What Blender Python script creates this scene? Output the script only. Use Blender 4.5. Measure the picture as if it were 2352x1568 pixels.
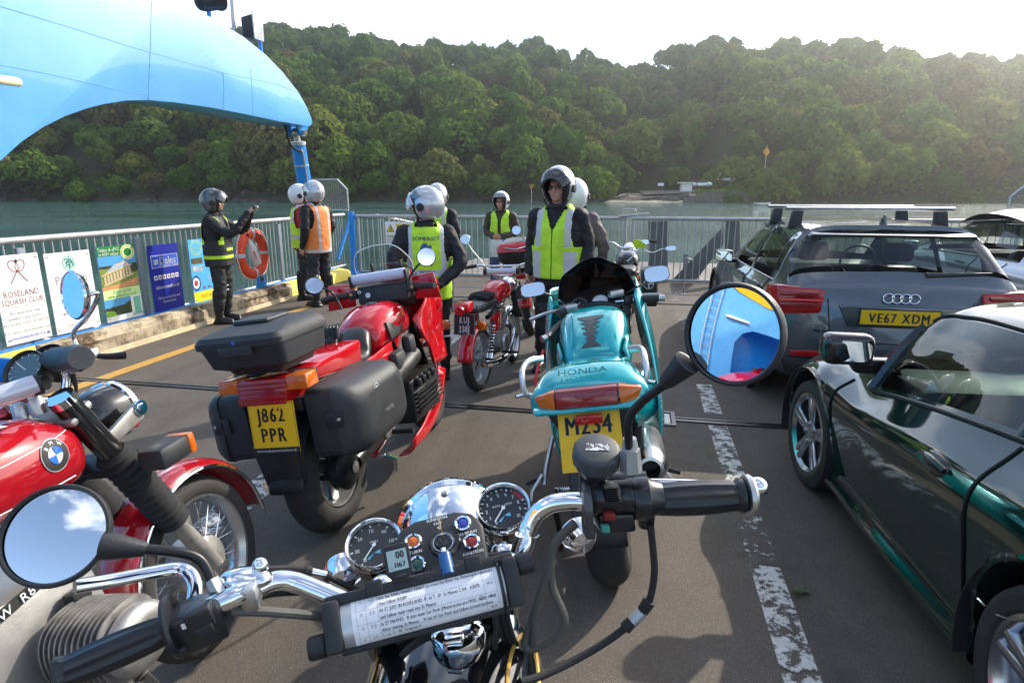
# King Harry style chain ferry deck with motorcycles, looking at a wooded river bank.
import bpy, bmesh, math, random
from math import sin, cos, pi, radians as rad, sqrt, atan2, tan
from mathutils import Vector, Matrix, noise
from mathutils.bvhtree import BVHTree
for _o in list(bpy.data.objects): bpy.data.objects.remove(_o, do_unlink=True)
SC = bpy.context.scene
COL = SC.collection
# ---------------------------------------------------------------- camera
CAM_H, CAM_P, FPX = 1.65, rad(13.8), 1400.0
cd = bpy.data.cameras.new('camera'); cam = bpy.data.objects.new('camera', cd); COL.objects.link(cam)
cam.location = (0, 0, CAM_H); cam.rotation_euler = (pi/2 - CAM_P, 0, 0)
cd.sensor_width = 36; cd.lens = 36*FPX/2352; cd.clip_start = .03; cd.clip_end = 3000
SC.camera = cam
# ---------------------------------------------------------------- world and sun
SUN_AZ, SUN_EL = rad(48), rad(34)        # azimuth measured from +Y towards +X
wd = bpy.data.worlds.new('World'); SC.world = wd; wd.use_nodes = True
def setup_world():
    nt = wd.node_tree; N = nt.nodes; L = nt.links; N.clear()
    out = N.new('ShaderNodeOutputWorld'); bg = N.new('ShaderNodeBackground')
    sky = N.new('ShaderNodeTexSky'); sky.sky_type = 'NISHITA'; sky.sun_disc = False
    sky.sun_elevation = SUN_EL; sky.sun_rotation = SUN_AZ; sky.air_density = 1.0; sky.dust_density = 1.5; sky.ozone_density = 1.5
    tc = N.new('ShaderNodeTexCoord'); mp = N.new('ShaderNodeMapping'); mp.inputs['Scale'].default_value = (1, 1, 2.6)
    nz = N.new('ShaderNodeTexNoise'); nz.inputs['Scale'].default_value = 1.9; nz.inputs['Detail'].default_value = 9; nz.inputs['Roughness'].default_value = .56
    rp = N.new('ShaderNodeValToRGB'); rp.color_ramp.elements[0].position = .50; rp.color_ramp.elements[1].position = .68
    mx = N.new('ShaderNodeMix'); mx.data_type = 'RGBA'
    mul = N.new('ShaderNodeMath'); mul.operation = 'MULTIPLY'; mul.inputs[1].default_value = .8
    L.new(tc.outputs['Generated'], mp.inputs['Vector']); L.new(mp.outputs[0], nz.inputs['Vector'])
    L.new(nz.outputs['Fac'], rp.inputs['Fac']); L.new(rp.outputs['Color'], mul.inputs[0]); L.new(mul.outputs[0], mx.inputs['Factor'])
    L.new(sky.outputs['Color'], mx.inputs['A']); mx.inputs['B'].default_value = (9.5, 9.8, 10.2, 1)
    L.new(mx.outputs['Result'], bg.inputs['Color']); bg.inputs['Strength'].default_value = .15
    L.new(bg.outputs[0], out.inputs[0])
setup_world()
sd = bpy.data.lights.new('sun', 'SUN'); sun = bpy.data.objects.new('sun', sd); COL.objects.link(sun)
sd.energy = 3.3; sd.angle = rad(.53); sd.color = (1, .93, .82)
_sv = Vector((sin(SUN_AZ)*cos(SUN_EL), cos(SUN_AZ)*cos(SUN_EL), sin(SUN_EL)))
sun.rotation_euler = _sv.to_track_quat('Z', 'Y').to_euler(); sun.location = (60, 60, 60)
SC.view_settings.view_transform = 'Standard'; SC.view_settings.look = 'None'
SC.view_settings.exposure = .92; SC.view_settings.gamma = 1
SC.render.engine = 'CYCLES'
SC.cycles.max_bounces = 8; SC.cycles.transparent_max_bounces = 12; SC.cycles.volume_bounces = 0
SC.cycles.use_denoising = True; SC.cycles.sample_clamp_indirect = 6
try: SC.cycles.denoiser = 'OPENIMAGEDENOISE'
except Exception: pass
# ---------------------------------------------------------------- measuring helpers
_F = Vector((0, cos(CAM_P), -sin(CAM_P))); _U = Vector((0, sin(CAM_P), cos(CAM_P))); _R = Vector((1, 0, 0)); _E = Vector((0, 0, CAM_H))
YAW = rad(11.5)                           # the ferry points 11.5 degrees right of +Y
FA = Vector((sin(YAW), cos(YAW), 0)); FB = Vector((cos(YAW), -sin(YAW), 0))
def ray(px, py): return _F + _R*((px-1176)/FPX) - _U*((py-784)/FPX)
def G(px, py, z=0.0):                     # point of the plane z seen at that spot of the photograph
    d = ray(px, py); return _E + d*((z-CAM_H)/d.z)
def D(px, py, t): return _E + ray(px, py)*t   # point at optical depth t metres
def W(b, a, z=0.0): return FB*b + FA*a + Vector((0, 0, z))   # ferry frame: b to starboard, a forward
def AB(px, py, b):                        # (a, z) on the fore-and-aft plane b
    d = ray(px, py); p = _E + d*(b/d.dot(FB)); return p.dot(FA), p.z
def AA(px, py, a):                        # (b, z) on the cross plane a
    d = ray(px, py); p = _E + d*(a/d.dot(FA)); return p.dot(FB), p.z
RND = random.Random(7)
# ---------------------------------------------------------------- materials
_M = {}
def lin(h):
    h = h.lstrip('#'); c = [int(h[i:i+2], 16)/255 for i in (0, 2, 4)]
    return tuple(x/12.92 if x <= .04045 else ((x+.055)/1.055)**2.4 for x in c)
def mat(name, col=(.5, .5, .5), rough=.5, metal=0.0, var=.12, vs=6.0, bump=0.0, bs=60.0, coat=0.0, trans=0.0, spec=None, emit=0.0, alpha=1.0, rv=.15, ior=1.45, col2=None, c2s=3.0, c2t=(.45, .6), flake=False, sheen=0.0):
    if name in _M: return _M[name]
    if isinstance(col, str): col = lin(col)
    m = bpy.data.materials.new(name); m.use_nodes = True; nt = m.node_tree; N = nt.nodes; L = nt.links
    p = N['Principled BSDF']; p.inputs['Roughness'].default_value = rough; p.inputs['Metallic'].default_value = metal
    p.inputs['Coat Weight'].default_value = coat; p.inputs['Coat Roughness'].default_value = .03
    p.inputs['Transmission Weight'].default_value = trans; p.inputs['IOR'].default_value = ior; p.inputs['Alpha'].default_value = alpha
    if spec is not None: p.inputs['Specular IOR Level'].default_value = spec
    if sheen: p.inputs['Sheen Weight'].default_value = sheen
    if emit: p.inputs['Emission Color'].default_value = (*col, 1); p.inputs['Emission Strength'].default_value = emit
    p.inputs['Base Color'].default_value = (*col, 1)
    tc = N.new('ShaderNodeTexCoord')
    if var or rv:
        nz = N.new('ShaderNodeTexNoise'); nz.inputs['Scale'].default_value = vs; nz.inputs['Detail'].default_value = 6; nz.inputs['Roughness'].default_value = .65
        L.new(tc.outputs['Object'], nz.inputs['Vector'])
        mr = N.new('ShaderNodeMapRange'); mr.inputs['From Min'].default_value = .3; mr.inputs['From Max'].default_value = .7; mr.inputs['To Min'].default_value = 1-var; mr.inputs['To Max'].default_value = 1+var
        L.new(nz.outputs['Fac'], mr.inputs['Value'])
        hv = N.new('ShaderNodeHueSaturation'); hv.inputs['Color'].default_value = (*col, 1); L.new(mr.outputs[0], hv.inputs['Value'])
        src = hv.outputs['Color']
        if col2 is not None:
            if isinstance(col2, str): col2 = lin(col2)
            n2 = N.new('ShaderNodeTexNoise'); n2.inputs['Scale'].default_value = c2s; n2.inputs['Detail'].default_value = 8; n2.inputs['Roughness'].default_value = .7
            L.new(tc.outputs['Object'], n2.inputs['Vector'])
            r2 = N.new('ShaderNodeMapRange'); r2.inputs['From Min'].default_value = c2t[0]; r2.inputs['From Max'].default_value = c2t[1]; L.new(n2.outputs['Fac'], r2.inputs['Value'])
            mx = N.new('ShaderNodeMix'); mx.data_type = 'RGBA'; L.new(r2.outputs[0], mx.inputs['Factor']); L.new(src, mx.inputs['A']); mx.inputs['B'].default_value = (*col2, 1)
            src = mx.outputs['Result']
        L.new(src, p.inputs['Base Color'])
        if rv:
            m2 = N.new('ShaderNodeMapRange'); m2.inputs['From Min'].default_value = .3; m2.inputs['From Max'].default_value = .7
            m2.inputs['To Min'].default_value = max(.0, rough*(1-rv)); m2.inputs['To Max'].default_value = min(1, rough*(1+rv)); L.new(nz.outputs['Fac'], m2.inputs['Value']); L.new(m2.outputs[0], p.inputs['Roughness'])
    if bump:
        nb = N.new('ShaderNodeTexNoise'); nb.inputs['Scale'].default_value = bs; nb.inputs['Detail'].default_value = 4
        L.new(tc.outputs['Object'], nb.inputs['Vector'])
        bp = N.new('ShaderNodeBump'); bp.inputs['Strength'].default_value = bump; bp.inputs['Distance'].default_value = .01
        L.new(nb.outputs['Fac'], bp.inputs['Height']); L.new(bp.outputs[0], p.inputs['Normal'])
    _M[name] = m; return m
def glassy(name, tint=(.6, .7, .68), refl=1.0, rough=.0, ior=1.5):
    """thin tinted pane: see-through, with a mirror-like surface that follows Fresnel"""
    if name in _M: return _M[name]
    m = bpy.data.materials.new(name); m.use_nodes = True; nt = m.node_tree; N = nt.nodes; L = nt.links; N.clear()
    out = N.new('ShaderNodeOutputMaterial'); mx = N.new('ShaderNodeMixShader'); tr = N.new('ShaderNodeBsdfTransparent'); gl = N.new('ShaderNodeBsdfGlossy'); lw = N.new('ShaderNodeLayerWeight')
    tr.inputs[0].default_value = (*tint, 1); gl.inputs['Roughness'].default_value = rough
    pw = N.new('ShaderNodeMath'); pw.operation = 'POWER'; pw.inputs[1].default_value = 4.0; ml = N.new('ShaderNodeMath'); ml.operation = 'MULTIPLY_ADD'; ml.use_clamp = True; ml.inputs[1].default_value = .9; ml.inputs[2].default_value = .045*refl
    L.new(lw.outputs['Facing'], pw.inputs[0]); L.new(pw.outputs[0], ml.inputs[0]); L.new(ml.outputs[0], mx.inputs[0]); L.new(tr.outputs[0], mx.inputs[1]); L.new(gl.outputs[0], mx.inputs[2]); L.new(mx.outputs[0], out.inputs[0])
    _M[name] = m; return m
CHROME = mat('chrome', (.82, .83, .85), .05, 1.0, var=.03, rv=.5)
STEEL = mat('steel', (.45, .45, .45), .35, 1.0, var=.2, vs=20)
ALLOY = mat('alloy', (.55, .55, .54), .38, 1.0, var=.15, vs=14)
ALLOYD = mat('dull_alloy', (.36, .35, .33), .5, .8, var=.25, vs=18, bump=.1, bs=200)
GALV = mat('galvanised', (.42, .44, .45), .45, .7, var=.2, vs=8)
RUBBER = mat('rubber', (.018, .018, .018), .75, var=.35, vs=8, bump=.15, bs=120, rv=.1)
TYREM = mat('tyre', (.03, .028, .026), .8, var=.3, vs=5, bump=.2, bs=90, col2=(.07, .06, .05), c2s=4, c2t=(.5, .8))
BLKP = mat('black_plastic', (.02, .021, .023), .48, var=.25, vs=9, bump=.12, bs=400)
BLKG = mat('gloss_black', (.012, .012, .013), .12, coat=.6, var=.2)
BLKM = mat('black_metal', (.02, .02, .021), .35, .3, var=.25, vs=12)
MIRROR = mat('mirror_glass', (.93, .95, .96), .0, 1.0, var=0, rv=0)
AMBER = mat('amber_lens', (.75, .16, .01), .12, trans=.25, coat=.5, var=.1)
REDL = mat('red_lens', (.45, .008, .01), .1, trans=.15, coat=.6, var=.15)
WHITEP = mat('white_paint', (.75, .75, .74), .4, var=.06)
INK = mat('ink', (.02, .02, .02), .6, var=0, rv=0)
YPLATE = mat('yellow_plate', (.74, .45, .008), .38, var=.06)
# ---------------------------------------------------------------- mesh builder
def TR(x=0, y=0, z=0): return Matrix.Translation((x, y, z))
def RX(a): return Matrix.Rotation(a, 4, 'X')
def RY(a): return Matrix.Rotation(a, 4, 'Y')
def RZ(a): return Matrix.Rotation(a, 4, 'Z')
def SCL(x, y, z): return Matrix.Diagonal((x, y, z, 1))
def aim(d, p=(0, 0, 0), up=(0, 0, 1)):
    """matrix whose local Z points along d, local Y as near as possible to up"""
    z = Vector(d).normalized(); u = Vector(up)
    x = u.cross(z)
    if x.length < 1e-5: x = Vector((1, 0, 0)).cross(z)
    x.normalize(); y = z.cross(x)
    return Matrix(((x.x, y.x, z.x, p[0]), (x.y, y.y, z.y, p[1]), (x.z, y.z, z.z, p[2]), (0, 0, 0, 1)))
def spline(pts, n=6, closed=False):
    P = [Vector(p) for p in pts]; out = []
    m = len(P); segs = m if closed else m-1
    for i in range(segs):
        p1, p2 = P[i], P[(i+1) % m]
        p0 = P[i-1] if (i > 0 or closed) else p1*2-p2
        p3 = P[(i+2) % m] if (i+2 < m or closed) else p2*2-p1
        for k in range(n):
            t = k/n
            out.append(.5*((2*p1)+(p2-p0)*t+(2*p0-5*p1+4*p2-p3)*t*t+(3*p1-p0-3*p2+p3)*t**3))
    if not closed: out.append(P[-1])
    return out
class MB:
    def __init__(s): s.v = []; s.f = []
    def add(s, vs, fs, M=None):
        o = len(s.v)
        s.v += [(M @ Vector(v)) if M is not None else Vector(v) for v in vs]
        s.f += [tuple(i+o for i in f) for f in fs]; return s
    def bm(s, b, M=None):
        b.verts.ensure_lookup_table()
        s.add([v.co.copy() for v in b.verts], [[v.index for v in f.verts] for f in b.faces], M); b.free(); return s
    def box(s, c, d, M=None, bev=0, seg=2):
        b = bmesh.new(); bmesh.ops.create_cube(b, size=1)
        for v in b.verts: v.co = Vector((v.co.x*d[0], v.co.y*d[1], v.co.z*d[2]))
        if bev: bmesh.ops.bevel(b, geom=b.edges[:], offset=min(bev, min(d)*.49), segments=seg, profile=.5, affect='EDGES')
        for v in b.verts: v.co += Vector(c)
        b.verts.index_update(); return s.bm(b, M)
    def hexa(s, p, M=None, bev=0, seg=2):
        """box from 8 corners: bottom 4 then top 4, same order"""
        b = bmesh.new(); vs = [b.verts.new(q) for q in p]
        for f in ((3, 2, 1, 0), (4, 5, 6, 7), (0, 1, 5, 4), (1, 2, 6, 5), (2, 3, 7, 6), (3, 0, 4, 7)): b.faces.new([vs[i] for i in f])
        bmesh.ops.recalc_face_normals(b, faces=b.faces[:])
        if bev: bmesh.ops.bevel(b, geom=b.edges[:], offset=bev, segments=seg, profile=.5, affect='EDGES', clamp_overlap=True)
        b.verts.index_update(); return s.bm(b, M)
    def tube(s, pts, r, seg=10, M=None, caps=True, closed=False, flat=1.0, up=None):
        P = [Vector(p) for p in pts]; n = len(P); rr = r if isinstance(r, (list, tuple)) else [r]*n
        T = []
        for i in range(n):
            a = P[i-1] if (i > 0 or closed) else P[i]; c = P[(i+1) % n] if (i+1 < n or closed) else P[i]
            d = c-a; T.append(d.normalized() if d.length > 1e-9 else Vector((0, 0, 1)))
        ref = Vector(up) if up is not None else (Vector((0, 0, 1)) if abs(T[0].z) < .9 else Vector((0, 1, 0)))
        nx = T[0].cross(ref).normalized(); vs = []; fs = []
        for i in range(n):
            nx = (nx - T[i]*nx.dot(T[i])).normalized(); ny = T[i].cross(nx)
            for k in range(seg):
                a = 2*pi*k/seg; vs.append(P[i]+nx*(cos(a)*rr[i])+ny*(sin(a)*rr[i]*flat))
        for i in range(n if closed else n-1):
            j = (i+1) % n
            for k in range(seg):
                k2 = (k+1) % seg; fs.append((i*seg+k, i*seg+k2, j*seg+k2, j*seg+k))
        if caps and not closed:
            fs.append(tuple(range(seg-1, -1, -1))); fs.append(tuple((n-1)*seg+k for k in range(seg)))
        return s.add(vs, fs, M)
    def rod(s, a, b, r, seg=10, r2=None, M=None): return s.tube([a, b], [r, r if r2 is None else r2], seg, M)
    def lathe(s, prof, seg=32, M=None, arc=2*pi, a0=0.0, cap=True):
        """profile of (radius, z) turned about local Z"""
        full = abs(arc-2*pi) < 1e-6; m = seg if full else seg+1; vs = []; fs = []
        for (r, z) in prof:
            for k in range(m):
                a = a0+arc*k/seg; vs.append((r*cos(a), r*sin(a), z))
        for i in range(len(prof)-1):
            for k in range(seg):
                k2 = (k+1) % m
                fs.append((i*m+k, i*m+k2, (i+1)*m+k2, (i+1)*m+k))
        if full and cap:
            if prof[0][0] > 1e-4: fs.append(tuple(range(m-1, -1, -1)))
            if prof[-1][0] > 1e-4: fs.append(tuple((len(prof)-1)*m+k for k in range(m)))
        return s.add(vs, fs, M)
    def ring(s, prof, seg=48, M=None):
        """closed profile (radius, z) turned about Z: tyres, rims"""
        n = len(prof); vs = []; fs = []
        for (r, z) in prof:
            for k in range(seg): a = 2*pi*k/seg; vs.append((r*cos(a), r*sin(a), z))
        for i in range(n):
            j = (i+1) % n
            for k in range(seg): k2 = (k+1) % seg; fs.append((i*seg+k, i*seg+k2, j*seg+k2, j*seg+k))
        return s.add(vs, fs, M)
    def loft(s, rings, M=None, caps=True, closed=True):
        n = len(rings[0]); vs = [p for r in rings for p in r]; fs = []
        for i in range(len(rings)-1):
            for k in range(n if closed else n-1):
                k2 = (k+1) % n; fs.append((i*n+k, i*n+k2, (i+1)*n+k2, (i+1)*n+k))
        if caps and closed: fs.append(tuple(range(n-1, -1, -1))); fs.append(tuple((len(rings)-1)*n+k for k in range(n)))
        return s.add(vs, fs, M)
    def prism(s, poly, d, M=None, bev=0, z0=0.0):
        """2-D outline (x, y) extruded along local Z from z0 to z0+d"""
        b = bmesh.new(); vs = [b.verts.new((p[0], p[1], z0)) for p in poly]
        f = b.faces.new(vs); r = bmesh.ops.extrude_face_region(b, geom=[f])
        bmesh.ops.translate(b, verts=[g for g in r['geom'] if isinstance(g, bmesh.types.BMVert)], vec=(0, 0, d))
        bmesh.ops.recalc_face_normals(b, faces=b.faces[:])
        if bev: bmesh.ops.bevel(b, geom=[e for e in b.edges if len(e.link_faces) == 2 and e.calc_face_angle(0) > .5], offset=bev, segments=2, profile=.5, affect='EDGES', clamp_overlap=True)
        b.verts.index_update(); return s.bm(b, M)
    def ball(s, c, r, seg=20, rings=12, M=None):
        if not isinstance(r, (tuple, list)): r = (r, r, r)
        vs = [(c[0], c[1], c[2]+r[2])]; fs = []
        for i in range(1, rings):
            t = pi*i/rings
            for k in range(seg): a = 2*pi*k/seg; vs.append((c[0]+r[0]*sin(t)*cos(a), c[1]+r[1]*sin(t)*sin(a), c[2]+r[2]*cos(t)))
        vs.append((c[0], c[1], c[2]-r[2]))
        for k in range(seg): fs.append((0, 1+k, 1+(k+1) % seg))
        for i in range(rings-2):
            for k in range(seg): a = 1+i*seg; k2 = (k+1) % seg; fs.append((a+k, a+seg+k, a+seg+k2, a+k2))
        a = 1+(rings-2)*seg
        for k in range(seg): fs.append((a+k, len(vs)-1, a+(k+1) % seg))
        return s.add(vs, fs, M)
    def grid(s, fn, nu, nv, M=None, wrap=False):
        vs = [fn(i/nu, j/nv) for i in range(nu+1) for j in range(nv+1)]; fs = []
        for i in range(nu):
            for j in range(nv):
                a = i*(nv+1)+j; fs.append((a, a+nv+1, a+nv+2, a+1))
        return s.add(vs, fs, M)
    def mesh(s, name, mt=None, sm=38, fix=True):
        me = bpy.data.meshes.new(name); me.from_pydata([tuple(v) for v in s.v], [], s.f)
        if fix:
            b = bmesh.new(); b.from_mesh(me); bmesh.ops.recalc_face_normals(b, faces=b.faces[:]); b.to_mesh(me); b.free()
        if sm:
            me.shade_smooth()
            if sm < 180: me.set_sharp_from_angle(angle=rad(sm))
        for m in (mt if isinstance(mt, (list, tuple)) else [mt]):
            if m: me.materials.append(m)
        return me
    def build(s, name, mt=None, parent=None, sm=38, sub=0, solid=0, fix=True, M=None):
        me = s.mesh(name, mt, sm, fix)
        o = bpy.data.objects.new(name, me); COL.objects.link(o)
        if parent is not None: o.parent = parent
        if M is not None: o.matrix_local = M
        if solid: md = o.modifiers.new('solid', 'SOLIDIFY'); md.thickness = solid; md.offset = 0
        if sub: md = o.modifiers.new('sub', 'SUBSURF'); md.levels = sub; md.render_levels = sub
        return o
def tag(o, label=None, cat=None, group=None, kind=None):
    if label: o['label'] = label
    if cat: o['category'] = cat
    if group: o['group'] = group
    if kind: o['kind'] = kind
    return o
def thing(name, label, cat, loc=(0, 0, 0), rz=0.0, group=None, M=None):
    o = bpy.data.objects.new(name, None); COL.objects.link(o); o.empty_display_size = .2
    if M is not None: o.matrix_world = M
    else: o.location = loc; o.rotation_euler = (0, 0, rz)
    return tag(o, label, cat, group)
def inst(src, parent=None, M=None, name=None):
    o = src.copy(); COL.objects.link(o)
    if name: o.name = name
    o.parent = parent; o.matrix_parent_inverse = Matrix.Identity(4)
    if M is not None: o.matrix_local = M
    return o
def apply_mods(o):
    dg = bpy.context.evaluated_depsgraph_get(); dg.update()
    me = bpy.data.meshes.new_from_object(o.evaluated_get(dg)); o.modifiers.clear(); o.data = me; return o
_FONTC = {}
def text(s, size, name, mt, parent, M, depth=.0012, align='CENTER', bold=0.0, xs=1.0, sp=1.0, ls=1.0):
    """flat lettering as thin mesh; local x along the line, y up, z out of the surface"""
    c = bpy.data.curves.new(name, 'FONT'); c.body = s; c.size = size; c.align_x = align; c.align_y = 'CENTER'; c.extrude = depth; c.offset = bold; c.space_character = sp; c.resolution_u = 2; c.space_line = ls
    t = bpy.data.objects.new(name, c); COL.objects.link(t)
    dg = bpy.context.evaluated_depsgraph_get(); me = bpy.data.meshes.new_from_object(t.evaluated_get(dg))
    bpy.data.objects.remove(t, do_unlink=True); bpy.data.curves.remove(c)
    me.materials.clear(); me.materials.append(mt); me.name = name
    o = bpy.data.objects.new(name, me); COL.objects.link(o); o.parent = parent; o.matrix_local = M @ SCL(xs, 1, 1); return o
# ================================================================ deck, water, hill
def deck_mat(name, c1, c2, rough):
    m = bpy.data.materials.new(name); m.use_nodes = True; nt = m.node_tree; N = nt.nodes; L = nt.links; p = N['Principled BSDF']
    tc = N.new('ShaderNodeTexCoord')
    def nz(s, d, r=.6, w=None):
        n = N.new('ShaderNodeTexNoise'); n.inputs['Scale'].default_value = s; n.inputs['Detail'].default_value = d; n.inputs['Roughness'].default_value = r; L.new(tc.outputs['Object'], n.inputs['Vector']); return n
    def mr(src, a, b, c, d):
        n = N.new('ShaderNodeMapRange'); n.inputs[1].default_value = a; n.inputs[2].default_value = b; n.inputs[3].default_value = c; n.inputs[4].default_value = d; L.new(src, n.inputs[0]); return n.outputs[0]
    def mix(f, a, b, t='MIX'):
        n = N.new('ShaderNodeMix'); n.data_type = 'RGBA'; n.blend_type = t
        for k, v in (('Factor', f), ('A', a), ('B', b)):
            if hasattr(v, 'links'): L.new(v, n.inputs[k])
            else: n.inputs[k].default_value = v
        return n.outputs['Result']
    big = nz(.55, 5); mid = nz(5, 8, .7); fine = nz(140, 3); st = nz(1.6, 9, .75)
    base = mix(mr(big.outputs['Fac'], .35, .65, 0, 1), (*c1, 1), (*c2, 1))
    tm = N.new('ShaderNodeMapping'); tm.inputs['Scale'].default_value = (2.2, .09, 1); L.new(tc.outputs['Object'], tm.inputs[0]); tn = N.new('ShaderNodeTexNoise'); tn.inputs['Scale'].default_value = 1; tn.inputs['Detail'].default_value = 4; L.new(tm.outputs[0], tn.inputs[0]); base = mix(mr(tn.outputs['Fac'], .52, .68, 0, .45), base, (.035, .03, .028, 1))
    base = mix(mr(st.outputs['Fac'], .52, .72, 0, .55), base, (.018, .016, .015, 1))
    vo = N.new('ShaderNodeTexVoronoi'); vo.inputs['Scale'].default_value = 380; L.new(tc.outputs['Object'], vo.inputs['Vector'])
    sp = N.new('ShaderNodeValToRGB'); sp.color_ramp.elements[0].position = .80; sp.color_ramp.elements[0].color = (.93, .93, .93, 1); sp.color_ramp.elements[1].position = .97; sp.color_ramp.elements[1].color = (2.3, 2.25, 2.2, 1)
    sep = N.new('ShaderNodeSeparateColor'); L.new(vo.outputs['Color'], sep.inputs[0]); L.new(sep.outputs[0], sp.inputs[0])
    base = mix(1.0, base, sp.outputs[0], 'MULTIPLY')
    base = mix(mr(mid.outputs['Fac'], .3, .7, 0, .35), base, (.10, .085, .07, 1))
    rust = nz(2.3, 10, .8); base = mix(mr(rust.outputs['Fac'], .66, .74, 0, .5), base, (.10, .035, .012, 1))
    p.inputs['Specular IOR Level'].default_value = .32
    L.new(base, p.inputs['Base Color']); L.new(mr(mid.outputs['Fac'], .3, .7, rough-.08, rough+.1), p.inputs['Roughness'])
    bp = N.new('ShaderNodeBump'); bp.inputs['Strength'].default_value = .55; bp.inputs['Distance'].default_value = .004; L.new(sep.outputs[0], bp.inputs['Height']); L.new(bp.outputs[0], p.inputs['Normal'])
    return m
DECKM = deck_mat('deck_surface', (.088, .074, .06), (.118, .098, .077), .74)
RAMPM = deck_mat('ramp_surface', (.17, .155, .135), (.22, .2, .17), .6)
FROT = -YAW
def ferry_thing(name, label, cat, b, a, z=0, group=None, rz=0.0): return thing(name, label, cat, W(b, a, z), FROT+rz, group)
FM = RZ(FROT)
def fbuild(m, name, mt, kind=None, **k):
    o = m.build(name, mt, None, **k); o.matrix_world = FM
    if kind: o['kind'] = kind
    return o
m = MB(); m.add([(-5.5, -9, 0), (6.9, -9, 0), (6.9, 12.02, 0), (-5.5, 12.02, 0)], [(0, 1, 2, 3)]); fbuild(m, 'deck', DECKM, 'structure', sm=0)
m = MB(); m.add([(-4.3, 12.06, -.03), (5.4, 12.06, -.03), (5.4, 16.2, -.12), (-4.3, 16.2, -.12)], [(0, 1, 2, 3)]); fbuild(m, 'ramp', RAMPM, 'structure', sm=0)
HULLB = mat('hull_blue', '#1d6fb4', .4, var=.15, vs=2, col2=(.05, .03, .02), c2s=2.5, c2t=(.6, .75))
m = MB(); m.box((.6, 1.5, -.52), (12.7, 21.0, 1.0)); m.box((.55, 14.1, -.3), (9.5, 4.0, .3)); fbuild(m, 'ferry_hull', HULLB, 'structure', sm=0)
# painted lane lines (worn) and steel joints
def worn_paint(name, col, sc, lo, hi, n2=28):
    m = bpy.data.materials.new(name); m.use_nodes = True; nt = m.node_tree; N = nt.nodes; L = nt.links; p = N['Principled BSDF']; p.inputs['Roughness'].default_value = .55
    tc = N.new('ShaderNodeTexCoord'); n = N.new('ShaderNodeTexNoise'); n.inputs['Scale'].default_value = sc; n.inputs['Detail'].default_value = 9; n.inputs['Roughness'].default_value = .78; L.new(tc.outputs['Object'], n.inputs['Vector'])
    r = N.new('ShaderNodeMapRange'); r.inputs[1].default_value = lo; r.inputs[2].default_value = hi; L.new(n.outputs['Fac'], r.inputs[0]); L.new(r.outputs[0], p.inputs['Alpha'])
    f = N.new('ShaderNodeTexNoise'); f.inputs['Scale'].default_value = n2; f.inputs['Detail'].default_value = 8; L.new(tc.outputs['Object'], f.inputs['Vector'])
    q = N.new('ShaderNodeMix'); q.data_type = 'RGBA'; q.inputs['A'].default_value = (*[c*.6 for c in col], 1); q.inputs['B'].default_value = (*col, 1); L.new(f.outputs['Fac'], q.inputs['Factor']); L.new(q.outputs['Result'], p.inputs['Base Color']); return m
WPAINT = worn_paint('worn_white_paint', (.62, .61, .58), 13, .465, .52); WPAINT2 = worn_paint('very_worn_white_paint', (.62, .61, .58), 13, .54, .60); YPAINT = worn_paint('worn_yellow_paint', (.62, .33, .06), 9, .33, .42)
def sheet(b0, a0, b1, a1, z=.004): return MB().add([(b0, a0, z), (b1, a0, z), (b1, a1, z), (b0, a1, z)], [(0, 1, 2, 3)])
for a0, a1, mt_ in ((-2, .6, WPAINT), (1.55, 2.62, WPAINT), (2.66, 3.12, WPAINT2), (3.2, 4.36, WPAINT), (4.62, 5.35, WPAINT), (6.5, 6.75, WPAINT2), (7.6, 8.6, WPAINT2), (9.6, 10.6, WPAINT2)):
    fbuild(sheet(.57, a0, .70, a1), 'lane_marking', mt_, 'structure', sm=0)
for a0, a1 in ((-1, 1.1), (2.35, 3.7), (5.75, 7.05), (8.3, 9.4)):
    fbuild(sheet(-2.15, a0, -1.96, a1), 'lane_marking', WPAINT, 'structure', sm=0)
fbuild(sheet(-4.78, -2, -4.64, 10.6), 'deck_edge_line', YPAINT, 'structure', sm=0)
SEAM = mat('seam_steel', (.12, .115, .11), .35, .9, var=.4, vs=5)
def strip(b0, b1, a, w=.05, z=.006):
    m = MB(); m.box(((b0+b1)/2, a-w*.6, z/2+.004), (b1-b0, w*.38, z)); m.box(((b0+b1)/2, a+w*.6, z/2+.004), (b1-b0, w*.38, z)); m.box(((b0+b1)/2, a, .0035), (b1-b0, w*.7, .003)); return m
o = fbuild(strip(-5.45, .05, 4.39), 'deck_joint_strip', SEAM, 'structure', sm=0)
o = fbuild(strip(.32, 6.8, 4.43), 'deck_joint_strip', SEAM, 'structure', sm=0)
o = fbuild(strip(-5.4, 6.8, 9.35, .04), 'deck_joint_strip', SEAM, 'structure', sm=0)
# flush steel hatch beside the teal motorcycle
hx = ferry_thing('deck_hatch', 'rectangular steel inspection hatch set flush in the deck beside the white lane line', 'hatch', .17, 4.43)
m = MB()
for (c, d) in (((0, .13, .006), (.34, .03, .012)), ((0, -.13, .006), (.34, .03, .012)), ((.155, 0, .006), (.03, .23, .012)), ((-.155, 0, .006), (.03, .23, .012))): m.box(c, d)
m.build('hatch_frame', SEAM, hx, sm=0); MB().box((0, 0, .004), (.26, .2, .006)).build('cover_plate', GALV, hx, sm=0)
MB().box((.03, -.185, .006), (.09, .05, .01)).build('lifting_lug', STEEL, hx, sm=0)
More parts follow.
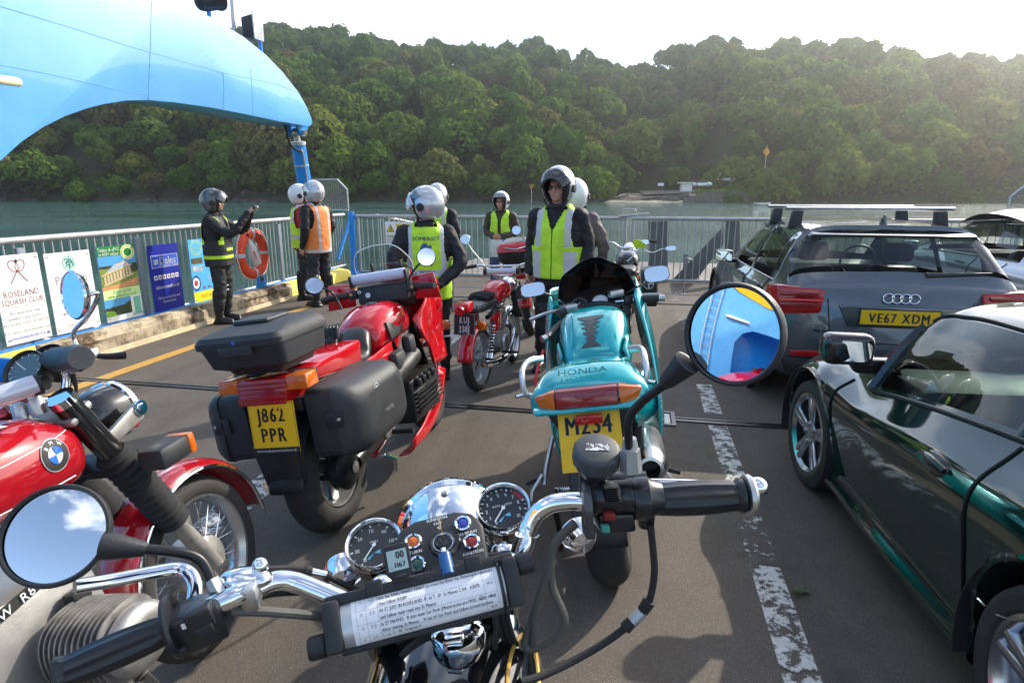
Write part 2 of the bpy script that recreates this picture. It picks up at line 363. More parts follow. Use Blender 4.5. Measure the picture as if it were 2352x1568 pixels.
# ---- water
def water_mat():
    m = bpy.data.materials.new('river_water'); m.use_nodes = True; nt = m.node_tree; N = nt.nodes; L = nt.links; p = N['Principled BSDF']
    p.inputs['Base Color'].default_value = (.014, .075, .05, 1); p.inputs['Roughness'].default_value = .09; p.inputs['IOR'].default_value = 1.33; p.inputs['Specular IOR Level'].default_value = .5
    tc = N.new('ShaderNodeTexCoord'); prev = None; bumps = []
    for s, st, sx in ((.5, .9, 1.3), (2.6, .45, 1.6), (9, .16, 1.3)):
        mp = N.new('ShaderNodeMapping'); mp.inputs['Scale'].default_value = (1/sx, sx, 1); mp.inputs['Rotation'].default_value = (0, 0, .25); L.new(tc.outputs['Object'], mp.inputs[0])
        n = N.new('ShaderNodeTexNoise'); n.inputs['Scale'].default_value = s; n.inputs['Detail'].default_value = 5; n.inputs['Roughness'].default_value = .6; L.new(mp.outputs[0], n.inputs['Vector'])
        b = N.new('ShaderNodeBump'); b.inputs['Strength'].default_value = 1; b.inputs['Distance'].default_value = st*.30; bumps.append(b); L.new(n.outputs['Fac'], b.inputs['Height'])
        if prev is not None: L.new(prev.outputs[0], b.inputs['Normal'])
        prev = b
    # wind lanes: calm and ruffled streaks
    mp = N.new('ShaderNodeMapping'); mp.inputs['Scale'].default_value = (.012, .09, 1); L.new(tc.outputs['Object'], mp.inputs[0])
    n = N.new('ShaderNodeTexNoise'); n.inputs['Scale'].default_value = 1; n.inputs['Detail'].default_value = 5; L.new(mp.outputs[0], n.inputs['Vector'])
    r = N.new('ShaderNodeMapRange'); r.inputs[1].default_value = .38; r.inputs[2].default_value = .62; r.inputs[3].default_value = .28; r.inputs[4].default_value = 1.7; L.new(n.outputs['Fac'], r.inputs[0]); p.inputs['Roughness'].default_value = .035
    for b in bumps: L.new(r.outputs[0], b.inputs['Strength'])
    L.new(prev.outputs[0], p.inputs['Normal']); return m
WZ = -.85
m = MB(); m.add([(-700, -260, WZ), (700, -260, WZ), (700, 260, WZ), (-700, 260, WZ)], [(0, 1, 2, 3)]); o = m.build('river', water_mat(), sm=0); o['kind'] = 'structure'
# ---- far bank: ridge line read from the photograph as elevation angles
RIDGE = [(-900, 330), (-300, 150), (0, 85), (300, 62), (600, 66), (750, 58), (880, 84), (1000, 92), (1130, 104), (1280, 84), (1370, 86), (1480, 104), (1600, 92), (1750, 96), (1850, 102), (2000, 118), (2150, 130), (2352, 148), (2800, 190), (3600, 300)]
def lerp_tab(t, x):
    if x <= t[0][0]: return t[0][1]
    for (a, b), (c, d) in zip(t, t[1:]):
        if x <= c: s = (x-a)/(c-a); s = s*s*(3-2*s); return b+(d-b)*s
    return t[-1][1]
def shore_y(x): return 152 + 10*max(0, min(1, (-x)/140)) + 2.5*noise.noise(Vector((x*.03, 0, 3.1)))
BANK = [(0, 0), (.012, .02), (.05, .07), (.3, .38), (.6, .70), (.85, .93), (1, 1)]
DEP = 125.0
def ridge_z(x):
    px = 1176 + FPX*(x/((shore_y(x)+DEP)*cos(CAM_P)))*.985
    py = lerp_tab(RIDGE, px); d = ray(px, py+34); return CAM_H + d.z/d.y*(shore_y(x)+DEP) - 4
def hill_z(x, y):
    k = max(0, min(1, (x-16)/8))*max(0, min(1, (66-x)/8)); s = (y-shore_y(x)-24*k*k*(3-2*k))/DEP
    if s <= 0: return WZ-.5
    zr = ridge_z(x)
    if s > 1: return zr - (s-1)*14
    for (a, b), (c, d) in zip(BANK, BANK[1:]):
        if s <= c: t = (s-a)/(c-a); q = b+(d-b)*t; break
    return WZ + (zr-WZ)*q + 1.5*noise.noise(Vector((x*.05, y*.05, 0)))*min(1, s*8)
EARTH = mat('hill_earth', (.035, .045, .018), .95, var=.5, vs=.25, col2=(.06, .05, .035), c2s=.4)
def hillgrid(u, v):
    x = -420+840*u; s = v**1.5*1.35; y = shore_y(x)-1.5+DEP*s; return (x, y, hill_z(x, y))
m = MB(); m.grid(hillgrid, 150, 46); o = m.build('hill', EARTH, sm=180); o['kind'] = 'structure'
# rocky foreshore
ROCK = mat('shore_rock', (.11, .10, .085), .9, var=.5, vs=.8, bump=.8, bs=3, col2=(.03, .028, .02), c2s=.7, c2t=(.42, .58))
def shoregrid(u, v):
    x = -300+600*u; y = shore_y(x)-.8+v*4.2; n1 = noise.fractal(Vector((x*.22, v*2.2, 1.7)), .6, 2.1, 5); hh = 2.2+1.3*noise.noise(Vector((x*.035, 5, 2))) ; hh *= 1.0 if x < 30 else .75
    return (x + .8*n1, y-.9*n1, WZ-.3 + hh*v + .75*n1*v)
m = MB(); m.grid(shoregrid, 420, 8); o = m.build('rocky_foreshore', ROCK, sm=25); o['kind'] = 'structure'
# ---- trees
def leaf_mat(name, ramp, transl=.35):
    m = bpy.data.materials.new(name); m.use_nodes = True; nt = m.node_tree; N = nt.nodes; L = nt.links; N.clear()
    out = N.new('ShaderNodeOutputMaterial'); oi = N.new('ShaderNodeObjectInfo'); rp = N.new('ShaderNodeValToRGB'); rp.color_ramp.interpolation = 'LINEAR'
    el = rp.color_ramp.elements; el[0].position = 0; el[0].color = (*ramp[0], 1); el[1].position = 1; el[1].color = (*ramp[-1], 1)
    for i, c in enumerate(ramp[1:-1]): e = el.new((i+1)/(len(ramp)-1)); e.color = (*c, 1)
    L.new(oi.outputs['Random'], rp.inputs[0])
    tc = N.new('ShaderNodeTexCoord'); n = N.new('ShaderNodeTexNoise'); n.inputs['Scale'].default_value = .45; n.inputs['Detail'].default_value = 6; L.new(tc.outputs['Object'], n.inputs['Vector'])
    mr = N.new('ShaderNodeMapRange'); mr.inputs[1].default_value = .3; mr.inputs[2].default_value = .7; mr.inputs[3].default_value = .62; mr.inputs[4].default_value = 1.4; L.new(n.outputs['Fac'], mr.inputs[0])
    hs = N.new('ShaderNodeHueSaturation'); L.new(rp.outputs[0], hs.inputs['Color']); L.new(mr.outputs[0], hs.inputs['Value'])
    df = N.new('ShaderNodeBsdfDiffuse'); tl = N.new('ShaderNodeBsdfTranslucent'); mx = N.new('ShaderNodeMixShader'); mx.inputs[0].default_value = transl
    h2 = N.new('ShaderNodeHueSaturation'); h2.inputs['Hue'].default_value = .485; h2.inputs['Value'].default_value = 1.25; L.new(hs.outputs[0], h2.inputs['Color'])
    L.new(hs.outputs[0], df.inputs[0]); L.new(h2.outputs[0], tl.inputs[0]); L.new(df.outputs[0], mx.inputs[1]); L.new(tl.outputs[0], mx.inputs[2])
    L.new(mx.outputs[0], out.inputs[0]); return m
LEAF = leaf_mat('oak_leaves', [(0.073, 0.152, 0.022), (0.098, 0.183, 0.029), (0.159, 0.220, 0.037), (0.079, 0.165, 0.032), (0.195, 0.220, 0.044), (0.104, 0.189, 0.029), (0.195, 0.159, 0.061), (0.091, 0.171, 0.029)], .35)
LEAFY = leaf_mat('yellow_green_leaves', [(.15, .17, .03), (.19, .18, .03)])
LEAFB = leaf_mat('bright_green_leaves', [(.085, .15, .025), (.10, .17, .03)])
LEAFR = leaf_mat('bare_twigs', [(.12, .09, .07), (.10, .085, .06), (.13, .11, .08)], .15)
BARK = mat('bark', (.07, .06, .045), .9, var=.4, vs=4)
def crown(seed, R=5.6, Hh=4.6, n=1500, s=.5, lobes=16):
    rn = random.Random(seed); LB = []
    for i in range(lobes):
        th_ = rn.uniform(0, 2*pi); ph = rn.uniform(-.35, 1)
        rr = R*.62*sqrt(max(0, 1-ph*ph))*rn.uniform(.75, 1.15)
        LB.append((Vector((rr*cos(th_), rr*sin(th_), Hh*.62*ph+Hh)), rn.uniform(.26, .44)*R))
    LB.append((Vector((0, 0, Hh*1.0)), R*.62))
    m = MB(); k = 0
    while k < n:
        c, r = LB[rn.randrange(len(LB))]
        d = Vector((rn.gauss(0, 1), rn.gauss(0, 1), rn.gauss(0, 1)+.25)).normalized(); p = c + d*r*max(.7, rn.gauss(1, .13))
        if any((p-c2).length < r2*.8 for c2, r2 in LB if c2 is not c): continue
        nn = (d + Vector((rn.gauss(0, .36), rn.gauss(0, .36), rn.gauss(0, .36)))).normalized()
        x = nn.orthogonal().normalized(); a = rn.uniform(0, 6.28); x = x*cos(a)+nn.cross(x)*sin(a); y = nn.cross(x); q = s*rn.uniform(.6, 1.35)
        m.add([p-x*q-y*q*.2, p+y*q*.75-x*q*.1+nn*.1, p+x*q-y*q*.1, p-y*q*.75+x*q*.15-nn*.1], [(0, 3, 2, 1)]); k += 1
    return m
CROWNS = [crown(11+i, n=1500, s=.52, R=(5.6, 5, 6.3, 5.2, 5.8, 4.6, 6)[i], Hh=(4.6, 5.6, 4.2, 5, 4, 6.4, 4.8)[i], lobes=(16, 11, 24, 9, 19, 13, 28)[i]).mesh('crown', LEAF, sm=0, fix=False) for i in range(7)]
CROWNF = [crown(31+i, n=700, s=.78, lobes=12) for i in range(4)]
def trunk_mesh(seed):
    rn = random.Random(seed); m = MB(); m.tube(spline([(0, 0, -2), (.1, .1, 1.5), (rn.uniform(-.3, .3), .1, 3.5), (rn.uniform(-.5, .5), 0, 6.2)], 3), [.42, .4, .38, .36, .33, .3, .27, .22, .17, .12][:10], 7)
    for i in range(6):
        a = rn.uniform(0, 6.28); h = rn.uniform(2, 4.5); e = rn.uniform(2.2, 3.8); m.tube(spline([(0, 0, h), (cos(a)*e*.5, sin(a)*e*.5, h+1.0), (cos(a)*e, sin(a)*e, h+2.4)], 3), [.16, .15, .13, .11, .09, .06, .03], 5)
    return m.mesh('trunk', BARK, sm=60)
TRUNKS = [trunk_mesh(i) for i in range(3)]
def bare_mesh(seed):
    rn = random.Random(seed); m = MB(); m.tube([(0, 0, -1), (0, 0, 3), (.2, 0, 5)], [.25, .2, .1], 6)
    for i in range(26):
        a = rn.uniform(0, 6.28); h = rn.uniform(1, 4.5); e = rn.uniform(1.5, 4.2); p = [(0, 0, h)]
        for q in range(4): p.append((cos(a)*e*(q+1)/4+rn.uniform(-.3, .3), sin(a)*e*(q+1)/4+rn.uniform(-.3, .3), h+(q+1)*.75+rn.uniform(-.3, .3)))
        m.tube(p, [.1, .08, .06, .04, .015], 4)
        for q in range(5):
            b0 = Vector(p[rn.randrange(2, 5)]); m.tube([b0, b0+Vector((rn.uniform(-1, 1), rn.uniform(-1, 1), rn.uniform(.2, 1.1)))], [.04, .012], 3)
    return m.mesh('trunk', LEAFR, sm=60)
BARE = [bare_mesh(i) for i in range(2)]
def occupied(px, py): return False
SLIP = []   # clear ground for the landing: filled below
def landing(x, y): return -3 < x - 26 < 34 and y < 175
rt = random.Random(5); SPOTS = []
row = 0; y_ = 2.0
while y_ < DEP*1.04:
    x_ = -330 + rt.uniform(0, 5)
    while x_ < 330:
        step = 9.4*(1+.12*y_/DEP); X = x_+rt.uniform(-2.2, 2.2); Yv = shore_y(X)+y_+rt.uniform(-2.4, 2.4)
        pp = (X/(Yv*.97))*FPX+1176
        if -160 < pp < 2560 and not landing(X, Yv): SPOTS.append((X, Yv))
        x_ += step
    y_ += 7.4*(1+.1*y_/DEP); row += 1
SPOTS.sort(key=lambda p: p[1]-.0*abs(p[0]))
def put_tree(X, Yv, i, crown_me, sc, name, label, group, trunk=None, zs=1.0, dz=0.0):
    o = thing(name, label, 'tree', (X, Yv, hill_z(X, Yv)+dz), rt.uniform(0, 6.28), group); o.scale = (sc, sc, sc*zs)
    c = bpy.data.objects.new('crown', crown_me); COL.objects.link(c); c.parent = o
    t = bpy.data.objects.new('trunk', trunk or TRUNKS[i % 3]); COL.objects.link(t); t.parent = o; return o
def mat_copy(me, mt_): c = me.copy(); c.materials.clear(); c.materials.append(mt_); return c
CY = mat_copy(CROWNS[1], LEAFY); CB = mat_copy(CROWNS[2], LEAFB)
def in_frame(X, Yv):
    d = Vector((X, Yv, hill_z(X, Yv)+6))-_E; t = d.dot(_F); px, py = 1176+FPX*d.x/t, 784-FPX*d.dot(_U)/t
    vis = -30 < px < 2382
    if px < 600 and py < 230+ (600-px)*.05 and px < 560: vis = False     # behind the blue arch
    return vis, px, py
NEAR = []; REST = []
for s in SPOTS:
    v, px, py = in_frame(*s)
    (NEAR if v and len(NEAR) < 285 else REST).append(s)
for i, (X, Yv) in enumerate(NEAR):
    sc = rt.choice((.6, .75, .9, 1.0, 1.15, 1.4))*(1.0 if Yv-shore_y(X) > 8 else .85); v, px, py = in_frame(X, Yv)
    if px < 900 and rt.random() < (.16 if Yv-shore_y(X) < 25 else .05):
        put_tree(X, Yv, i, mat_copy(CROWNS[i % 7], LEAFR) if rt.random() < .0 else CROWNS[i % 7], sc*.8, 'oak_tree', 'green broad-leaved tree in the dense wood covering the far hillside', 'trees of the hillside wood')
        put_tree(X+2.5, Yv-3, i, BARE[i % 2], sc*.9, 'bare_tree', 'leafless grey-brown twiggy tree among the green trees low on the left bank', 'bare trees on the left bank', BARE[(i+1) % 2])
        continue
    put_tree(X, Yv, i, CROWNS[i % 7], sc, 'oak_tree', 'green broad-leaved tree in the dense wood covering the far hillside', 'trees of the hillside wood', zs=rt.uniform(.85, 1.15))
d_ = ray(2205, 255); Yq = 205.0; put_tree(d_.x/d_.y*Yq, Yq, 1, CY, 1.15, 'yellow_tree', 'yellow-green tree standing out in the hillside wood at the right', None, dz=2.5)
for px_, lab in ((2235, 'bright green rounded bush at the waterline right of the white boat'),):
    X = ray(px_, 440).x/ray(px_, 440).y*150; put_tree(X, 151.2, 2, CB, .62, 'shore_bush', lab, None, zs=.95, dz=-2)
for q_, px_ in enumerate((1700, 1752, 1806)):
    X = ray(px_, 440).x/ray(px_, 440).y*148; put_tree(X, 152.0, q_, CB if q_ == 1 else CROWNS[q_], .62+.1*q_, 'shore_bush', ('broad bush at the right end of the stone quay wall', 'bush on the far shore right under the yellow diamond marker', 'bush on the far shore just right of the yellow diamond marker')[q_], None, dz=-1.5)
# the trees beyond the nearest three hundred: one mass with the same foliage
m = MB()
for i, (X, Yv) in enumerate(REST):
    v, px, py = in_frame(X, Yv)
    src = CROWNF[i % 4]; sc = rt.uniform(.6, 1.15); M_ = TR(X, Yv, hill_z(X, Yv)) @ RZ(rt.uniform(0, 6.28)) @ SCL(sc, sc, sc*rt.uniform(.85, 1.15)); m.add(src.v, src.f, M_)
LEAFF = leaf_mat('wood_leaves', [(.09, .15, .027), (.095, .155, .028)])
o = m.build('far_wood', LEAFF, sm=0, fix=False); tag(o, kind='stuff', label='upper wood of broad-leaved trees running along the top of the far hillside', cat='wood')
# undergrowth low on the bank
m = MB(); ru = random.Random(9)
for i in range(5200):
    X = ru.uniform(-190, 190); Yv = shore_y(X)+ru.uniform(.6, 9)
    if landing(X, Yv): continue
    z = hill_z(X, Yv)+ru.uniform(.2, 3.2)
    if X < 30: z += .8
    q = ru.uniform(.3, .75); nn = Vector((ru.gauss(0, .5), ru.gauss(-.6, .5), ru.gauss(.6, .4))).normalized(); x = nn.orthogonal().normalized(); y = nn.cross(x); p = Vector((X, Yv, z))
    m.add([p-x*q, p-y*q*.7, p+x*q, p+y*q*.7], [(0, 1, 2, 3)])
o = m.build('undergrowth', LEAFF, sm=0, fix=False); tag(o, kind='stuff', label='low undergrowth along the foot of the wooded bank', cat='undergrowth')
# ---- landing on the far side
CONC = mat('slip_concrete', (.30, .26, .22), .85, var=.25, vs=.6, col2=(.12, .10, .07), c2s=.5)
STONE = mat('wall_stone', (.22, .21, .19), .9, var=.4, vs=2, bump=.5, bs=5, col2=(.05, .05, .035), c2s=1.2, c2t=(.5, .62))
def XY(px, y): return ray(px, 440).x/ray(px, 440).y*y
xa, xb, xc, xd = XY(1380, 149), XY(1560, 149), XY(1530, 170), XY(1700, 172)
m = MB(); m.grid(lambda u, v: (xa+(xb-xa)*u+(xc-xa-4)*v*.55, 147+23*v, WZ-.25+.35*u*0+ (2.35*v**.9)), 8, 10); o = m.build('slipway', CONC, sm=180); o['kind'] = 'structure'
m = MB(); m.add([(xb-6, 160, .95), (XY(1760, 165), 165, 2.2), (XY(1780, 178), 178, 2.6), (xb-4, 176, 1.9)], [(0, 1, 2, 3)]); o = m.build('far_road', RAMPM, sm=0); o['kind'] = 'structure'
w = thing('stone_quay_wall', 'low grey stone wall between the slipway and the parked white cars across the river', 'wall', (0, 0, 0))
m = MB(); rw = random.Random(3)
x0, x1 = XY(1570, 150), XY(1740, 150); n_ = 0
SM = []
for q in range(4):
    b = MB(); b.box((0, 0, 0), (1, 1, 1), bev=.12, seg=1); SM.append(b.mesh('stone', STONE, sm=30))
for r_ in range(5):
    x = x0 + rw.uniform(0, .5)
    while x < x1 and n_ < 170:
        wd_ = rw.uniform(.5, 1.1); u = (x-x0)/(x1-x0); zt = WZ+.3+r_*.52
        if zt < WZ + .3 + 2.6*min(1, .25+u*2.4):
            o = bpy.data.objects.new('stone', SM[n_ % 4]); COL.objects.link(o); o.parent = w; o.location = (x+wd_/2, 150+rw.uniform(-.06, .06)+r_*.1, zt); o.scale = (wd_*.98, .8, .5); n_ += 1
        x += wd_
MB().hexa([(x0+2, 150.3, WZ-.3), (x1, 150.3, WZ-.3), (x1, 156, WZ-.3), (x0+2, 156, WZ-.3), (x0+8, 150.5, 1.6), (x1, 150.5, 1.9), (x1, 156, 2.1), (x0+4, 156, 1.4)]).build('wall_core', STONE, w, sm=0)
m = MB()
for i in range(900):
    X = ru.uniform(x0+3, x1+2); p = Vector((X, 150.2+ru.uniform(-.3, 1.6), 1.75+ru.uniform(-.5, .45))); q = ru.uniform(.15, .35); nn = Vector((ru.gauss(0, .5), -.6, .6)).normalized(); x = nn.orthogonal().normalized(); y = nn.cross(x)
    m.add([p-x*q, p-y*q*.7, p+x*q, p+y*q*.7], [(0, 1, 2, 3)])
o = m.build('wall_top_ivy', LEAFF, sm=0, fix=False); tag(o, kind='stuff', label='green ivy hanging over the top of the stone quay wall', cat='ivy')
# ================================================================ ferry structure, rails, signs
_TC = {}
def glyph(ch):
    if ch not in _TC:
        c = bpy.data.curves.new('glyph', 'FONT'); c.body = ch; c.size = 1; c.resolution_u = 2; t = bpy.data.objects.new('glyph', c); COL.objects.link(t)
        dg = bpy.context.evaluated_depsgraph_get(); me = bpy.data.meshes.new_from_object(t.evaluated_get(dg))
        vs = [v.co.copy() for v in me.vertices]; fs = [tuple(p.vertices) for p in me.polygons]
        w = max([v.x for v in vs], default=.25); bpy.data.objects.remove(t, do_unlink=True); bpy.data.curves.remove(c); bpy.data.meshes.remove(me)
        _TC[ch] = (vs, fs, w if ch != ' ' else .25)
    return _TC[ch]
def put_text(m, s, size, x, y, M, align='C', xs=1.0, sp=.07, bold=0.0, z=0.0):
    """add a flat line of lettering to builder m; x,y is the anchor on the line's middle height"""
    ws = [glyph(c)[2] + sp for c in s]; tw = sum(ws)*size*xs; cx = x - (tw/2 if align == 'C' else (tw if align == 'R' else 0))
    for c, w in zip(s, ws):
        vs, fs, _ = glyph(c)
        for dx in ((0,) if not bold else (-bold, 0, bold)):
            m.add([(cx+v.x*size*xs+dx*size, y+(v.y-.35)*size, z) for v in vs], fs, M)
        cx += w*size*xs
    return tw
def quad(m, x0, y0, x1, y1, M, z=0.0): m.add([(x0, y0, z), (x1, y0, z), (x1, y1, z), (x0, y1, z)], [(0, 1, 2, 3)], M)
def disc(m, x, y, rx, ry, M, z=0.0, n=28, rin=0.0):
    if rin: 
        vs = [(x+rx*cos(2*pi*k/n)*q, y+ry*sin(2*pi*k/n)*q, z) for q in (1, rin) for k in range(n)]; m.add(vs, [(k, (k+1) % n, n+(k+1) % n, n+k) for k in range(n)], M)
    else: m.add([(x+rx*cos(2*pi*k/n), y+ry*sin(2*pi*k/n), z) for k in range(n)], [tuple(range(n))], M)
BLUEP = mat('ferry_blue', '#5aa2df', .3, coat=.5, var=.05, vs=.9, bump=.02, bs=1.3, col2='#68ade6', c2s=.7, c2t=(.45, .75))
BLUED = mat('blue_paint', '#1f86d8', .32, coat=.3, var=.12, vs=5)
YELP = mat('yellow_kerb_paint', '#e8cf55', .5, var=.1, vs=3, col2=(.25, .17, .06), c2s=3, c2t=(.6, .8))
RAILG = mat('rail_galvanised', (.40, .41, .41), .5, .55, var=.2, vs=5, col2=(.30, .26, .2), c2s=3, c2t=(.55, .75))
POSTG = mat('post_grey', (.16, .19, .22), .5, .2, var=.15)
# ---- arched blue wing
NB = -5.93
up_ = [(395, 0), (440, 17), (500, 48), (560, 85), (610, 125), (650, 166), (685, 211), (705, 246), (716, 272), (718, 285), (711, 291)]
lo_ = [(640, 279), (560, 262), (480, 247), (400, 236), (340, 231), (290, 232), (240, 240), (200, 250), (150, 268), (100, 293), (50, 327), (0, 372)]
poly = [AB(x, y, NB) for x, y in up_] + [AB(x, y, NB) for x, y in lo_]
poly += [(4.45, 1.45), (4.22, .9), (4.12, 0), (1.6, 0), (1.6, 5.9), (3.4, 5.75), (5.2, 5.2), (6.4, 4.62)]
def dense(P, n=4): return P
FE = lambda b, a, z: W(b, a, z)
ar = thing('ferry_arch', 'huge pale blue curved steel wing of the ferry reaching over the left railing', 'ferry arch', W(NB, 4, 0), FROT)
# local: x=b offset, y=a offset, z
Mp = Matrix(((0, 0, -1, 0), (1, 0, 0, -4), (0, 1, 0, 0), (0, 0, 0, 1)))
m = MB(); m.prism(poly, .62, Mp, bev=.012); m.build('wing_plate', BLUEP, ar, sm=35)
# lip along the lower edge, weld seams on the face
lip = [Mp @ Vector((p[0], p[1]-.012, -.008)) for p in poly[11:23]]
m = MB()
for pts in ([(0, 205), (180, 252), (330, 262), (560, 240), (700, 225)], ):
    pass
def seamline(P, nm='weld_seam', r=.0028):
    mm = MB(); mm.tube([Mp @ Vector((*AB(x, y, NB), -.001)) for x, y in P], r, 5); mm.build(nm, BLUEP, ar)
seamline([(0, 150), (120, 172), (260, 205), (330, 218), (345, 230)]); seamline([(0, 15), (150, 60), (300, 108), (500, 165), (640, 195), (690, 215)])
seamline([(512, 165), (514, 210), (512, 252)]); seamline([(576, 160), (579, 215), (580, 264)]); seamline([(348, 0), (345, 110), (340, 229)])
# inner web under the wing
# hydraulic bracket and ram
bk = thing('hydraulic_ram', 'blue hydraulic ram with black hose hanging from the tip of the ferry wing', 'hydraulic ram', W(NB-.3, AB(680, 300, NB-.3)[0], 0), FROT)
ra, rz_ = AB(682, 306, NB-.3); rb_a, rb_z = AB(737, 640, NB-.3); Lm = lambda a, z, b=0: Vector((b, a-ra, z))
top, bot = Lm(ra, rz_), Lm(rb_a, rb_z); dv = (bot-top)
m = MB()
for s in (-.11, .11): m.prism([(-.2, .28), (.26, .28), (.22, .12), (.07, -.06), (-.06, -.06), (-.16, .08)], .04, TR(s-.02, 0, rz_) @ Matrix(((0, 0, 1, 0), (1, 0, 0, 0), (0, 1, 0, 0), (0, 0, 0, 1))), bev=.006)
m.build('bracket', BLUED, bk)
m = MB(); m.rod((-.19, 0, rz_), (.19, 0, rz_), .055, 18); m.build('pivot_pin', CHROME, bk)
m = MB(); m.tube([top, top+dv*.05], [.06, .06], 16); m.ball(top, .09, 16, 10); m.build('rod_end', STEEL, bk)
m = MB(); m.tube([top+dv*.06, top+dv*.62], .13, 24); m.tube([top+dv*.6, top+dv*.98], .15, 24); m.build('cylinder_barrel', BLUED, bk)
m = MB(); m.tube([top+dv*.055, top+dv*.075], .14, 24); m.tube([top+dv*.2, top+dv*.21], .136, 24); m.build('collar', GALV, bk)
m = MB(); m.tube(spline([top+Vector((-.05, -.32, .3)), top+Vector((0, -.33, .0)), top+Vector((.05, -.28, -.25)), top+dv*.12+Vector((.1, -.12, 0))]), .022, 8); m.build('hose', RUBBER, bk)
m = MB(); m.tube(spline([top+dv*.1+Vector((.1, -.1, 0)), top+dv*.16+Vector((.13, -.1, 0)), top+dv*.45+Vector((.13, -.12, 0)), top+dv*.62+Vector((.14, -.12, 0))]), .014, 8); m.build('oil_pipe', ALLOYD, bk)
# lamps on the wing
def px_local(ob_b, ob_a, px, py, b): a, z = AB(px, py, b); return Vector((b-ob_b, a-ob_a, z))
fl = thing('floodlight', 'black square floodlight on a short blue post on the shoulder of the blue wing', 'floodlight', W(-6.1, 8.9, 0), FROT)
c0 = px_local(-6.1, 8.9, 573, 66, -6.1)
m = MB(); m.hexa([c0+Vector(v)*.78 for v in ((-.05, -.2, -.2), (.22, -.24, -.22), (.1, .26, -.16), (-.1, .2, -.14), (-.08, -.16, .18), (.2, -.2, .22), (.12, .26, .24), (-.1, .2, .2))], bev=.03); m.build('lamp_housing', BLKP, fl)
m = MB(); m.hexa([c0+Vector(v)*.78 for v in ((.1, .26, -.19), (.25, -.26, -.25), (.27, -.26, -.25), (.13, .27, -.19), (.11, .27, .27), (.22, -.23, .25), (.25, -.23, .25), (.14, .28, .27))]); m.build('lamp_bezel', GALV, fl, sm=0)
m = MB(); p0 = px_local(-6.1, 8.9, 600, 122, -6.1); m.rod(p0, p0+Vector((0, 0, .35)), .028, 10); m.build('lamp_post', BLUED, fl)
po = thing('lamp_pole', 'thin grey pole rising from the top edge of the blue wing', 'pole', W(-6.2, 8.4, 0), FROT)
p0 = px_local(-6.2, 8.4, 538, 80, -6.2); p1 = px_local(-6.2, 8.4, 529, -60, -6.2); MB().rod(p0, p1, .03, 10).build('pole_tube', GALV, po); MB().lathe([(.06, 0), (.06, .03), (.035, .04)], 12, TR(*p0)).build('pole_foot', GALV, po)
f2 = thing('searchlight', 'dark searchlight with a white lens on a blue stalk above the blue wing', 'searchlight', W(-6.2, 7.9, 0), FROT)
c0 = px_local(-6.2, 7.9, 478, 2, -6.2); dr = Vector((.35, .9, .5)).normalized()
m = MB(); m.lathe([(.0, -.24), (.12, -.22), (.17, -.1), (.2, .12), (.24, .2), (.24, .24)], 24, aim(dr, c0) @ SCL(.75, .75, .75)); m.build('lamp_housing', BLKP, f2)
m = MB(); m.lathe([(.0, .27), (.15, .26), (.235, .242), (.235, .235)], 24, aim(dr, c0) @ SCL(.75, .75, .75)); m.build('lens', WHITEP, f2)
m = MB(); p0 = px_local(-6.2, 7.9, 480, 42, -6.2); m.rod(p0, c0-Vector((0, 0, .1)), .03, 8); m.build('stalk', BLUED, f2); m = MB(); m.ball(c0+Vector((-.12, -.2, -.2)), .05, 10, 8); m.build('beacon', REDL, f2)
f3 = thing('tube_lamp', 'cream tubular deck lamp sticking out of the blue wing at the left edge', 'lamp', W(-5.86, 4.3, 0), FROT)
q0, q1 = px_local(-5.86, 4.3, -40, 178, -5.8), px_local(-5.86, 4.3, 46, 190, -5.8)
MB().tube([q0, q1-(q1-q0)*.06, q1], [.042, .042, .03], 14).build('tube_cover', mat('cream_plastic', '#e6dfb6', .35), f3); MB().box(tuple((q0+q1)/2+Vector((-.06, -.12, -.03))), (.12, .06, .04)).build('bracket', BLUED, f3)
# ---- the deck house behind the camera (seen only in mirrors and paint)
dh = thing('deck_house', 'blue ferry deck house with a dark arched passage, seen in the round mirrors', 'deck house', W(-5.93, -2, 0), FROT)
hp = [(-9, 0), (-6.2, 0), (-6.2, 1.75), (-5.9, 2.15), (-5.4, 2.35), (-3.9, 2.35), (-3.4, 2.15), (-3.1, 1.75), (-3.1, 0), (1.55, 0), (1.55, 5.7), (-2.2, 5.4), (-9, 5.4)]
Mh = Matrix(((0, 0, -1, 0), (1, 0, 0, 2), (0, 1, 0, 0), (0, 0, 0, 1)))
MB().prism(hp, .25, Mh, bev=.01).build('side_wall', BLUEP, dh, sm=35)
MB().box((-1.6, -2.4, 2.7), (.1, 8.4, 5.4)).build('inner_wall', BLUED, dh, sm=0)
MB().hexa([(.02, -6.2, 3.05), (.02, .9, 3.75), (.02, .9, 3.751), (.02, -6.2, 3.051), (.021, -6.2, 3.5), (.021, .9, 4.2), (.001, .9, 4.2), (.001, -6.2, 3.5)]).build('yellow_stripe', mat('stripe_yellow', '#f2ae12', .4), dh, sm=0)
MB().box((5.9, -7.3, 4.3), (12.4, .5, 1.3)).build('cross_beam', BLUEP, dh, sm=0)
for y_ in (-4.2, -1.0): MB().box((.06, y_, 2.6), (.1, 1.1, .09), bev=.02).build('tube_light', WHITEP, dh)
m = MB()
for x in (-.2, .2): m.rod((.1+x*0, .2+x, .3), (.1, .2+x, 4.4), .02, 8)
for k in range(13): m.rod((.1, 0, .5+k*.3), (.1, .4, .5+k*.3), .014, 6)
m.build('ladder', GALV, dh)
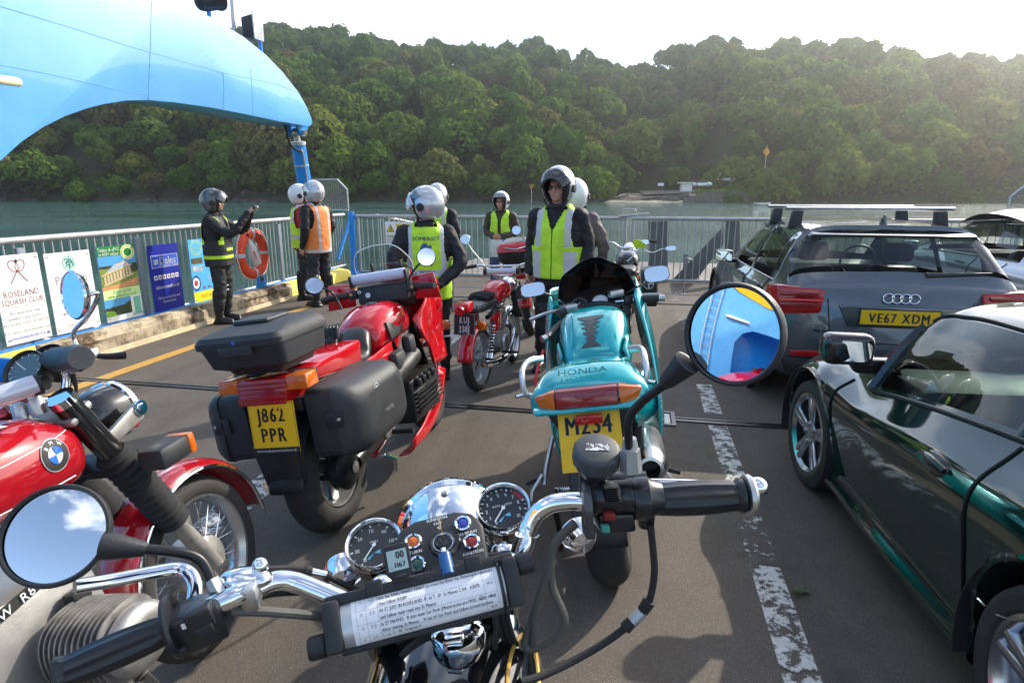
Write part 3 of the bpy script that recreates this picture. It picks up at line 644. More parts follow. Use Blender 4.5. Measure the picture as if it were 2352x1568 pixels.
# ---- kerb, weathered timber
kb = thing('deck_kerb', 'raised yellow kerb with a blue outer face along the left edge of the deck', 'kerb', W(-5.6, 4.3, 0), FROT)
MB().prism([(.16, 0), (.1, .16), (-.1, .2), (-.1, 0)], 6.75, Matrix(((1, 0, 0, 0), (0, 0, 1, 0), (0, 1, 0, 0), (0, 0, 0, 1))), bev=.004).build('yellow_face', YELP, kb, sm=30)
MB().box((-.155, 3.3, .04), (.1, 6.9, .34)).build('blue_edge', BLUED, kb, sm=0)
MB().box((.03, -.03, .09), (.27, .05, .22), bev=.01).build('end_cap', BLUED, kb)
TIMB = mat('weathered_timber', '#b9a88c', .9, var=.3, vs=3, bump=.9, bs=14, col2=(.085, .055, .03), c2s=3.2, c2t=(.44, .6))
tb = thing('timber_beam', 'long weathered driftwood-coloured timber beam lying against the yellow kerb', 'timber beam', W(-5.44, 4.55, 0), FROT)
def beamsec(u, v):
    y = 4.2*u; k = v*4; n = noise.fractal(Vector((y*1.5, v*4, 3)), .7, 2, 5)*.018
    c = [(.085, .0), (.095, .17), (.05, .235), (-.06, .25), (-.07, .0)]; i = min(3, int(k)); t = k-i; x = c[i][0]+(c[i+1][0]-c[i][0])*t; z = c[i][1]+(c[i+1][1]-c[i][1])*t
    gouge = -.03*max(0, sin(y*2.1+1))*max(0, 1-abs(z-.13)/.07)
    return (x+n+gouge, y, max(0, z+n*.8))
m = MB(); m.grid(beamsec, 140, 20); m.add([beamsec(1, j/20) for j in range(21)], [tuple(range(21))]); m.add([beamsec(0, j/20) for j in range(21)], [tuple(range(20, -1, -1))]); m.build('beam_log', TIMB, tb, sm=30)
MB().prism([(.098, .0), (.115, .0), (.106, .06)], 4.1, Matrix(((1, 0, 0, 0), (0, 0, 1, .05), (0, 1, 0, 0), (0, 0, 0, 1)))).build('splinter_strip', mat('pale_wood', '#cbb894', .9, var=.3, vs=4, bump=.5, bs=10), tb)
m = MB()
for y_ in (.35, 4.05): m.lathe([(.0, .012), (.03, .012), (.032, 0)], 10, TR(.02, y_, .236))
m.build('bolt', mat('rust', (.12, .045, .02), .9, var=.4), tb)
# ---- left railing
RB = -5.8
lr = thing('side_railing', 'galvanised steel railing with vertical bars along the left side of the deck', 'railing', W(RB, 3.0, 0), FROT)
A0, A1 = 3.0, 11.55
MB().tube([(0, 0, 1.2), (0, A1-A0, 1.2)], .034, 14).build('top_rail', RAILG, lr); MB().tube([(0, 0, .2), (0, A1-A0, .2)], .026, 12).build('bottom_rail', RAILG, lr)
bar = MB().tube([(0, 0, .2), (0, 0, 1.2)], .0095, 7, caps=False).mesh('baluster', RAILG)
n_ = int((A1-A0)/.1)
for i in range(n_):
    o = bpy.data.objects.new('baluster', bar); COL.objects.link(o); o.parent = lr; o.location = (0, .07+i*.1, 0)
pst = MB(); pst.box((.0, 0, .55), (.016, .085, 1.15), bev=.003); pst.box((-.03, 0, 1.12), (.06, .05, .02)); pst = pst.mesh('rail_post', POSTG)
for a in (3.35, 4.8, 6.22, 7.7, 9.18, 10.62):
    o = bpy.data.objects.new('rail_post', pst); COL.objects.link(o); o.parent = lr; o.location = (.04, a-A0, 0)
# blue corner posts
def corner_post(b, a, sgn, lab):
    t = thing('corner_post', lab, 'post', W(b, a, 0), FROT)
    MB().tube([(0, 0, 0), (0, 0, 1.26)], .062, 18).build('post_tube', BLUED, t); MB().tube([(-.02*sgn, -.05, 1.05), (-.03*sgn, -.62, .35)], .032, 10).build('brace', BLUED, t)
    MB().box((0, 0, .02), (.2, .2, .04), bev=.006).build('foot_plate', BLUED, t); MB().box((.05*sgn, .02, 1.15), (.12, .03, .08), bev=.005).build('hinge', BLUED, t); return t
corner_post(-5.72, 11.72, 1, 'blue corner post with a diagonal brace where the left railing meets the rear gate')
corner_post(6.35, 10.9, -1, 'blue corner post at the right end of the gate beyond the silver car')
MESH = mat('mesh_steel', (.30, .28, .25), .6, .5, var=.2)
def screen(b0, b1, a, z0, z1, ch, lab):
    t = thing('mesh_screen', lab, 'mesh screen', W(b0, a, 0), FROT); w = b1-b0; s = 1 if w > 0 else -1; c = ch*s
    P = [(0, 0, z0), (0, 0, z1), (w-c, 0, z1), (w, 0, z1-ch), (w, 0, z0)]; MB().tube(P, .022, 8, closed=True).build('screen_frame', GALV, t)
    m = MB(); n = 17
    for i in range(1, n): x = w*i/n; zt = z1-max(0, abs(x)-(abs(w)-ch)); m.box((x, 0, (z0+zt)/2), (.007, .006, zt-z0))
    for i in range(1, 16): z = z0+(z1-z0)*i/16; xe = w if z < z1-ch else w-s*(z-(z1-ch)); m.box((xe/2, .004, z), (abs(xe), .006, .012))
    o = m.build('wire_mesh', MESH, t, sm=0); o['kind'] = 'stuff'; return t
b0, z0 = AA(716, 488, 12.1); b1, z1 = AA(796, 413, 12.1); screen(b0, b1, 12.1, z0+.05, z1, .2, 'rusty wire mesh screen in a chamfered tube frame above the left corner of the railing')
b0, z0 = AA(2308, 516, 10.9); b1, z1 = AA(2420, 418, 10.9); 
t = screen(b1, b0, 10.9, z0, z1, .22, 'wire mesh screen in a tube frame at the right edge above the silver car')
# ---- rear gates
def gate(name, b0, b1, a, lab, plates=()):
    t = thing(name, lab, 'gate', W(b0, a, 0), FROT); w = b1-b0
    MB().tube([(0, 0, 1.17), (w, 0, 1.17)], .034, 14).build('top_rail', RAILG, t); MB().tube([(0, 0, .04), (w, 0, .04)], .03, 12).build('bottom_rail', RAILG, t)
    for x in (0.03, w-.03): MB().tube([(x, 0, .04), (x, 0, 1.17)], .03, 12).build('end_post', RAILG, t)
    bm_ = MB().tube([(0, 0, .05), (0, 0, 1.16)], .0095, 7, caps=False).mesh('baluster', RAILG); n = int(w/.113)
    for i in range(1, n): o = bpy.data.objects.new('baluster', bm_); COL.objects.link(o); o.parent = t; o.location = (w*i/n, 0, 0)
    for P in plates:
        mm = MB(); mm.prism([(x-b0, z) for x, z in P], .02, Matrix(((1, 0, 0, 0), (0, 0, 1, .035), (0, 1, 0, 0), (0, 0, 0, 1)))); mm.build('steel_plate', mat('plate_steel', (.15, .155, .15), .6, .1, var=.2), t, sm=0)
    return t
GA = 11.75
gate('rear_gate', -5.62, -.2, GA, 'galvanised barred gate across the rear of the deck on the left, behind the red motorcycles')
def pb(x, y): return AA(x, y, GA+.05)
pl = [[pb(1489, 508), pb(1532, 508), pb(1532, 645), pb(1489, 645)], [pb(1666, 508), pb(1697, 508), pb(1699, 650), pb(1660, 650)], [pb(1848, 512), pb(1884, 512), pb(1884, 620), pb(1848, 620)],
      [pb(1752, 512), pb(1785, 512), pb(1850, 590), pb(1850, 625)], [pb(1760, 646), pb(1800, 646), pb(1850, 600), pb(1850, 570)], [pb(1545, 640), pb(1600, 640), pb(1660, 560), pb(1660, 520)]]
gate('rear_gate', -.12, 6.2, GA-.06, 'galvanised barred gate with dark steel plates behind the grey car at the rear right', pl)
hs = thing('gate_latch', 'bent round bar latch handle on top of the joint between the two rear gates', 'latch', W(-.15, GA, 1.2), FROT); MB().tube(spline([(-.14, 0, 0), (-.14, 0, .1), (-.1, 0, .13), (.06, 0, .13), (.1, 0, .1), (.1, 0, 0)], 4), .012, 8).build('handle_bar', GALV, hs)
MB().tube([(-.2, -.04, .0), (.35, -.03, .06)], .022, 8).build('latch_arm', RAILG, hs)
p = G(1570, 676); gp = thing('gate_drop_bolt', 'thin steel drop bolt post standing on the deck in front of the rear gate', 'drop bolt', p, FROT)
MB().rod((0, 0, 0), (0, 0, .62), .014, 10).build('bolt_rod', STEEL, gp); MB().box((0, .03, .5), (.07, .05, .34), bev=.006).build('guide_bracket', POSTG, gp); MB().rod((0, 0, .6), (.1, -.01, .57), .012, 8).build('bolt_handle', STEEL, gp); MB().lathe([(.06, 0), (.06, .012), (.02, .02)], 14).build('floor_socket', GALV, gp)
rr = thing('ramp_railing', 'sloping tube handrail running out beside the ramp beyond the left rear gate', 'handrail', W(-5.3, 12.0, 0), FROT)
MB().tube([(0, 0, 1.18), (.1, 3.4, .75)], .03, 10).build('top_rail', RAILG, rr)
for k in range(7): MB().rod((.015*k, .45*k+.2, -.05), (.015*k, .45*k+.2, 1.16-.057*k), .012, 7).build('baluster', RAILG, rr)
for px_, py_, lab, s in ((600, 668, 'small blue steel lug with an eye hole standing on the kerb under the life ring', 1.0), (737, 640, 'tall blue steel lug on the kerb behind the orange vest', 1.6)):
    a, z = AB(px_, py_, -5.6); t = thing('kerb_lug', lab, 'steel lug', W(-5.6, a, .15), FROT)
    MB().prism([(-.17*s, 0), (.17*s, 0), (.07*s, .26*s), (.03, .3*s), (-.03, .3*s), (-.07*s, .26*s)], .03, Matrix(((0, 0, 1, 0), (1, 0, 0, 0), (0, 1, 0, 0), (0, 0, 0, 1))), bev=.004).build('lug_plate', BLUED, t)
    MB().lathe([(.0, .0), (.03, 0), (.04, .004), (.04, -.004)], 12, TR(.034, 0, .21*s) @ RY(pi/2)).build('eye_hole', BLKP, t)
# ---- signs on the railing
SB = -5.735
def sign(name, quadpx, lab, board_mat, cat='sign'):
    """board traced on the railing plane: returns (empty, matrix builder, width, height)"""
    P = [AB(x, y, SB) for x, y in quadpx]; a0 = (P[0][0]+P[3][0])/2; a1 = (P[1][0]+P[2][0])/2; zb = (P[2][1]+P[3][1])/2; zt = (P[0][1]+P[1][1])/2; w, h = a1-a0, zt-zb
    t = thing(name, lab, cat, W(SB, (a0+a1)/2, zb), FROT)
    # board frame: X along the board (forward is image-right), Y up, Z towards the deck
    M = Matrix(((0, 0, 1, 0), (1, 0, 0, 0), (0, 1, 0, 0), (0, 0, 0, 1)))
    b = MB(); b.box((0, h/2, -.004), (w, h, .008), M); b.build('board', board_mat, t, sm=0)
    c = MB()
    for x in (-w/2+.03, w/2-.03):
        for y in (.04, h-.04): c.box((x, y, .002), (.028, .006, .006), M)
    c.build('cable_tie', INK, t, sm=0)
    return t, M, w, h
def layer(t, name, mt_, M, k, fn):
    m = MB(); fn(m, M @ TR(0, 0, .0015*k)); o = m.build(name, mt_, t, sm=0, fix=False); return o
SIGNW = mat('sign_white', (.80, .79, .78), .35, var=.03, vs=2); MAROON = mat('maroon_ink', '#8d3b44', .5, var=0, rv=0); GREYI = mat('grey_ink', '#8f8a8c', .5, var=0, rv=0); BLUEI = mat('blue_ink', '#5a62c4', .5, var=0, rv=0); PINK = mat('pink_ink', '#d9b3b6', .5, var=0, rv=0)
t, M, w, h = sign('squash_club_sign', [(-14, 592), (88, 577), (117, 769), (8, 800)], 'white squash club sign with crossed rackets, leftmost board on the railing', SIGNW)
def rackets(m, M):
    for s in (-1, 1):
        Mr = M @ TR(s*.0, h*.82, 0) @ RZ(s*.62)
        disc(m, 0, .055, .045, .062, Mr, n=24, rin=.84); quad(m, -.005, -.14, .005, -.005, Mr)
layer(t, 'racket_emblem', MAROON, M, 1, rackets)
layer(t, 'ball', INK, M, 2, lambda m, M: disc(m, 0, h*.93, .013, .015, M))
layer(t, 'heading', MAROON, M, 1, lambda m, M: (put_text(m, 'ROSELAND', .082, 0, h*.565, M, xs=.8), put_text(m, 'SQUASH CLUB', .075, 0, h*.475, M, xs=.8)))
layer(t, 'lettering', GREYI, M, 1, lambda m, M: [put_text(m, s, .046, 0, h*y, M, xs=.85) for s, y in (('We welcome new', .35), ('members and visitors', .29), ('play in our court in Gerrans', .23), ('For more information visit', .135))] + [put_text(m, 'Affiliated Squash Club', .022, 0, h*.42, M)])
layer(t, 'web_address', BLUEI, M, 1, lambda m, M: (put_text(m, 'roselandsquashclub.org.uk', .045, 0, h*.07, M, xs=.85), quad(m, -w*.42, h*.048, w*.42, h*.051, M)))
t, M, w, h = sign('estate_sign', [(102, 585.6), (205.8, 570.6), (229, 744), (130.8, 772)], 'white sign with a green oval tree emblem, second board from the left on the railing', SIGNW)
layer(t, 'oval_emblem', mat('mint_ink', '#b7e2d4', .5, var=.05), M, 1, lambda m, M: disc(m, 0, h*.86, w*.13, h*.095, M))
def treeart(m, M):
    disc(m, 0, h*.86, w*.135, h*.1, M, rin=.95); r_ = random.Random(4); quad(m, -.006, h*.78, .006, h*.86, M)
    for i in range(60):
        a = r_.uniform(0, 6.28); q = sqrt(r_.random()); x, y = w*.105*q*cos(a), h*.865+h*.07*q*sin(a); disc(m, x, y, .008, .006, M, n=6)
layer(t, 'tree_art', mat('teal_ink', '#3f7d78', .5, var=0, rv=0), M, 2, treeart)
layer(t, 'heading', GREYI, M, 1, lambda m, M: put_text(m, 'Philleigh', .125, 0, h*.66, M, xs=.85))
layer(t, 'lettering', GREYI, M, 1, lambda m, M: [put_text(m, s, z_, 0, h*y, M, xs=.8) for s, y, z_ in (('gardens cafe', .45, .06), ('open daily all year', .33, .045), ('01872 580893', .08, .055))])
layer(t, 'web_address', MAROON, M, 1, lambda m, M: (put_text(m, 'www', .05, -w*.2, h*.24, M), quad(m, w*.06, h*.15, w*.12, h*.2, M)))
GRN = mat('sign_green', '#1f7a3a', .35, var=.06); CREAM = mat('cream_ink', '#efe9a8', .4, var=.03)
SKYI = mat('printed_sky', '#4f9bd0', .4, var=.25, vs=3); LAWN = mat('printed_lawn', '#77873c', .5, var=.4, vs=14); SAND = mat('printed_sand', '#c98d5d', .5, var=.25, vs=10); WOODP = mat('printed_wood', '#cdb591', .5, var=.15, vs=20); DKG = mat('printed_trees', '#33402a', .5, var=.6, vs=18); LGRN = mat('light_green_ink', '#c9e59a', .4, var=.05)
t, M, w, h = sign('conservatory_sign', [(222, 570), (308, 557.8), (327, 722.5), (245, 743)], 'green and sky blue banner picturing a timber conservatory, hung on the left railing', SKYI)
layer(t, 'green_header', GRN, M, 1, lambda m, M: quad(m, -w/2, h*.87, w/2, h, M))
layer(t, 'header_lettering', SIGNW, M, 2, lambda m, M: (put_text(m, 'Timber & uPVC', .056, -w*.48, h*.955, M, 'L', xs=.75), put_text(m, 'in ANY colour', .056, -w*.46, h*.9, M, 'L', xs=.75)))
layer(t, 'round_badge', CREAM, M, 2, lambda m, M: disc(m, w*.3, h*.9, w*.19, h*.1, M)); layer(t, 'badge_ring', GRN, M, 3, lambda m, M: (disc(m, w*.3, h*.9, w*.165, h*.085, M, rin=.9), disc(m, w*.3, h*.9, w*.105, h*.055, M)))
layer(t, 'photo_lawn', LAWN, M, 1, lambda m, M: quad(m, -w/2, h*.42, w/2, h*.73, M)); layer(t, 'photo_path', SAND, M, 2, lambda m, M: m.add([(-w/2, h*.42, 0), (w/2, h*.44, 0), (w/2, h*.55, 0), (w*.1, h*.5, 0), (-w/2, h*.47, 0)], [(0, 1, 2, 3, 4)], M))
layer(t, 'photo_trees', DKG, M, 2, lambda m, M: (quad(m, -w/2, h*.71, w*.5, h*.745, M), disc(m, w*.12, h*.75, w*.09, h*.025, M), disc(m, w*.42, h*.68, w*.12, h*.06, M)))
def conserv(m, M):
    for i in range(9): x = -w*.42+i*w*.085; quad(m, x, h*(.5+.012*i), x+w*.055, h*(.61+.012*i), M)
    m.add([(-w*.47, h*.61, 0), (w*.36, h*.72, 0), (w*.36, h*.74, 0), (-w*.47, h*.63, 0)], [(0, 1, 2, 3)], M); m.add([(-w*.4, h*.64, 0), (w*.3, h*.73, 0), (w*.2, h*.79, 0), (-w*.15, h*.74, 0)], [(0, 1, 2, 3)], M); m.add([(-w*.45, h*.48, 0), (w*.38, h*.59, 0), (w*.38, h*.61, 0), (-w*.45, h*.5, 0)], [(0, 1, 2, 3)], M)
layer(t, 'conservatory_art', WOODP, M, 3, conserv)
layer(t, 'roof_panes', mat('printed_glass', '#8fb6d8', .3, var=.2), M, 4, lambda m, M: [m.add([(-w*.3+i*w*.13, h*.668+i*h*.012, 0), (-w*.2+i*w*.13, h*.68+i*h*.012, 0), (-w*.12+i*w*.11, h*.735+i*h*.008, 0), (-w*.2+i*w*.11, h*.725+i*h*.008, 0)], [(0, 1, 2, 3)], M) for i in range(4)])
layer(t, 'green_band', LGRN, M, 2, lambda m, M: quad(m, -w/2, h*.3, w/2, h*.425, M)); layer(t, 'band_lettering', GRN, M, 3, lambda m, M: (put_text(m, '01209 215759', .05, 0, h*.385, M, xs=.85), put_text(m, 'www.philipwhear.co.uk', .056, 0, h*.335, M, xs=.7)))
layer(t, 'photo_hills', DKG, M, 2, lambda m, M: m.add([(-w/2, h*.08, 0), (w*.2, h*.08, 0), (w*.2, h*.25, 0), (0, h*.2, 0), (-w/2, h*.19, 0)], [(0, 1, 2, 3, 4)], M)); layer(t, 'photo_field', mat('printed_field', '#7fae3a', .5, var=.2), M, 3, lambda m, M: m.add([(-w/2, h*.07, 0), (-w*.2, h*.07, 0), (-w*.3, h*.14, 0), (-w/2, h*.15, 0)], [(0, 1, 2, 3)], M))
layer(t, 'photo_wall', SIGNW, M, 2, lambda m, M: (quad(m, w*.2, h*.02, w/2, h*.3, M), quad(m, -w/2, 0, w/2, h*.07, M))); layer(t, 'photo_door', mat('printed_door', '#6fb59d', .5, var=.05), M, 3, lambda m, M: quad(m, w*.27, h*.04, w*.46, h*.28, M))
NAVY = mat('sign_navy', '#26309a', .35, var=.05)
t, M, w, h = sign('dealer_sign', [(338, 566.5), (407.8, 555.5), (423.7, 703), (358, 724)], 'dark blue banner lettered Dales, fourth board from the left on the railing', NAVY)
def logo(m, M): 
    for i in range(3): m.add([(-w*.36-i*.006, h*(.715+i*.025), 0), (-w*.23, h*(.72+i*.025), 0), (-w*.2, h*(.74+i*.025), 0), (-w*.34, h*(.732+i*.025), 0)], [(0, 1, 2, 3)], M)
    put_text(m, 'Dales', .13, w*.1, h*.765, M, xs=.9, bold=.02); put_text(m, 'your family motor company', .032, w*.1, h*.695, M, xs=.8)
layer(t, 'logo_panel', mat('logo_blue', '#3f63c8', .35, var=.03), M, 1, lambda m, M: quad(m, -w*.44, h*.665, w*.44, h*.85, M)); layer(t, 'logo_lettering', SIGNW, M, 2, logo)
layer(t, 'logo_border', SIGNW, M, 2, lambda m, M: (quad(m, -w*.44, h*.665, w*.44, h*.67, M), quad(m, -w*.44, h*.845, w*.44, h*.85, M), quad(m, -w*.44, h*.665, -w*.425, h*.85, M), quad(m, w*.425, h*.665, w*.44, h*.85, M)))
layer(t, 'badge_squares', SIGNW, M, 1, lambda m, M: [quad(m, -w*.41+i*w*.142, h*.49, -w*.41+i*w*.142+w*.105, h*.555, M) for i in range(6)]); layer(t, 'badge_marks', MAROON, M, 2, lambda m, M: [disc(m, -w*.357+i*w*.142, h*.522, w*.028, h*.018, M, n=10) for i in range(6)])
layer(t, 'lettering', SIGNW, M, 1, lambda m, M: (put_text(m, 'dalescornwall.co.uk', .062, 0, h*.38, M, xs=.75, bold=.02), put_text(m, 'Find us at Scorrier and', .05, 0, h*.22, M, xs=.72, bold=.015), put_text(m, 'Summercourt', .05, 0, h*.16, M, xs=.75, bold=.015)))
SKYB = mat('poster_blue', '#58b4e6', .4, var=.08); TEALI = mat('poster_stamp', '#b9d98a', .45, var=.05)
t, M, w, h = sign('attraction_poster', [(432.4, 552.8), (492, 544), (510, 682), (446.6, 700)], 'light blue poster with a yellow foot behind the photographing man, fifth board on the railing', SKYB)
layer(t, 'yellow_foot', mat('poster_yellow', '#e5dc2f', .4, var=.04), M, 1, lambda m, M: quad(m, -w/2, 0, w/2, h*.18, M)); layer(t, 'phone_number', mat('orange_ink', '#d9622b', .5, var=0, rv=0), M, 2, lambda m, M: put_text(m, '01637 861962', .07, .02, h*.1, M, xs=.8))
layer(t, 'round_stamp', TEALI, M, 1, lambda m, M: (disc(m, -w*.24, h*.87, w*.22, h*.12, M, rin=.92), disc(m, -w*.24, h*.87, w*.17, h*.09, M, rin=.9), put_text(m, 'FUN PARK', .05, -w*.24, h*.86, M, xs=.8)))
layer(t, 'photo_panel', mat('printed_photo', '#5f5a45', .4, var=.8, vs=22), M, 1, lambda m, M: (quad(m, -w*.46, h*.62, -w*.06, h*.71, M),)); layer(t, 'photo_panel', mat('printed_photo_b', '#a7b6c4', .4, var=.7, vs=18), M, 1, lambda m, M: (quad(m, -w*.46, h*.5, -w*.06, h*.585, M),))
layer(t, 'target_badge', SIGNW, M, 1, lambda m, M: disc(m, -w*.38, h*.32, w*.13, h*.085, M)); layer(t, 'target_ring', NAVY, M, 2, lambda m, M: disc(m, -w*.37, h*.32, w*.15, h*.12, M, rin=.8)); layer(t, 'target_centre', mat('red_ink', '#c53030', .5, var=0, rv=0), M, 2, lambda m, M: disc(m, -w*.38, h*.32, w*.06, h*.045, M))
layer(t, 'lettering', SIGNW, M, 1, lambda m, M: [put_text(m, s, .03, w*.2, h*y, M, xs=.75) for s, y in (('adventure for all', .76), ('the family', .73), ('zip wires', .62), ('mini golf', .58), ('climbing', .54), ('maze', .5), ('Cafe and shop', .42), ('open every day', .385), ('school holidays', .35))])
layer(t, 'sponsor_marks', mat('purple_ink', '#7d4a8f', .5, var=0, rv=0), M, 1, lambda m, M: [disc(m, -w*.1+i*w*.18, h*.23, w*.05, h*.022, M, n=12) for i in range(3)])
TEAL2 = mat('poster_turquoise', '#49b3c9', .4, var=.1)
t, M, w, h = sign('food_poster', [(688, 582), (718, 578), (726, 690), (698, 700)], 'turquoise poster with a red food picture behind the person in the red jacket', TEAL2)
layer(t, 'dark_header', INK, M, 1, lambda m, M: quad(m, -w/2, h*.9, w/2, h, M)); layer(t, 'header_lettering', CREAM, M, 2, lambda m, M: put_text(m, 'PAST MANIA', .05, 0, h*.95, M, xs=.8)); layer(t, 'food_picture', mat('printed_food', '#c4623a', .5, var=.6, vs=16), M, 1, lambda m, M: quad(m, -w/2, h*.03, w/2, h*.33, M)); layer(t, 'picture_band', SIGNW, M, 2, lambda m, M: quad(m, -w/2, h*.33, w/2, h*.36, M))
layer(t, 'bottle_art', NAVY, M, 1, lambda m, M: [quad(m, -w*.36, h*(.5+i*.06), -w*.05, h*(.545+i*.06), M) for i in range(5)])
# danger sign on the rear gate
def rear_sign(quadpx, a, name, lab):
    b0, zt = AA(*quadpx[0], a); b1, zb = AA(*quadpx[1], a); w, h = b1-b0, zt-zb; t = thing(name, lab, 'sign', W((b0+b1)/2, a, zb), FROT); M = Matrix(((1, 0, 0, 0), (0, 0, -1, 0), (0, 1, 0, 0), (0, 0, 0, 1)))
    MB().box((0, h/2, -.004), (w, h, .008), M).build('board', SIGNW, t, sm=0); return t, M, w, h
t, M, w, h = rear_sign([(884, 509), (947, 561)], GA-.07, 'danger_sign', 'white danger slippery surface sign with a yellow triangle on the rear gate')
YS = mat('sign_yellow', '#e2d322', .4, var=.03)
def tri(m, x, y, s, M): m.add([(x-s, y-s*.8, 0), (x+s, y-s*.8, 0), (x, y+s*.95, 0)], [(0, 1, 2)], M)
layer(t, 'triangle_border', INK, M, 1, lambda m, M: tri(m, -w*.3, h*.7, .085, M)); layer(t, 'warning_triangle', YS, M, 2, lambda m, M: (tri(m, -w*.3, h*.695, .066, M), quad(m, -w*.07, h*.55, w*.46, h*.9, M)))
layer(t, 'slip_figure', INK, M, 3, lambda m, M: (disc(m, -w*.28, h*.76, .01, .01, M, n=8), m.add([(-w*.33, h*.66, 0), (-w*.25, h*.74, 0), (-w*.23, h*.72, 0), (-w*.29, h*.63, 0)], [(0, 1, 2, 3)], M), m.add([(-w*.36, h*.6, 0), (-w*.24, h*.585, 0), (-w*.24, h*.6, 0), (-w*.36, h*.62, 0)], [(0, 1, 2, 3)], M)))
layer(t, 'lettering', INK, M, 3, lambda m, M: (put_text(m, 'Danger', .09, w*.2, h*.78, M, bold=.02), put_text(m, 'Slippery surface', .045, w*.2, h*.62, M, xs=.9), put_text(m, 'Cyclists and pedestrians', .058, 0, h*.36, M, xs=.85, bold=.02), put_text(m, 'wait to be instructed to', .045, 0, h*.26, M), put_text(m, 'disembark the ferry then', .045, 0, h*.17, M), put_text(m, 'by the middle lane behind', .045, 0, h*.08, M)))
bd = thing('barrier_board', 'plain white ribbed barrier board on the gate under the danger sign', 'barrier', W(-4.55, GA-.07, .1), FROT)
for k in range(5): MB().box((-.2+k*.1, 0, .24), (.092, .02, .5), bev=.006).build('slat', SIGNW, bd)
for k in (.1, .4): MB().box((0, .016, k), (.5, .012, .05)).build('batten', SIGNW, bd)
# ---- life ring
la, lz = AB(580, 583, -5.62); lb = thing('life_ring', 'orange life ring with grey bands hanging on the left railing', 'life ring', W(-5.62, la, lz), FROT)
Ml = Matrix(((0, 0, 1, 0), (1, 0, 0, 0), (0, 1, 0, 0), (0, 0, 0, 1)))
ORNG = mat('ring_orange', '#e2492a', .5, var=.12, vs=6)
R1, R2 = .295, .078; m = MB(); m.ring([(R1+R2*cos(2*pi*k/18), R2*.78*sin(2*pi*k/18)) for k in range(18)], 56, Ml); m.build('buoy_ring', ORNG, lb, sm=180)
for k in range(4):
    m = MB(); a0 = pi/4*0+k*pi/2-.09; vs = []
    for i in range(5):
        a = a0+.18*i/4
        for j in range(18): r = R1+(R2+.003)*cos(2*pi*j/18); vs.append((r*cos(a), r*sin(a), (R2*.78+.003)*sin(2*pi*j/18)))
    m.add(vs, [(i*18+j, i*18+(j+1) % 18, i*18+18+(j+1) % 18, i*18+18+j) for i in range(4) for j in range(18)], Ml); m.build('reflective_band', mat('reflective_grey', (.52, .53, .55), .35, var=.1), lb, sm=180)
m = MB()
for i, c in enumerate('KING HARRY'):
    vs, fs, w_ = glyph(c); an = rad(78-i*9.5); Mt = Ml @ RZ(an-pi/2) @ TR(-.025, R1-.03, R2*.78+.004); m.add([(v.x*.085, v.y*.085, 0) for v in vs], fs, Mt)
m.build('lettering', INK, lb, sm=0, fix=False)
m = MB(); P = []
for k in range(4):
    for q in (-.6, 0, .6): a = pi/2*k+pi/4+q; r = R1+R2+(.03 if q == 0 else .008); P.append(Ml @ Vector((r*cos(a), r*sin(a), .01)))
m.tube(spline(P, 5, True), .008, 6, closed=True); m.build('grab_rope', mat('white_rope', (.7, .69, .66), .8), lb)
bt = thing('rope_bottle', 'white plastic throw line bottle hanging inside the orange life ring', 'bottle', W(-5.58, la-.02, lz), FROT, None)
Mb = Matrix(((0, 0, 1, 0), (1, 0, 0, 0), (0, 1, 0, 0), (0, 0, 0, 1))) @ RZ(rad(24)) 
m = MB()
sec = [(.30, .022), (.22, .022), (.2, .03), (.12, .065), (.08, .07), (-.14, .07), (-.165, .06)]
m.loft([[Vector((x, y, .0)) for x, y in ()] or [Vector((r*cos(2*pi*k/16)*(1.0), yy, r*.8*sin(2*pi*k/16))) for k in range(16)] for yy, r in sec], Mb); m.build('bottle_body', mat('milky_plastic', (.78, .77, .76), .4, var=.05), bt, sm=50)
m = MB(); m.tube([Mb @ Vector((0, .3, 0)), Mb @ Vector((0, .335, 0))], .028, 12); m.build('bottle_cap', BLKP, bt)
m = MB(); m.tube([Mb @ Vector((-.045, -.05, .045)), Mb @ Vector((-.045, .07, .05))], .012, 8); m.build('label_strip', mat('pale_pink', '#d9a9a0', .6), bt)
# ---- things on the far bank
SGN = thing('bank_notice', 'small white rectangular notice in front of the dark trees left of the landing hut', 'sign', (XY(1517, 158), 158, 3.4)); MB().box((0, 0, 0), (1.5, .08, .7)).build('board', SIGNW, SGN, sm=0); MB().rod((-.5, .1, -3), (-.5, .1, .2), .05, 6).build('post', POSTG, SGN); MB().rod((.5, .1, -3), (.5, .1, .2), .05, 6).build('post', POSTG, SGN)
zd = ray(1761, 349); dm = thing('diamond_beacon', 'yellow diamond marker standing above the bushes on the far bank', 'marker', (zd.x/zd.y*157, 157, 0)); zc = CAM_H+zd.z/zd.y*157
MB().add([(-.85, 0, zc), (0, 0, zc-1.25), (.85, 0, zc), (0, 0, zc+1.25), (-.85, .08, zc), (0, .08, zc-1.25), (.85, .08, zc), (0, .08, zc+1.25)], [(0, 1, 2, 3), (7, 6, 5, 4), (0, 4, 5, 1), (1, 5, 6, 2), (2, 6, 7, 3), (3, 7, 4, 0)]).build('diamond_board', mat('beacon_yellow', '#e0a61c', .5), dm, sm=0); MB().rod((0, .1, -1), (0, .1, zc+1.6), .07, 6).build('pole', WHITEP, dm)
zd = ray(1221, 432); tmk = thing('triangle_beacon', 'rusty yellow triangle marker on a white pole at the foot of the far trees', 'marker', (zd.x/zd.y*150, 150, 0)); zc = CAM_H+zd.z/zd.y*150
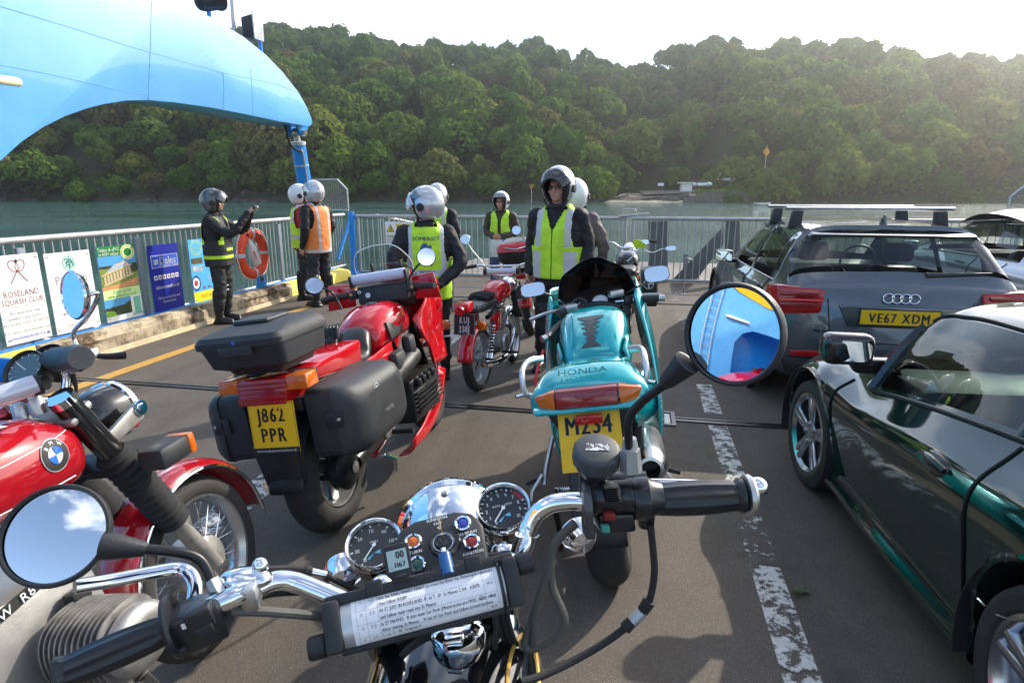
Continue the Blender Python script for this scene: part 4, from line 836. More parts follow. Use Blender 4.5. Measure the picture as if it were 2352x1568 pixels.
MB().prism([(-.75, .9), (.75, .9), (0, -.6)], .08, TR(0, 0, zc) @ RX(pi/2)).build('triangle_board', mat('faded_yellow', '#9d7c2c', .7, var=.3), tmk, sm=0); MB().rod((0, .1, -1.2), (0, .1, zc+.9), .07, 6).build('pole', WHITEP, tmk)
hz_ = 1.7; hut = thing('landing_hut', 'small white kiosk with an overhanging flat roof at the top of the slipway', 'hut', (XY(1575, 156), 156, hz_))
MB().box((0, 0, .95), (2.5, 2, 1.9)).build('wall', WHITEP, hut, sm=0); MB().box((0, 0, 2.05), (3.7, 3, .35)).build('roof', mat('hut_roof', '#d9d2c8', .7), hut, sm=0)
for k in range(4): MB().box((-.9+k*.6, -1.01, 1.0), (.5, .03, 1.5)).build('panel', SIGNW, hut, sm=0)
bo = thing('rowing_boat', 'small white open boat moored on the river to the right', 'boat', (ray(1751, 461).x/ray(1751, 461).y*118, 118, WZ), rad(4))
def hullfn(u, v):
    x = -1.7+3.4*u; e = 1-(abs(2*u-1))**3.2; a = pi*(v-.5); return (x, .62*e**.6*sin(a)*1.0, .42-.5*e**.5*cos(a)**.8 + .1*abs(2*u-1)**3)
MB().grid(hullfn, 20, 12).build('hull', WHITEP, bo, sm=60, solid=.04)
for x in (-.7, .5): MB().box((x, 0, .3), (.25, 1.0, .04)).build('thwart', mat('boat_wood', (.25, .17, .1), .7), bo)
for k, (px_, y_) in enumerate(((1462, 158),)):
    pass
# ================================================================ the bike under the camera
def zp(ox, oy, s): return lambda x, y: ((ox+x/s)*.91875, (oy+y/s)*.91875)
zA, zB, zL, zC = zp(600, 1180, 2.94), zp(1200, 1080, 2.5013), zp(0, 820, 1.767), zp(1260, 620, 2.613)
OB = Vector((-.05, .55, 0))
own = thing('vintage_motorcycle', 'chrome and black vintage motorcycle in the foreground with twin clocks and a route sheet roller', 'motorcycle', OB)
TO = TR(*(-OB))
def ob(m, name, mt, parent=None, **k):
    if parent is None: return m.build(name, mt, own, M=TO, **k)
    return m.build(name, mt, parent, **k)
DD = lambda f, x, y, t: D(*f(x, y), t)
_L, _Rr = D(138, 1549, .70), D(1701, 1137, .86)
SR = (_Rr-_L).normalized(); SF = Vector((-SR.y, SR.x, 0)).normalized(); SU = SR.cross(SF).normalized(); SF = SU.cross(SR)
def frame(p, x, y, z): return Matrix(((x.x, y.x, z.x, p.x), (x.y, y.y, z.y, p.y), (x.z, y.z, z.z, p.z), (0, 0, 0, 1)))
CN = (SU*cos(rad(27))-SF*sin(rad(27))).normalized(); CYv = CN.cross(SR).normalized()
# handlebar
hb = [DD(zL, 1080, 1165, .745), DD(zA, 0, 935, .76), DD(zA, 100, 868, .775), DD(zA, 250, 800, .79), DD(zA, 400, 805, .80), DD(zA, 600, 880, .80), DD(zA, 790, 955, .80), DD(zA, 1000, 990, .81), DD(zA, 1500, 850, .84), DD(zA, 1900, 740, .87), DD(zB, 270, 720, .88), DD(zB, 292, 620, .885), DD(zB, 345, 520, .885), DD(zB, 430, 455, .88), DD(zB, 540, 432, .875), DD(zB, 690, 432, .87), DD(zB, 1000, 425, .865)]
gi, go = DD(zL, 745, 1325, .725), DD(zL, 262, 1530, .69)
m = MB(); m.tube(spline([gi]+hb, 6), .0133, 16); ob(m, 'handlebar', CHROME)
GRIPM = mat('grip_rubber', (.012, .013, .016), .38, var=.2, vs=30, coat=.15)
def grip(a, b, r=.0215, n=10):
    """barrel shaped grip with lengthwise flutes and an end flange"""
    ax = b-a; Mx = aim(ax, a); Lg = ax.length; m = MB(); sg = 40; rings = []
    for i in range(25):
        u = i/24; rr = r*(.86+.2*sin(pi*min(1, u*1.05))**.8) if u < .93 else r*1.08
        if u < .04: rr = r*1.1
        rings.append([Vector(((rr+(.0011*cos(n*2*pi*k/sg) if .08 < u < .92 else 0))*cos(2*pi*k/sg), (rr+(.0011*cos(n*2*pi*k/sg) if .08 < u < .92 else 0))*sin(2*pi*k/sg), u*Lg)) for k in range(sg)])
    m.loft(rings, Mx); return m
ob(grip(gi, go, .0185), 'grip', GRIPM); m = MB(); m.lathe([(.0, 0), (.036, 0), (.038, .004), (.036, .008), (.0, .008)], 30, aim(go-gi, gi-(go-gi).normalized()*.01)); ob(m, 'grip_flange', GRIPM)
ri, ro = DD(zB, 1060, 425, .865), DD(zB, 1640, 395, .86)
ob(grip(ri, ro, .0225), 'grip', GRIPM)
dr = (ro-ri).normalized()
be = MB(); be.lathe([(.0, 0), (.02, 0), (.0285, .003), (.0295, .009), (.026, .013), (.012, .015), (.0, .015)], 30, aim(dr, ro+dr*.002)); ob(be, 'bar_end', ALLOY)
m = MB(); m.lathe([(.0, .0), (.011, 0), (.011, .004), (.006, .004), (.006, .001), (0, .001)], 18, aim(dr, ro+dr*.0165)); ob(m, 'bar_end_screw', mat('brass', (.5, .38, .2), .4, 1.0))
# lever with ball end (front brake) behind the right grip
lv = [DD(zB, 620, 390, .93), DD(zB, 900, 330, .95), DD(zB, 1300, 330, .945), DD(zB, 1600, 350, .925), DD(zB, 1735, 342, .905)]
m = MB(); m.tube(spline(lv, 5), .0062, 10, flat=1.5); m.ball(lv[-1], .0155, 18, 12); m.tube([lv[-1], lv[-2]*.35+lv[-1]*.65], [.010, .0065], 12); ob(m, 'brake_lever', CHROME)
# right switch cluster
SWM = mat('switch_black', (.016, .017, .02), .3, coat=.25, var=.2, vs=20, bump=.05, bs=300)
c = DD(zB, 810, 400, .865); Ms = aim(dr, c-dr*.04)
m = MB(); m.lathe([(.0, 0), (.0225, 0), (.0245, .004), (.0245, .062), (.0255, .064), (.0255, .072), (.0235, .074), (0, .074)], 28, Ms); ob(m, 'switch_housing', SWM)
m = MB(); m.box((0, 0, 0), (.052, .04, .03), frame(c-SU*.032-SF*.004, dr, SF, SU), bev=.006); ob(m, 'switch_housing', SWM)
m = MB(); cc = c+SU*.018-SF*.016-dr*.005; m.box((0, 0, 0), (.02, .016, .022), frame(cc, dr, SF, SU), bev=.003)
for k in range(7): m.box((0, -.004+.0*k, .011-k*.0035), (.021, .014, .0013), frame(cc-SF*.005, dr, SF, SU))
ob(m, 'dip_switch', BLKP)
cq = DD(zB, 805, 520, .845); m = MB(); m.box((0, 0, 0), (.0165, .012, .0115), frame(cq, dr, SF, SU), bev=.0025); ob(m, 'kill_switch', mat('switch_red', '#7d2a27', .4))
cq = DD(zB, 783, 600, .84); m = MB(); m.box((0, 0, 0), (.0105, .008, .0105), frame(cq, dr, SF, SU), bev=.001); ob(m, 'starter_button', mat('switch_green', '#3c9b85', .4))
c = DD(zB, 640, 480, .85); m = MB(); m.lathe([(.017, 0), (.0275, .001), (.029, .005), (.0275, .012), (.017, .013)], 28, aim(dr, c+Vector((0, 0, .006)))); m.box((0, 0, 0), (.014, .02, .03), frame(c-SU*.03+dr*.005, dr, SF, SU), bev=.004); ob(m, 'clamp_ring', mat('satin_grey', (.09, .09, .095), .35, .4))
c = DD(zB, 1030, 410, .862); m = MB(); m.lathe([(.015, -.018), (.029, -.017), (.031, -.012), (.031, .004), (.026, .01), (.021, .024), (.015, .026)], 30, aim(dr, c)); m.tube([c-SU*.01, c-SU*.045+SF*.004], [.0145, .012], 14); ob(m, 'throttle_housing', SWM)
# brake master cylinder with round screw cap
c = DD(zB, 728, 150, .845); RN = (SU*.9-SF*.32+SR*.06).normalized(); Mr = aim(RN, c)
m = MB(); m.lathe([(.0, -.055), (.016, -.05), (.018, -.035), (.027, -.02), (.0275, -.004), (.0, -.004)], 28, Mr); m.tube([c-RN*.04, c-RN*.07-SF*.01], [.018, .02], 16); m.tube([c-RN*.052-dr*.02, c-RN*.056+dr*.075], .0155, 16); ob(m, 'brake_reservoir', SWM)
m = MB(); rings = []
for z_, r_ in ((-.008, .0325), (.011, .0325), (.014, .031), (.016, .027)): rings.append([Vector(((r_+(.0009 if (k//2) % 2 and z_ < .012 else 0))*cos(2*pi*k/72), (r_+(.0009 if (k//2) % 2 and z_ < .012 else 0))*sin(2*pi*k/72), z_)) for k in range(72)])
m.loft(rings, Mr); capo = ob(m, 'reservoir_cap', mat('cap_grey', (.05, .055, .06), .5, var=.2, vs=30))
m = MB(); m.add([(x, y, .0168) for x, y in ((-.017, -.005), (.016, -.007), (.018, .006), (-.014, .009))], [(0, 1, 2, 3)], Mr); ob(m, 'worn_sticker', mat('worn_sticker', (.6, .6, .6), .5, var=.1, col2=(.06, .065, .07), c2s=160, c2t=(.46, .5)), sm=0)
# right mirror
MCr = D(1681.6, 768, .69); 
def mirror(c, nrm, R, parent_build, back=.022):
    Mx = aim(nrm, c)
    m = MB(); m.lathe([(R*.9, .001), (R*.935, .0045), (R*.975, .004), (R, -.001), (R*.985, -.008), (R*.8, -back*.75), (R*.4, -back), (.0, -back)], 56, Mx, cap=False); parent_build(m, 'mirror_housing', BLKP, sm=50)
    m = MB()
    for ring_ in range(1): m.grid(lambda u, v: Mx @ Vector((R*.915*u*cos(2*pi*v), R*.915*u*sin(2*pi*v), .0015-.0025*u*u)), 10, 56); parent_build(m, 'mirror_glass', MIRROR, sm=180)
look = (_E-MCr).normalized(); tgt = (W(-5.93, -2.9, 2.0)-MCr).normalized(); NR = (look+tgt).normalized()
mirror(MCr, NR, .0592, lambda m, n, mt, sm=38: ob(m, n, mt, sm=sm))
st = [DD(zB, 938, 235, .83), DD(zB, 932, 120, .825), DD(zC, 812, 1230, .80), DD(zC, 808, 1160, .79), DD(zC, 832, 1085, .78), DD(zC, 905, 1000, .765), DD(zC, 1045, 892, .745), DD(zC, 1090, 850, .735)]
m = MB(); m.tube(spline(st, 5), .0058, 12); ob(m, 'mirror_stem', BLKM)
m = MB(); a_, b_ = DD(zC, 1040, 895, .745), DD(zC, 1195, 745, .72); m.tube([a_, a_*.8+b_*.2, b_], [.0072, .0105, .0165], 16); ob(m, 'mirror_boot', BLKP)
m = MB(); a_, b_ = DD(zB, 944, 240, .832), DD(zB, 938, 105, .825); m.tube([a_, b_], [.0155, .0135], 6); m.tube([b_, b_+(b_-a_)*.5], [.0115, .009], 12); ob(m, 'mirror_nut', GALV)
# left mirror
MCl = D(127, 1228, .705); look = (_E-MCl).normalized(); tgt = Vector((-.25, -.8, .62)).normalized(); NLf = (look+tgt).normalized()
mirror(MCl, NLf, .0582, lambda m, n, mt, sm=38: ob(m, n, mt, sm=sm))
m = MB(); m.tube([DD(zL, 452, 960, .712), DD(zL, 500, 963, .715), DD(zL, 645, 975, .73)], [.0165, .0155, .0085], 18); ob(m, 'mirror_boot', BLKP)
m = MB(); m.tube(spline([DD(zL, 640, 975, .73), DD(zL, 780, 988, .745), DD(zL, 865, 1010, .755), DD(zL, 910, 1055, .757), DD(zL, 945, 1140, .752), DD(zL, 965, 1185, .75)], 5), .0062, 12); ob(m, 'mirror_stem', BLKM)
m = MB(); m.tube([DD(zL, 938, 1110, .753), DD(zL, 975, 1180, .748)], [.0085, .0095], 6); ob(m, 'mirror_nut', GALV)
# left switch block, clutch perch and lever
c = DD(zL, 890, 1290, .735); dl = (go-gi).normalized(); Mk = frame(c, dl, SF, dl.cross(SF)*-1 if dl.cross(SF).z < 0 else dl.cross(SF))
m = MB(); m.box((0, 0, 0), (.062, .046, .05), Mk, bev=.006); m.box((-.01, -.02, .016), (.03, .02, .03), Mk, bev=.004); ob(m, 'switch_housing', SWM)
m = MB(); m.box((-.012, -.028, .004), (.02, .008, .012), Mk, bev=.002); m.box((.02, -.024, -.012), (.012, .01, .01), Mk, bev=.002); ob(m, 'turn_switch', BLKP)
m = MB(); m.box((.005, -.0275, .018), (.007, .001, .007), Mk); ob(m, 'switch_mark', WHITEP, sm=0)
m = MB(); m.tube(spline([DD(zL, 860, 1195, .75), DD(zL, 862, 1130, .765), DD(zL, 835, 1080, .775), DD(zL, 780, 1062, .78), DD(zL, 640, 1085, .76), DD(zL, 500, 1112, .74), DD(zL, 330, 1140, .71)], 6), .0092, 12, flat=.75); ob(m, 'clutch_lever', CHROME)
m = MB(); c = DD(zL, 1085, 1105, .765); m.ball(c, (.034, .019, .013), 20, 12, None); ob(m, 'lever_perch', CHROME)
m = MB(); c2_ = DD(zL, 1150, 1048, .765); m.ball(c2_, .0105, 16, 10); m.tube([c2_, DD(zL, 1125, 1110, .765)], [.006, .009], 10); ob(m, 'pivot_ball', CHROME)
m = MB(); c = DD(zL, 1105, 1175, .75); m.box((0, 0, 0), (.022, .03, .034), frame(c, SR, SF, SU), bev=.006); ob(m, 'perch_clamp', ALLOY)
# instruments
DIALB = mat('dial_black', (.012, .013, .016), .5, var=0); DIALW = mat('dial_white', (.75, .76, .76), .5, var=0, rv=0); CYAN = mat('dial_cyan', '#58b8d8', .5, var=0, rv=0); REDI = mat('dial_red', '#a3262a', .5, var=0, rv=0)
GLS = glassy('clock_glass', (.97, .98, .98), .8)
def clock(name, c, R, nums, legend, a0, a1, red, needle):
    Mx = frame(c, SR, CYv, CN); par = bpy.data.objects.new(name, None); COL.objects.link(par); par.parent = own; par.matrix_local = TO @ Mx
    m = MB(); m.lathe([(.0, -.075), (R*.7, -.07), (R*.86, -.05), (R*.95, -.02), (R*.95, -.004), (R*.5, -.004), (0, -.004)], 44); m.build('clock_body', BLKG, par, sm=50)
    m = MB(); m.lathe([(R*.85, .002), (R*.88, .007), (R*.94, .009), (R, .005), (R*1.01, -.003), (R*.97, -.009), (R*.94, -.01)], 56, cap=False); m.build('bezel', CHROME, par, sm=60)
    m = MB(); disc(m, 0, 0, R*.87, R*.87, None, -.003, n=48); m.build('dial', DIALB, par, sm=0)
    m = MB(); n = len(nums)
    for i in range(n*2-1):
        a = a0+(a1-a0)*i/(2*n-2); r0 = R*(.74 if i % 2 == 0 else .78); wd_ = .0011 if i % 2 == 0 else .0006
        quad(m, r0, -wd_/1, R*.84, wd_/1, RZ(a), -.0022)
    for i, s in enumerate(nums):
        a = a0+(a1-a0)*i/(n-1); put_text(m, s, R*.20, R*.60*cos(a), R*.60*sin(a), None, xs=.85, z=-.0022)
    put_text(m, legend, R*.115, 0, R*.16, None, z=-.0022, xs=1.2)
    m.build('dial_marks', DIALW, par, sm=0, fix=False)
    m = MB(); m.add([(-.012, -.019, -.0021), (-.009, -.021, -.0021), (-.001, -.012, -.0021), (.008, -.015, -.0021), (.008, -.008, -.0021), (.002, -.010, -.0021), (-.003, -.013, -.0021)], [(0, 1, 2, 6), (2, 3, 4, 5)], SCL(R/.0425, R/.0425, 1)); m.build('dial_emblem', CYAN, par, sm=0, fix=False)
    if red: m = MB(); ra = [a0+(a1-a0)*k for k in (.67, .7, .73, .76, .79)]; m.add([(r_*cos(a), r_*sin(a), -.0021) for r_ in (R*.72, R*.86) for a in ra], [(k, k+1, 6+k, 5+k) for k in range(4)]); m.build('red_zone', REDI, par, sm=0, fix=False)
    m = MB(); quad(m, -R*.12, -.0011, R*.62, .0007, RZ(needle), .0005); disc(m, 0, 0, R*.07, R*.07, None, .0008, n=16); m.build('needle', DIALW, par, sm=0, fix=False)
    m = MB(); disc(m, 0, 0, R*.88, R*.88, None, .0035, n=48); m.build('glass', GLS, par, sm=0); return par
clock('rev_counter', DD(zA, 1935, 262, .93), .0428, [str(i) for i in range(11)], 'RPM x 1000', rad(232), rad(-42), True, rad(228))
clock('speedometer', DD(zA, 985, 532, .885), .0415, ['10', '30', '50', '70', '90', '110', '130'], 'MPH', rad(232), rad(-42), False, rad(232))
m = MB(); c = DD(zA, 1060, 565, .876)
for p_ in (DD(zA, 1050, 835, .83), DD(zA, 1935, 580, .895)): m = MB(); m.ball(p_, (.018, .018, .015), 20, 12); ob(m, 'fork_cap', CHROME)
for p_, q_ in ((DD(zA, 1030, 900, .835), DD(zA, 1045, 830, .832)), (DD(zA, 1930, 650, .9), DD(zA, 1932, 590, .897))): m = MB(); m.tube([p_, q_], .017, 18); ob(m, 'riser', CHROME)
# warning light panel
pc = DD(zA, 1478, 545, .865); Mp_ = frame(pc, SR, CYv, CN); wp = bpy.data.objects.new('warning_light_panel', None); COL.objects.link(wp); wp.parent = own; wp.matrix_local = TO @ Mp_
pl_ = [(-.058, -.075), (-.066, .018), (-.055, .042), (-.03, .052), (.03, .052), (.055, .042), (.066, .018), (.058, -.075)]
MB().prism(pl_, .03, TR(0, 0, -.03), bev=.006).build('panel_body', BLKP, wp)
lamps = [(-.037, .018, AMBER, 'TURN'), (-.037, -.018, mat('green_lens', (.01, .09, .05), .15, coat=.4), 'NEUTRAL'), (.037, .027, mat('blue_lens', (.03, .05, .35), .15, coat=.4), 'HIGH BEAM'), (.043, -.005, mat('dark_red_lens', (.25, .01, .01), .15, coat=.4), 'IGNITION')]
for x, y, mt_, s in lamps:
    l = MB().lathe([(.008, 0), (.0115, .0), (.0122, .003), (.0105, .0045), (.0085, .003)], 24, TR(x, y, .0005), cap=False).build('warning_lamp', CHROME, wp); MB().lathe([(.0, .0038), (.005, .0034), (.0086, .0015), (.0086, 0)], 20, TR(x, y, .0005)).build('lens', mt_, l)
m = MB()
for x, y, mt_, s in lamps: put_text(m, s, .0066, x*.98, y-.0165, None, z=.0008, bold=.03)
put_text(m, 'IGNITION', .0068, .002, .045, None, z=.0008, bold=.03); put_text(m, 'OFF', .0068, .002, .0375, None, z=.0008, bold=.03); put_text(m, '8', .0068, .002, .030, None, z=.0008)
m.build('panel_lettering', DIALW, wp, sm=0, fix=False)
MB().lathe([(.0, .012), (.009, .012), (.013, .01), (.015, .004), (.021, .003), (.023, .0)], 26, TR(.006, .003, 0)).build('key_barrel', BLKG, wp)
ky = MB(); ky.box((.004, .012, .024), (.0025, .018, .03), bev=.001); ky.build('ignition_key', mat('brass', (.5, .38, .2), .4, 1.0), wp)
MB().tube([(.0035+.0135*cos(a), -.012+.0135*sin(a), .03) for a in [2*pi*k/28 for k in range(28)]], .0009, 6, closed=True).build('key_ring', CHROME, wp)
kf = MB(); kf.tube([(.002, -.03, .03), (.002, -.06, .028)], [.0085, .0095], 14); kf.build('key_fob', mat('fob_blue', '#3068a8', .3, trans=.3), wp); MB().box((.002, -.027, .03), (.006, .013, .004), bev=.001).build('fob_tag', WHITEP, wp)
# headlamp shell
hc = DD(zA, 1560, 470, 1.03); m = MB(); m.lathe([(.0, -.095), (.03, -.09), (.06, -.068), (.078, -.03), (.084, .0), (.086, .02)], 48, aim(SF+SU*.02, hc)); ob(m, 'headlamp_shell', CHROME, sm=70)
m = MB(); m.lathe([(.086, .02), (.092, .024), (.092, .034), (.085, .04), (.0, .06)], 48, aim(SF+SU*.02, hc), cap=False); ob(m, 'headlamp_rim', CHROME, sm=50)
m = MB(); m.lathe([(.0, .004), (.005, .004), (.006, 0)], 12, aim(SU, hc+SU*.083-SF*.005)); ob(m, 'shell_screw', STEEL)
# cycle computer
c = DD(zA, 1160, 660, .775); Mc = frame(c, (SR*.97+SF*.1+SU*.02).normalized(), CYv, CN); cc_ = bpy.data.objects.new('trip_computer', None); COL.objects.link(cc_); cc_.parent = own; cc_.matrix_local = TO @ frame(c, SR, (SR.cross((SU*.5-SF*.85)).normalized())*-1, (SU*.5-SF*.85).normalized())
MB().prism([(-.0165, -.013), (-.0165, .019), (-.0145, .022), (.0145, .022), (.0165, .019), (.0165, -.013), (.010, -.022), (-.010, -.022)], .011, TR(0, 0, -.011), bev=.0025).build('computer_case', BLKP, cc_)
m = MB(); quad(m, -.0125, -.0095, .0125, .0155, None, .0004); m.build('lcd_screen', mat('lcd_grey', '#a9bdb9', .3, var=.03), cc_, sm=0); m = MB(); put_text(m, '00', .0125, .004, .009, None, xs=.8, z=.0008, bold=.03); put_text(m, '1167', .0085, .002, -.003, None, z=.0008, bold=.03); put_text(m, 'mi', .0035, -.009, -.0055, None, z=.0008); m.build('lcd_digits', INK, cc_, sm=0, fix=False)
MB().ball((0, -.0165, .0), (.007, .0035, .0016), 16, 8).build('button', BLKG, cc_)
# route sheet roller
rl, rr_ = DD(zA, 640, 1150, .765), DD(zA, 2040, 790, .815); ax = (rr_-rl); Lr = ax.length; axn = ax.normalized(); nrm = ((_E-(rl+rr_)/2).normalized()); nrm = (nrm-axn*nrm.dot(axn)).normalized(); yv = nrm.cross(axn).normalized()
Mrh = frame((rl+rr_)/2, axn, yv, nrm); rh = bpy.data.objects.new('route_roller', None); COL.objects.link(rh); rh.parent = own; rh.matrix_local = TO @ Mrh
HR = .0255
for s in (-1, 1): MB().box((s*(Lr/2-.008), 0, -.008), (.022, .062, .052), bev=.006).build('end_plate', BLKP, rh)
MB().box((0, .03, -.012), (Lr, .014, .038), bev=.004).build('back_rail', BLKP, rh); MB().box((0, -.012, -.028), (Lr-.02, .05, .012), bev=.004).build('back_plate', BLKP, rh)
for s, y in ((-1, -.018), (1, .018)): MB().lathe([(.0, 0), (.0135, 0), (.0145, .002), (.0145, .018), (.0125, .021), (0, .021)], 26, TR(s*(Lr/2+.004), y, -.004) @ RY(s*pi/2)).build('roller_knob', BLKP, rh)
def cylmap(x, y, h=0.0): a = y/.030; r = .030+h; return Vector((x, r*sin(a), -.012+r*cos(a)*.8))
m = MB(); m.grid(lambda u, v: cylmap((u-.5)*(Lr-.03), (v-.5)*.072), 4, 24); m.build('clear_window', mat('roller_aluminium', (.55, .56, .56), .35, .6, var=.05), rh, sm=180)
pw = Lr*.385; m = MB(); m.grid(lambda u, v: cylmap(-pw*.96+u*pw*2.0, (v-.5)*.07, .0006), 4, 24); m.build('route_sheet', mat('paper', (.82, .82, .83), .6, var=.03, vs=30), rh, sm=180)
rowsz = .0062; rows = [('10', '1.1', 'SO  at  R RBT  SP  King Harry Ferry   B3289', '9.8'), ('11', '1.3', 'Use the KING HARRY FERRY to cross the River Fal, Motorcycle rate = £2', '11.3'), ('', '', 'then follow B3289', ''), ('12', '3.3', 'At ST JUST IN ROSELAND  R  at T  SP  St Mawes 2 3/4   A3078', '14.6'), ('', '', 'and follow main road into St Mawes', ''), ('13', '2.5', 'In ST MAWES   R into main Car Park (Motorcycles are FREE, check rules)', '17.1'), ('', '', 'After visiting St Mawes    R out of Car Park and follow around harbour', ''), ('14', '1.7', 'L  at  T   SP  Tregony 9', '18.8')]
flat = MB(); x0 = -pw*.9; x1 = pw*.98; cA, cB, cC = x0+.012, x0+.027, x1-.016
for i, (a, b, s, e) in enumerate(rows):
    y = .0292-i*.0079
    put_text(flat, a, .0045, (x0+cA)/2, y, None); put_text(flat, b, .0055, (cA+cB)/2, y, None); put_text(flat, s, rowsz, cB+.0015, y, None, 'L', xs=.74, sp=.06, bold=.015); put_text(flat, e, .0055, (cC+x1)/2, y, None)
for y in (.0335, .0255, .0098, -.006, -.0219, -.031): quad(flat, x0, y-.0001, x1, y+.00015, None)
for x in (x0, cA, cB, cC, x1): 
    for q in range(12): quad(flat, x-.00012, -.033+q*.0056, x+.00012, -.033+(q+1)*.0056, None)
disc(flat, cC-.006, -.010, .0028, .0028, None, n=18, rin=.75)
flat.v = [cylmap(v.x, v.y, .0011) for v in flat.v]; flat.build('sheet_lettering', mat('print_grey', (.08, .08, .12), .6, var=0, rv=0), rh, sm=0, fix=False)
m = MB(); m.tube([cylmap(Lr*.405, .045*s/10, .0035) for s in range(-10, 11)], .0022, 8); m.build('elastic_band', BLKP, rh)
for x in (-.06, .07): MB().box((x, .034, .004), (.022, .018, .012), bev=.003).build('roller_clip', BLKP, rh)
# tank and filler
GOLD = mat('gold_line', (.55, .33, .06), .35, .3); TANKB = mat('tank_black', (.008, .008, .009), .06, coat=1.0, var=.1, rv=.3)
tc_ = DD(zA, 1500, 1700, .86); TF = Vector((.05, .99, 0)).normalized(); TRt = Vector((TF.y, -TF.x, .14)).normalized(); TUp = TRt.cross(TF).normalized()
Mt = frame(tc_, TRt, TF, TUp)
tk = bpy.data.objects.new('fuel_tank', None); COL.objects.link(tk); tk.parent = own; tk.matrix_local = TO @ Mt
def tankpt(u, v):
    y = .20-.50*u; k = min(1, (u/.22)) ; w_ = .135*(k*(2-k))**.5*(1-.25*max(0, u-.5)); h = .115*(k*(2-k))**.45; a = -pi*.72+pi*1.44*v; ca, sa = sin(a), cos(a)
    return (w_*(abs(ca)**.8)*(1 if ca > 0 else -1), y, h*(abs(sa)**.9)*(1 if sa > 0 else -1)-.045)
MB().grid(tankpt, 30, 44).build('tank_shell', TANKB, tk, sm=180)
def onT(u, v, e): p = Vector(tankpt(u, v)); q = Vector((p.x, 0, p.z+.045)).normalized(); return p+q*e
m = MB(); m.tube([onT(.2+.42*(.5-.5*cos(s*2*pi)), .735+.075*sin(s*2*pi)*1.0, .001) for s in [k/40 for k in range(40)]], .0035, 6, closed=True, flat=.5); m.build('gold_line', GOLD, tk)
m = MB(); m.tube([onT(.2+.42*(.5-.5*cos(s*2*pi)), .265+.075*sin(s*2*pi)*1.0, .001) for s in [k/40 for k in range(40)]], .0035, 6, closed=True, flat=.5); m.build('gold_line', GOLD, tk)
cp = Vector(tankpt(.32, .53))+Vector((.0, .0, .004))
m = MB(); m.loft([[cp+Vector((r*x, r*y*1.15, z)) for x, y in [(cos(2*pi*k/28)*(1+.12*cos(4*pi*k/28)), sin(2*pi*k/28)) for k in range(28)]] for r, z in ((.034, -.012), (.036, .004), (.034, .012), (.026, .018), (.012, .021))]); m.hexa([cp+Vector(v) for v in ((-.012, .0, .012), (.012, 0, .012), (.007, .052, .004), (-.007, .052, .004), (-.011, 0, .026), (.011, 0, .026), (.006, .05, .012), (-.006, .05, .012))], bev=.003); m.build('filler_cap', CHROME, tk, sm=40)
m = MB(); m.box((0, 0, 0), (.028, .02, .01), TR(*(cp+Vector((0, -.025, .019)))), bev=.004); m.box((0, .048, .02), (.02, .012, .008), TR(*cp), bev=.003); m.build('cap_latch', CHROME, tk)
# yokes, forks, gaiters, front guard and cables
yk = DD(zA, 1480, 1020, .93); m = MB(); m.hexa([yk+SR*x+SF*y+SU*z for x, y, z in ((-.11, -.02, -.01), (.11, -.02, -.01), (.1, .04, -.01), (-.1, .04, -.01), (-.1, -.015, .012), (.1, -.015, .012), (.09, .035, .012), (-.09, .035, .012))], bev=.008); m.lathe([(.0, .014), (.018, .014), (.024, .008), (.026, -.03)], 24, aim(SU, yk)); ob(m, 'top_yoke', ALLOYD)
FD = (SF*.47-SU*.88).normalized()
for s, nm in ((-1, 'l'), (1, 'r')):
    b0 = yk+SR*s*.1-SU*.02
    m = MB(); m.tube([b0-FD*.05, b0+FD*.16], .02, 18); ob(m, 'fork_tube', BLKG)
    m = MB(); m.tube([b0+FD*.14, b0+FD*.22], [.031, .029], 20); ob(m, 'fork_shroud', ALLOY)
    m = MB(); pts = [b0+FD*(.21+.0045*i) for i in range(50)]; m.tube(pts, [.031+.004*cos(i*pi/1.5) for i in range(50)], 20); ob(m, 'fork_gaiter', RUBBER)
    m = MB(); m.tube([b0+FD*.42, b0+FD*.74], [.026, .028], 18); ob(m, 'fork_slider', ALLOY)
WR = .33; axl = yk+FD*.76; Mw = frame(axl, SU, SF, SR)
m = MB(); m.ring([(WR-.05+.05*cos(a), .05*sin(a)) for a in [2*pi*k/14 for k in range(14)]], 56, Mw); ob(m, 'front_tyre', TYREM, sm=180)
m = MB(); m.ring([(WR-.095, -.03), (WR-.075, -.036), (WR-.08, .0), (WR-.075, .036), (WR-.095, .03), (WR-.1, 0)], 56, Mw); ob(m, 'front_rim', CHROME)
m = MB(); m.tube([axl-SR*.06, axl+SR*.06], .045, 20)
for k in range(32): a = 2*pi*k/32; m.tube([axl+SR*(.03 if k % 2 else -.03)+(SU*cos(a+.3*(1 if k % 4 < 2 else -1))+SF*sin(a+.3*(1 if k % 4 < 2 else -1)))*.045, axl+(SU*cos(a)+SF*sin(a))*(WR-.09)], .0016, 4)
o_ = ob(m, 'spokes', CHROME)
m = MB(); m.loft([[axl+(SU*cos(a)+SF*sin(a))*(WR+.02+.028*cos(b))+SR*.06*sin(b) for b in [pi*(k/8-.5) for k in range(9)]] for a in [rad(-60+150*i/24) for i in range(25)]], closed=False, caps=False); ob(m, 'front_mudguard', CHROME, sm=60, solid=.002)
m = MB(); c = DD(zA, 1925, 1190, .95); m.ball(c, (.03, .03, .045), 20, 14); ob(m, 'chrome_horn', CHROME)
def cable(pts, r, mt_=None, nm='control_cable'): m = MB(); m.tube(spline(pts, 7), r, 9); ob(m, nm, mt_ or RUBBER)
cable([DD(zB, 1065, 575, .862), DD(zB, 1085, 760, .87), DD(zB, 1090, 890, .875), DD(zB, 1062, 1045, .885), DD(zB, 1010, 1130, .89)], .0052)
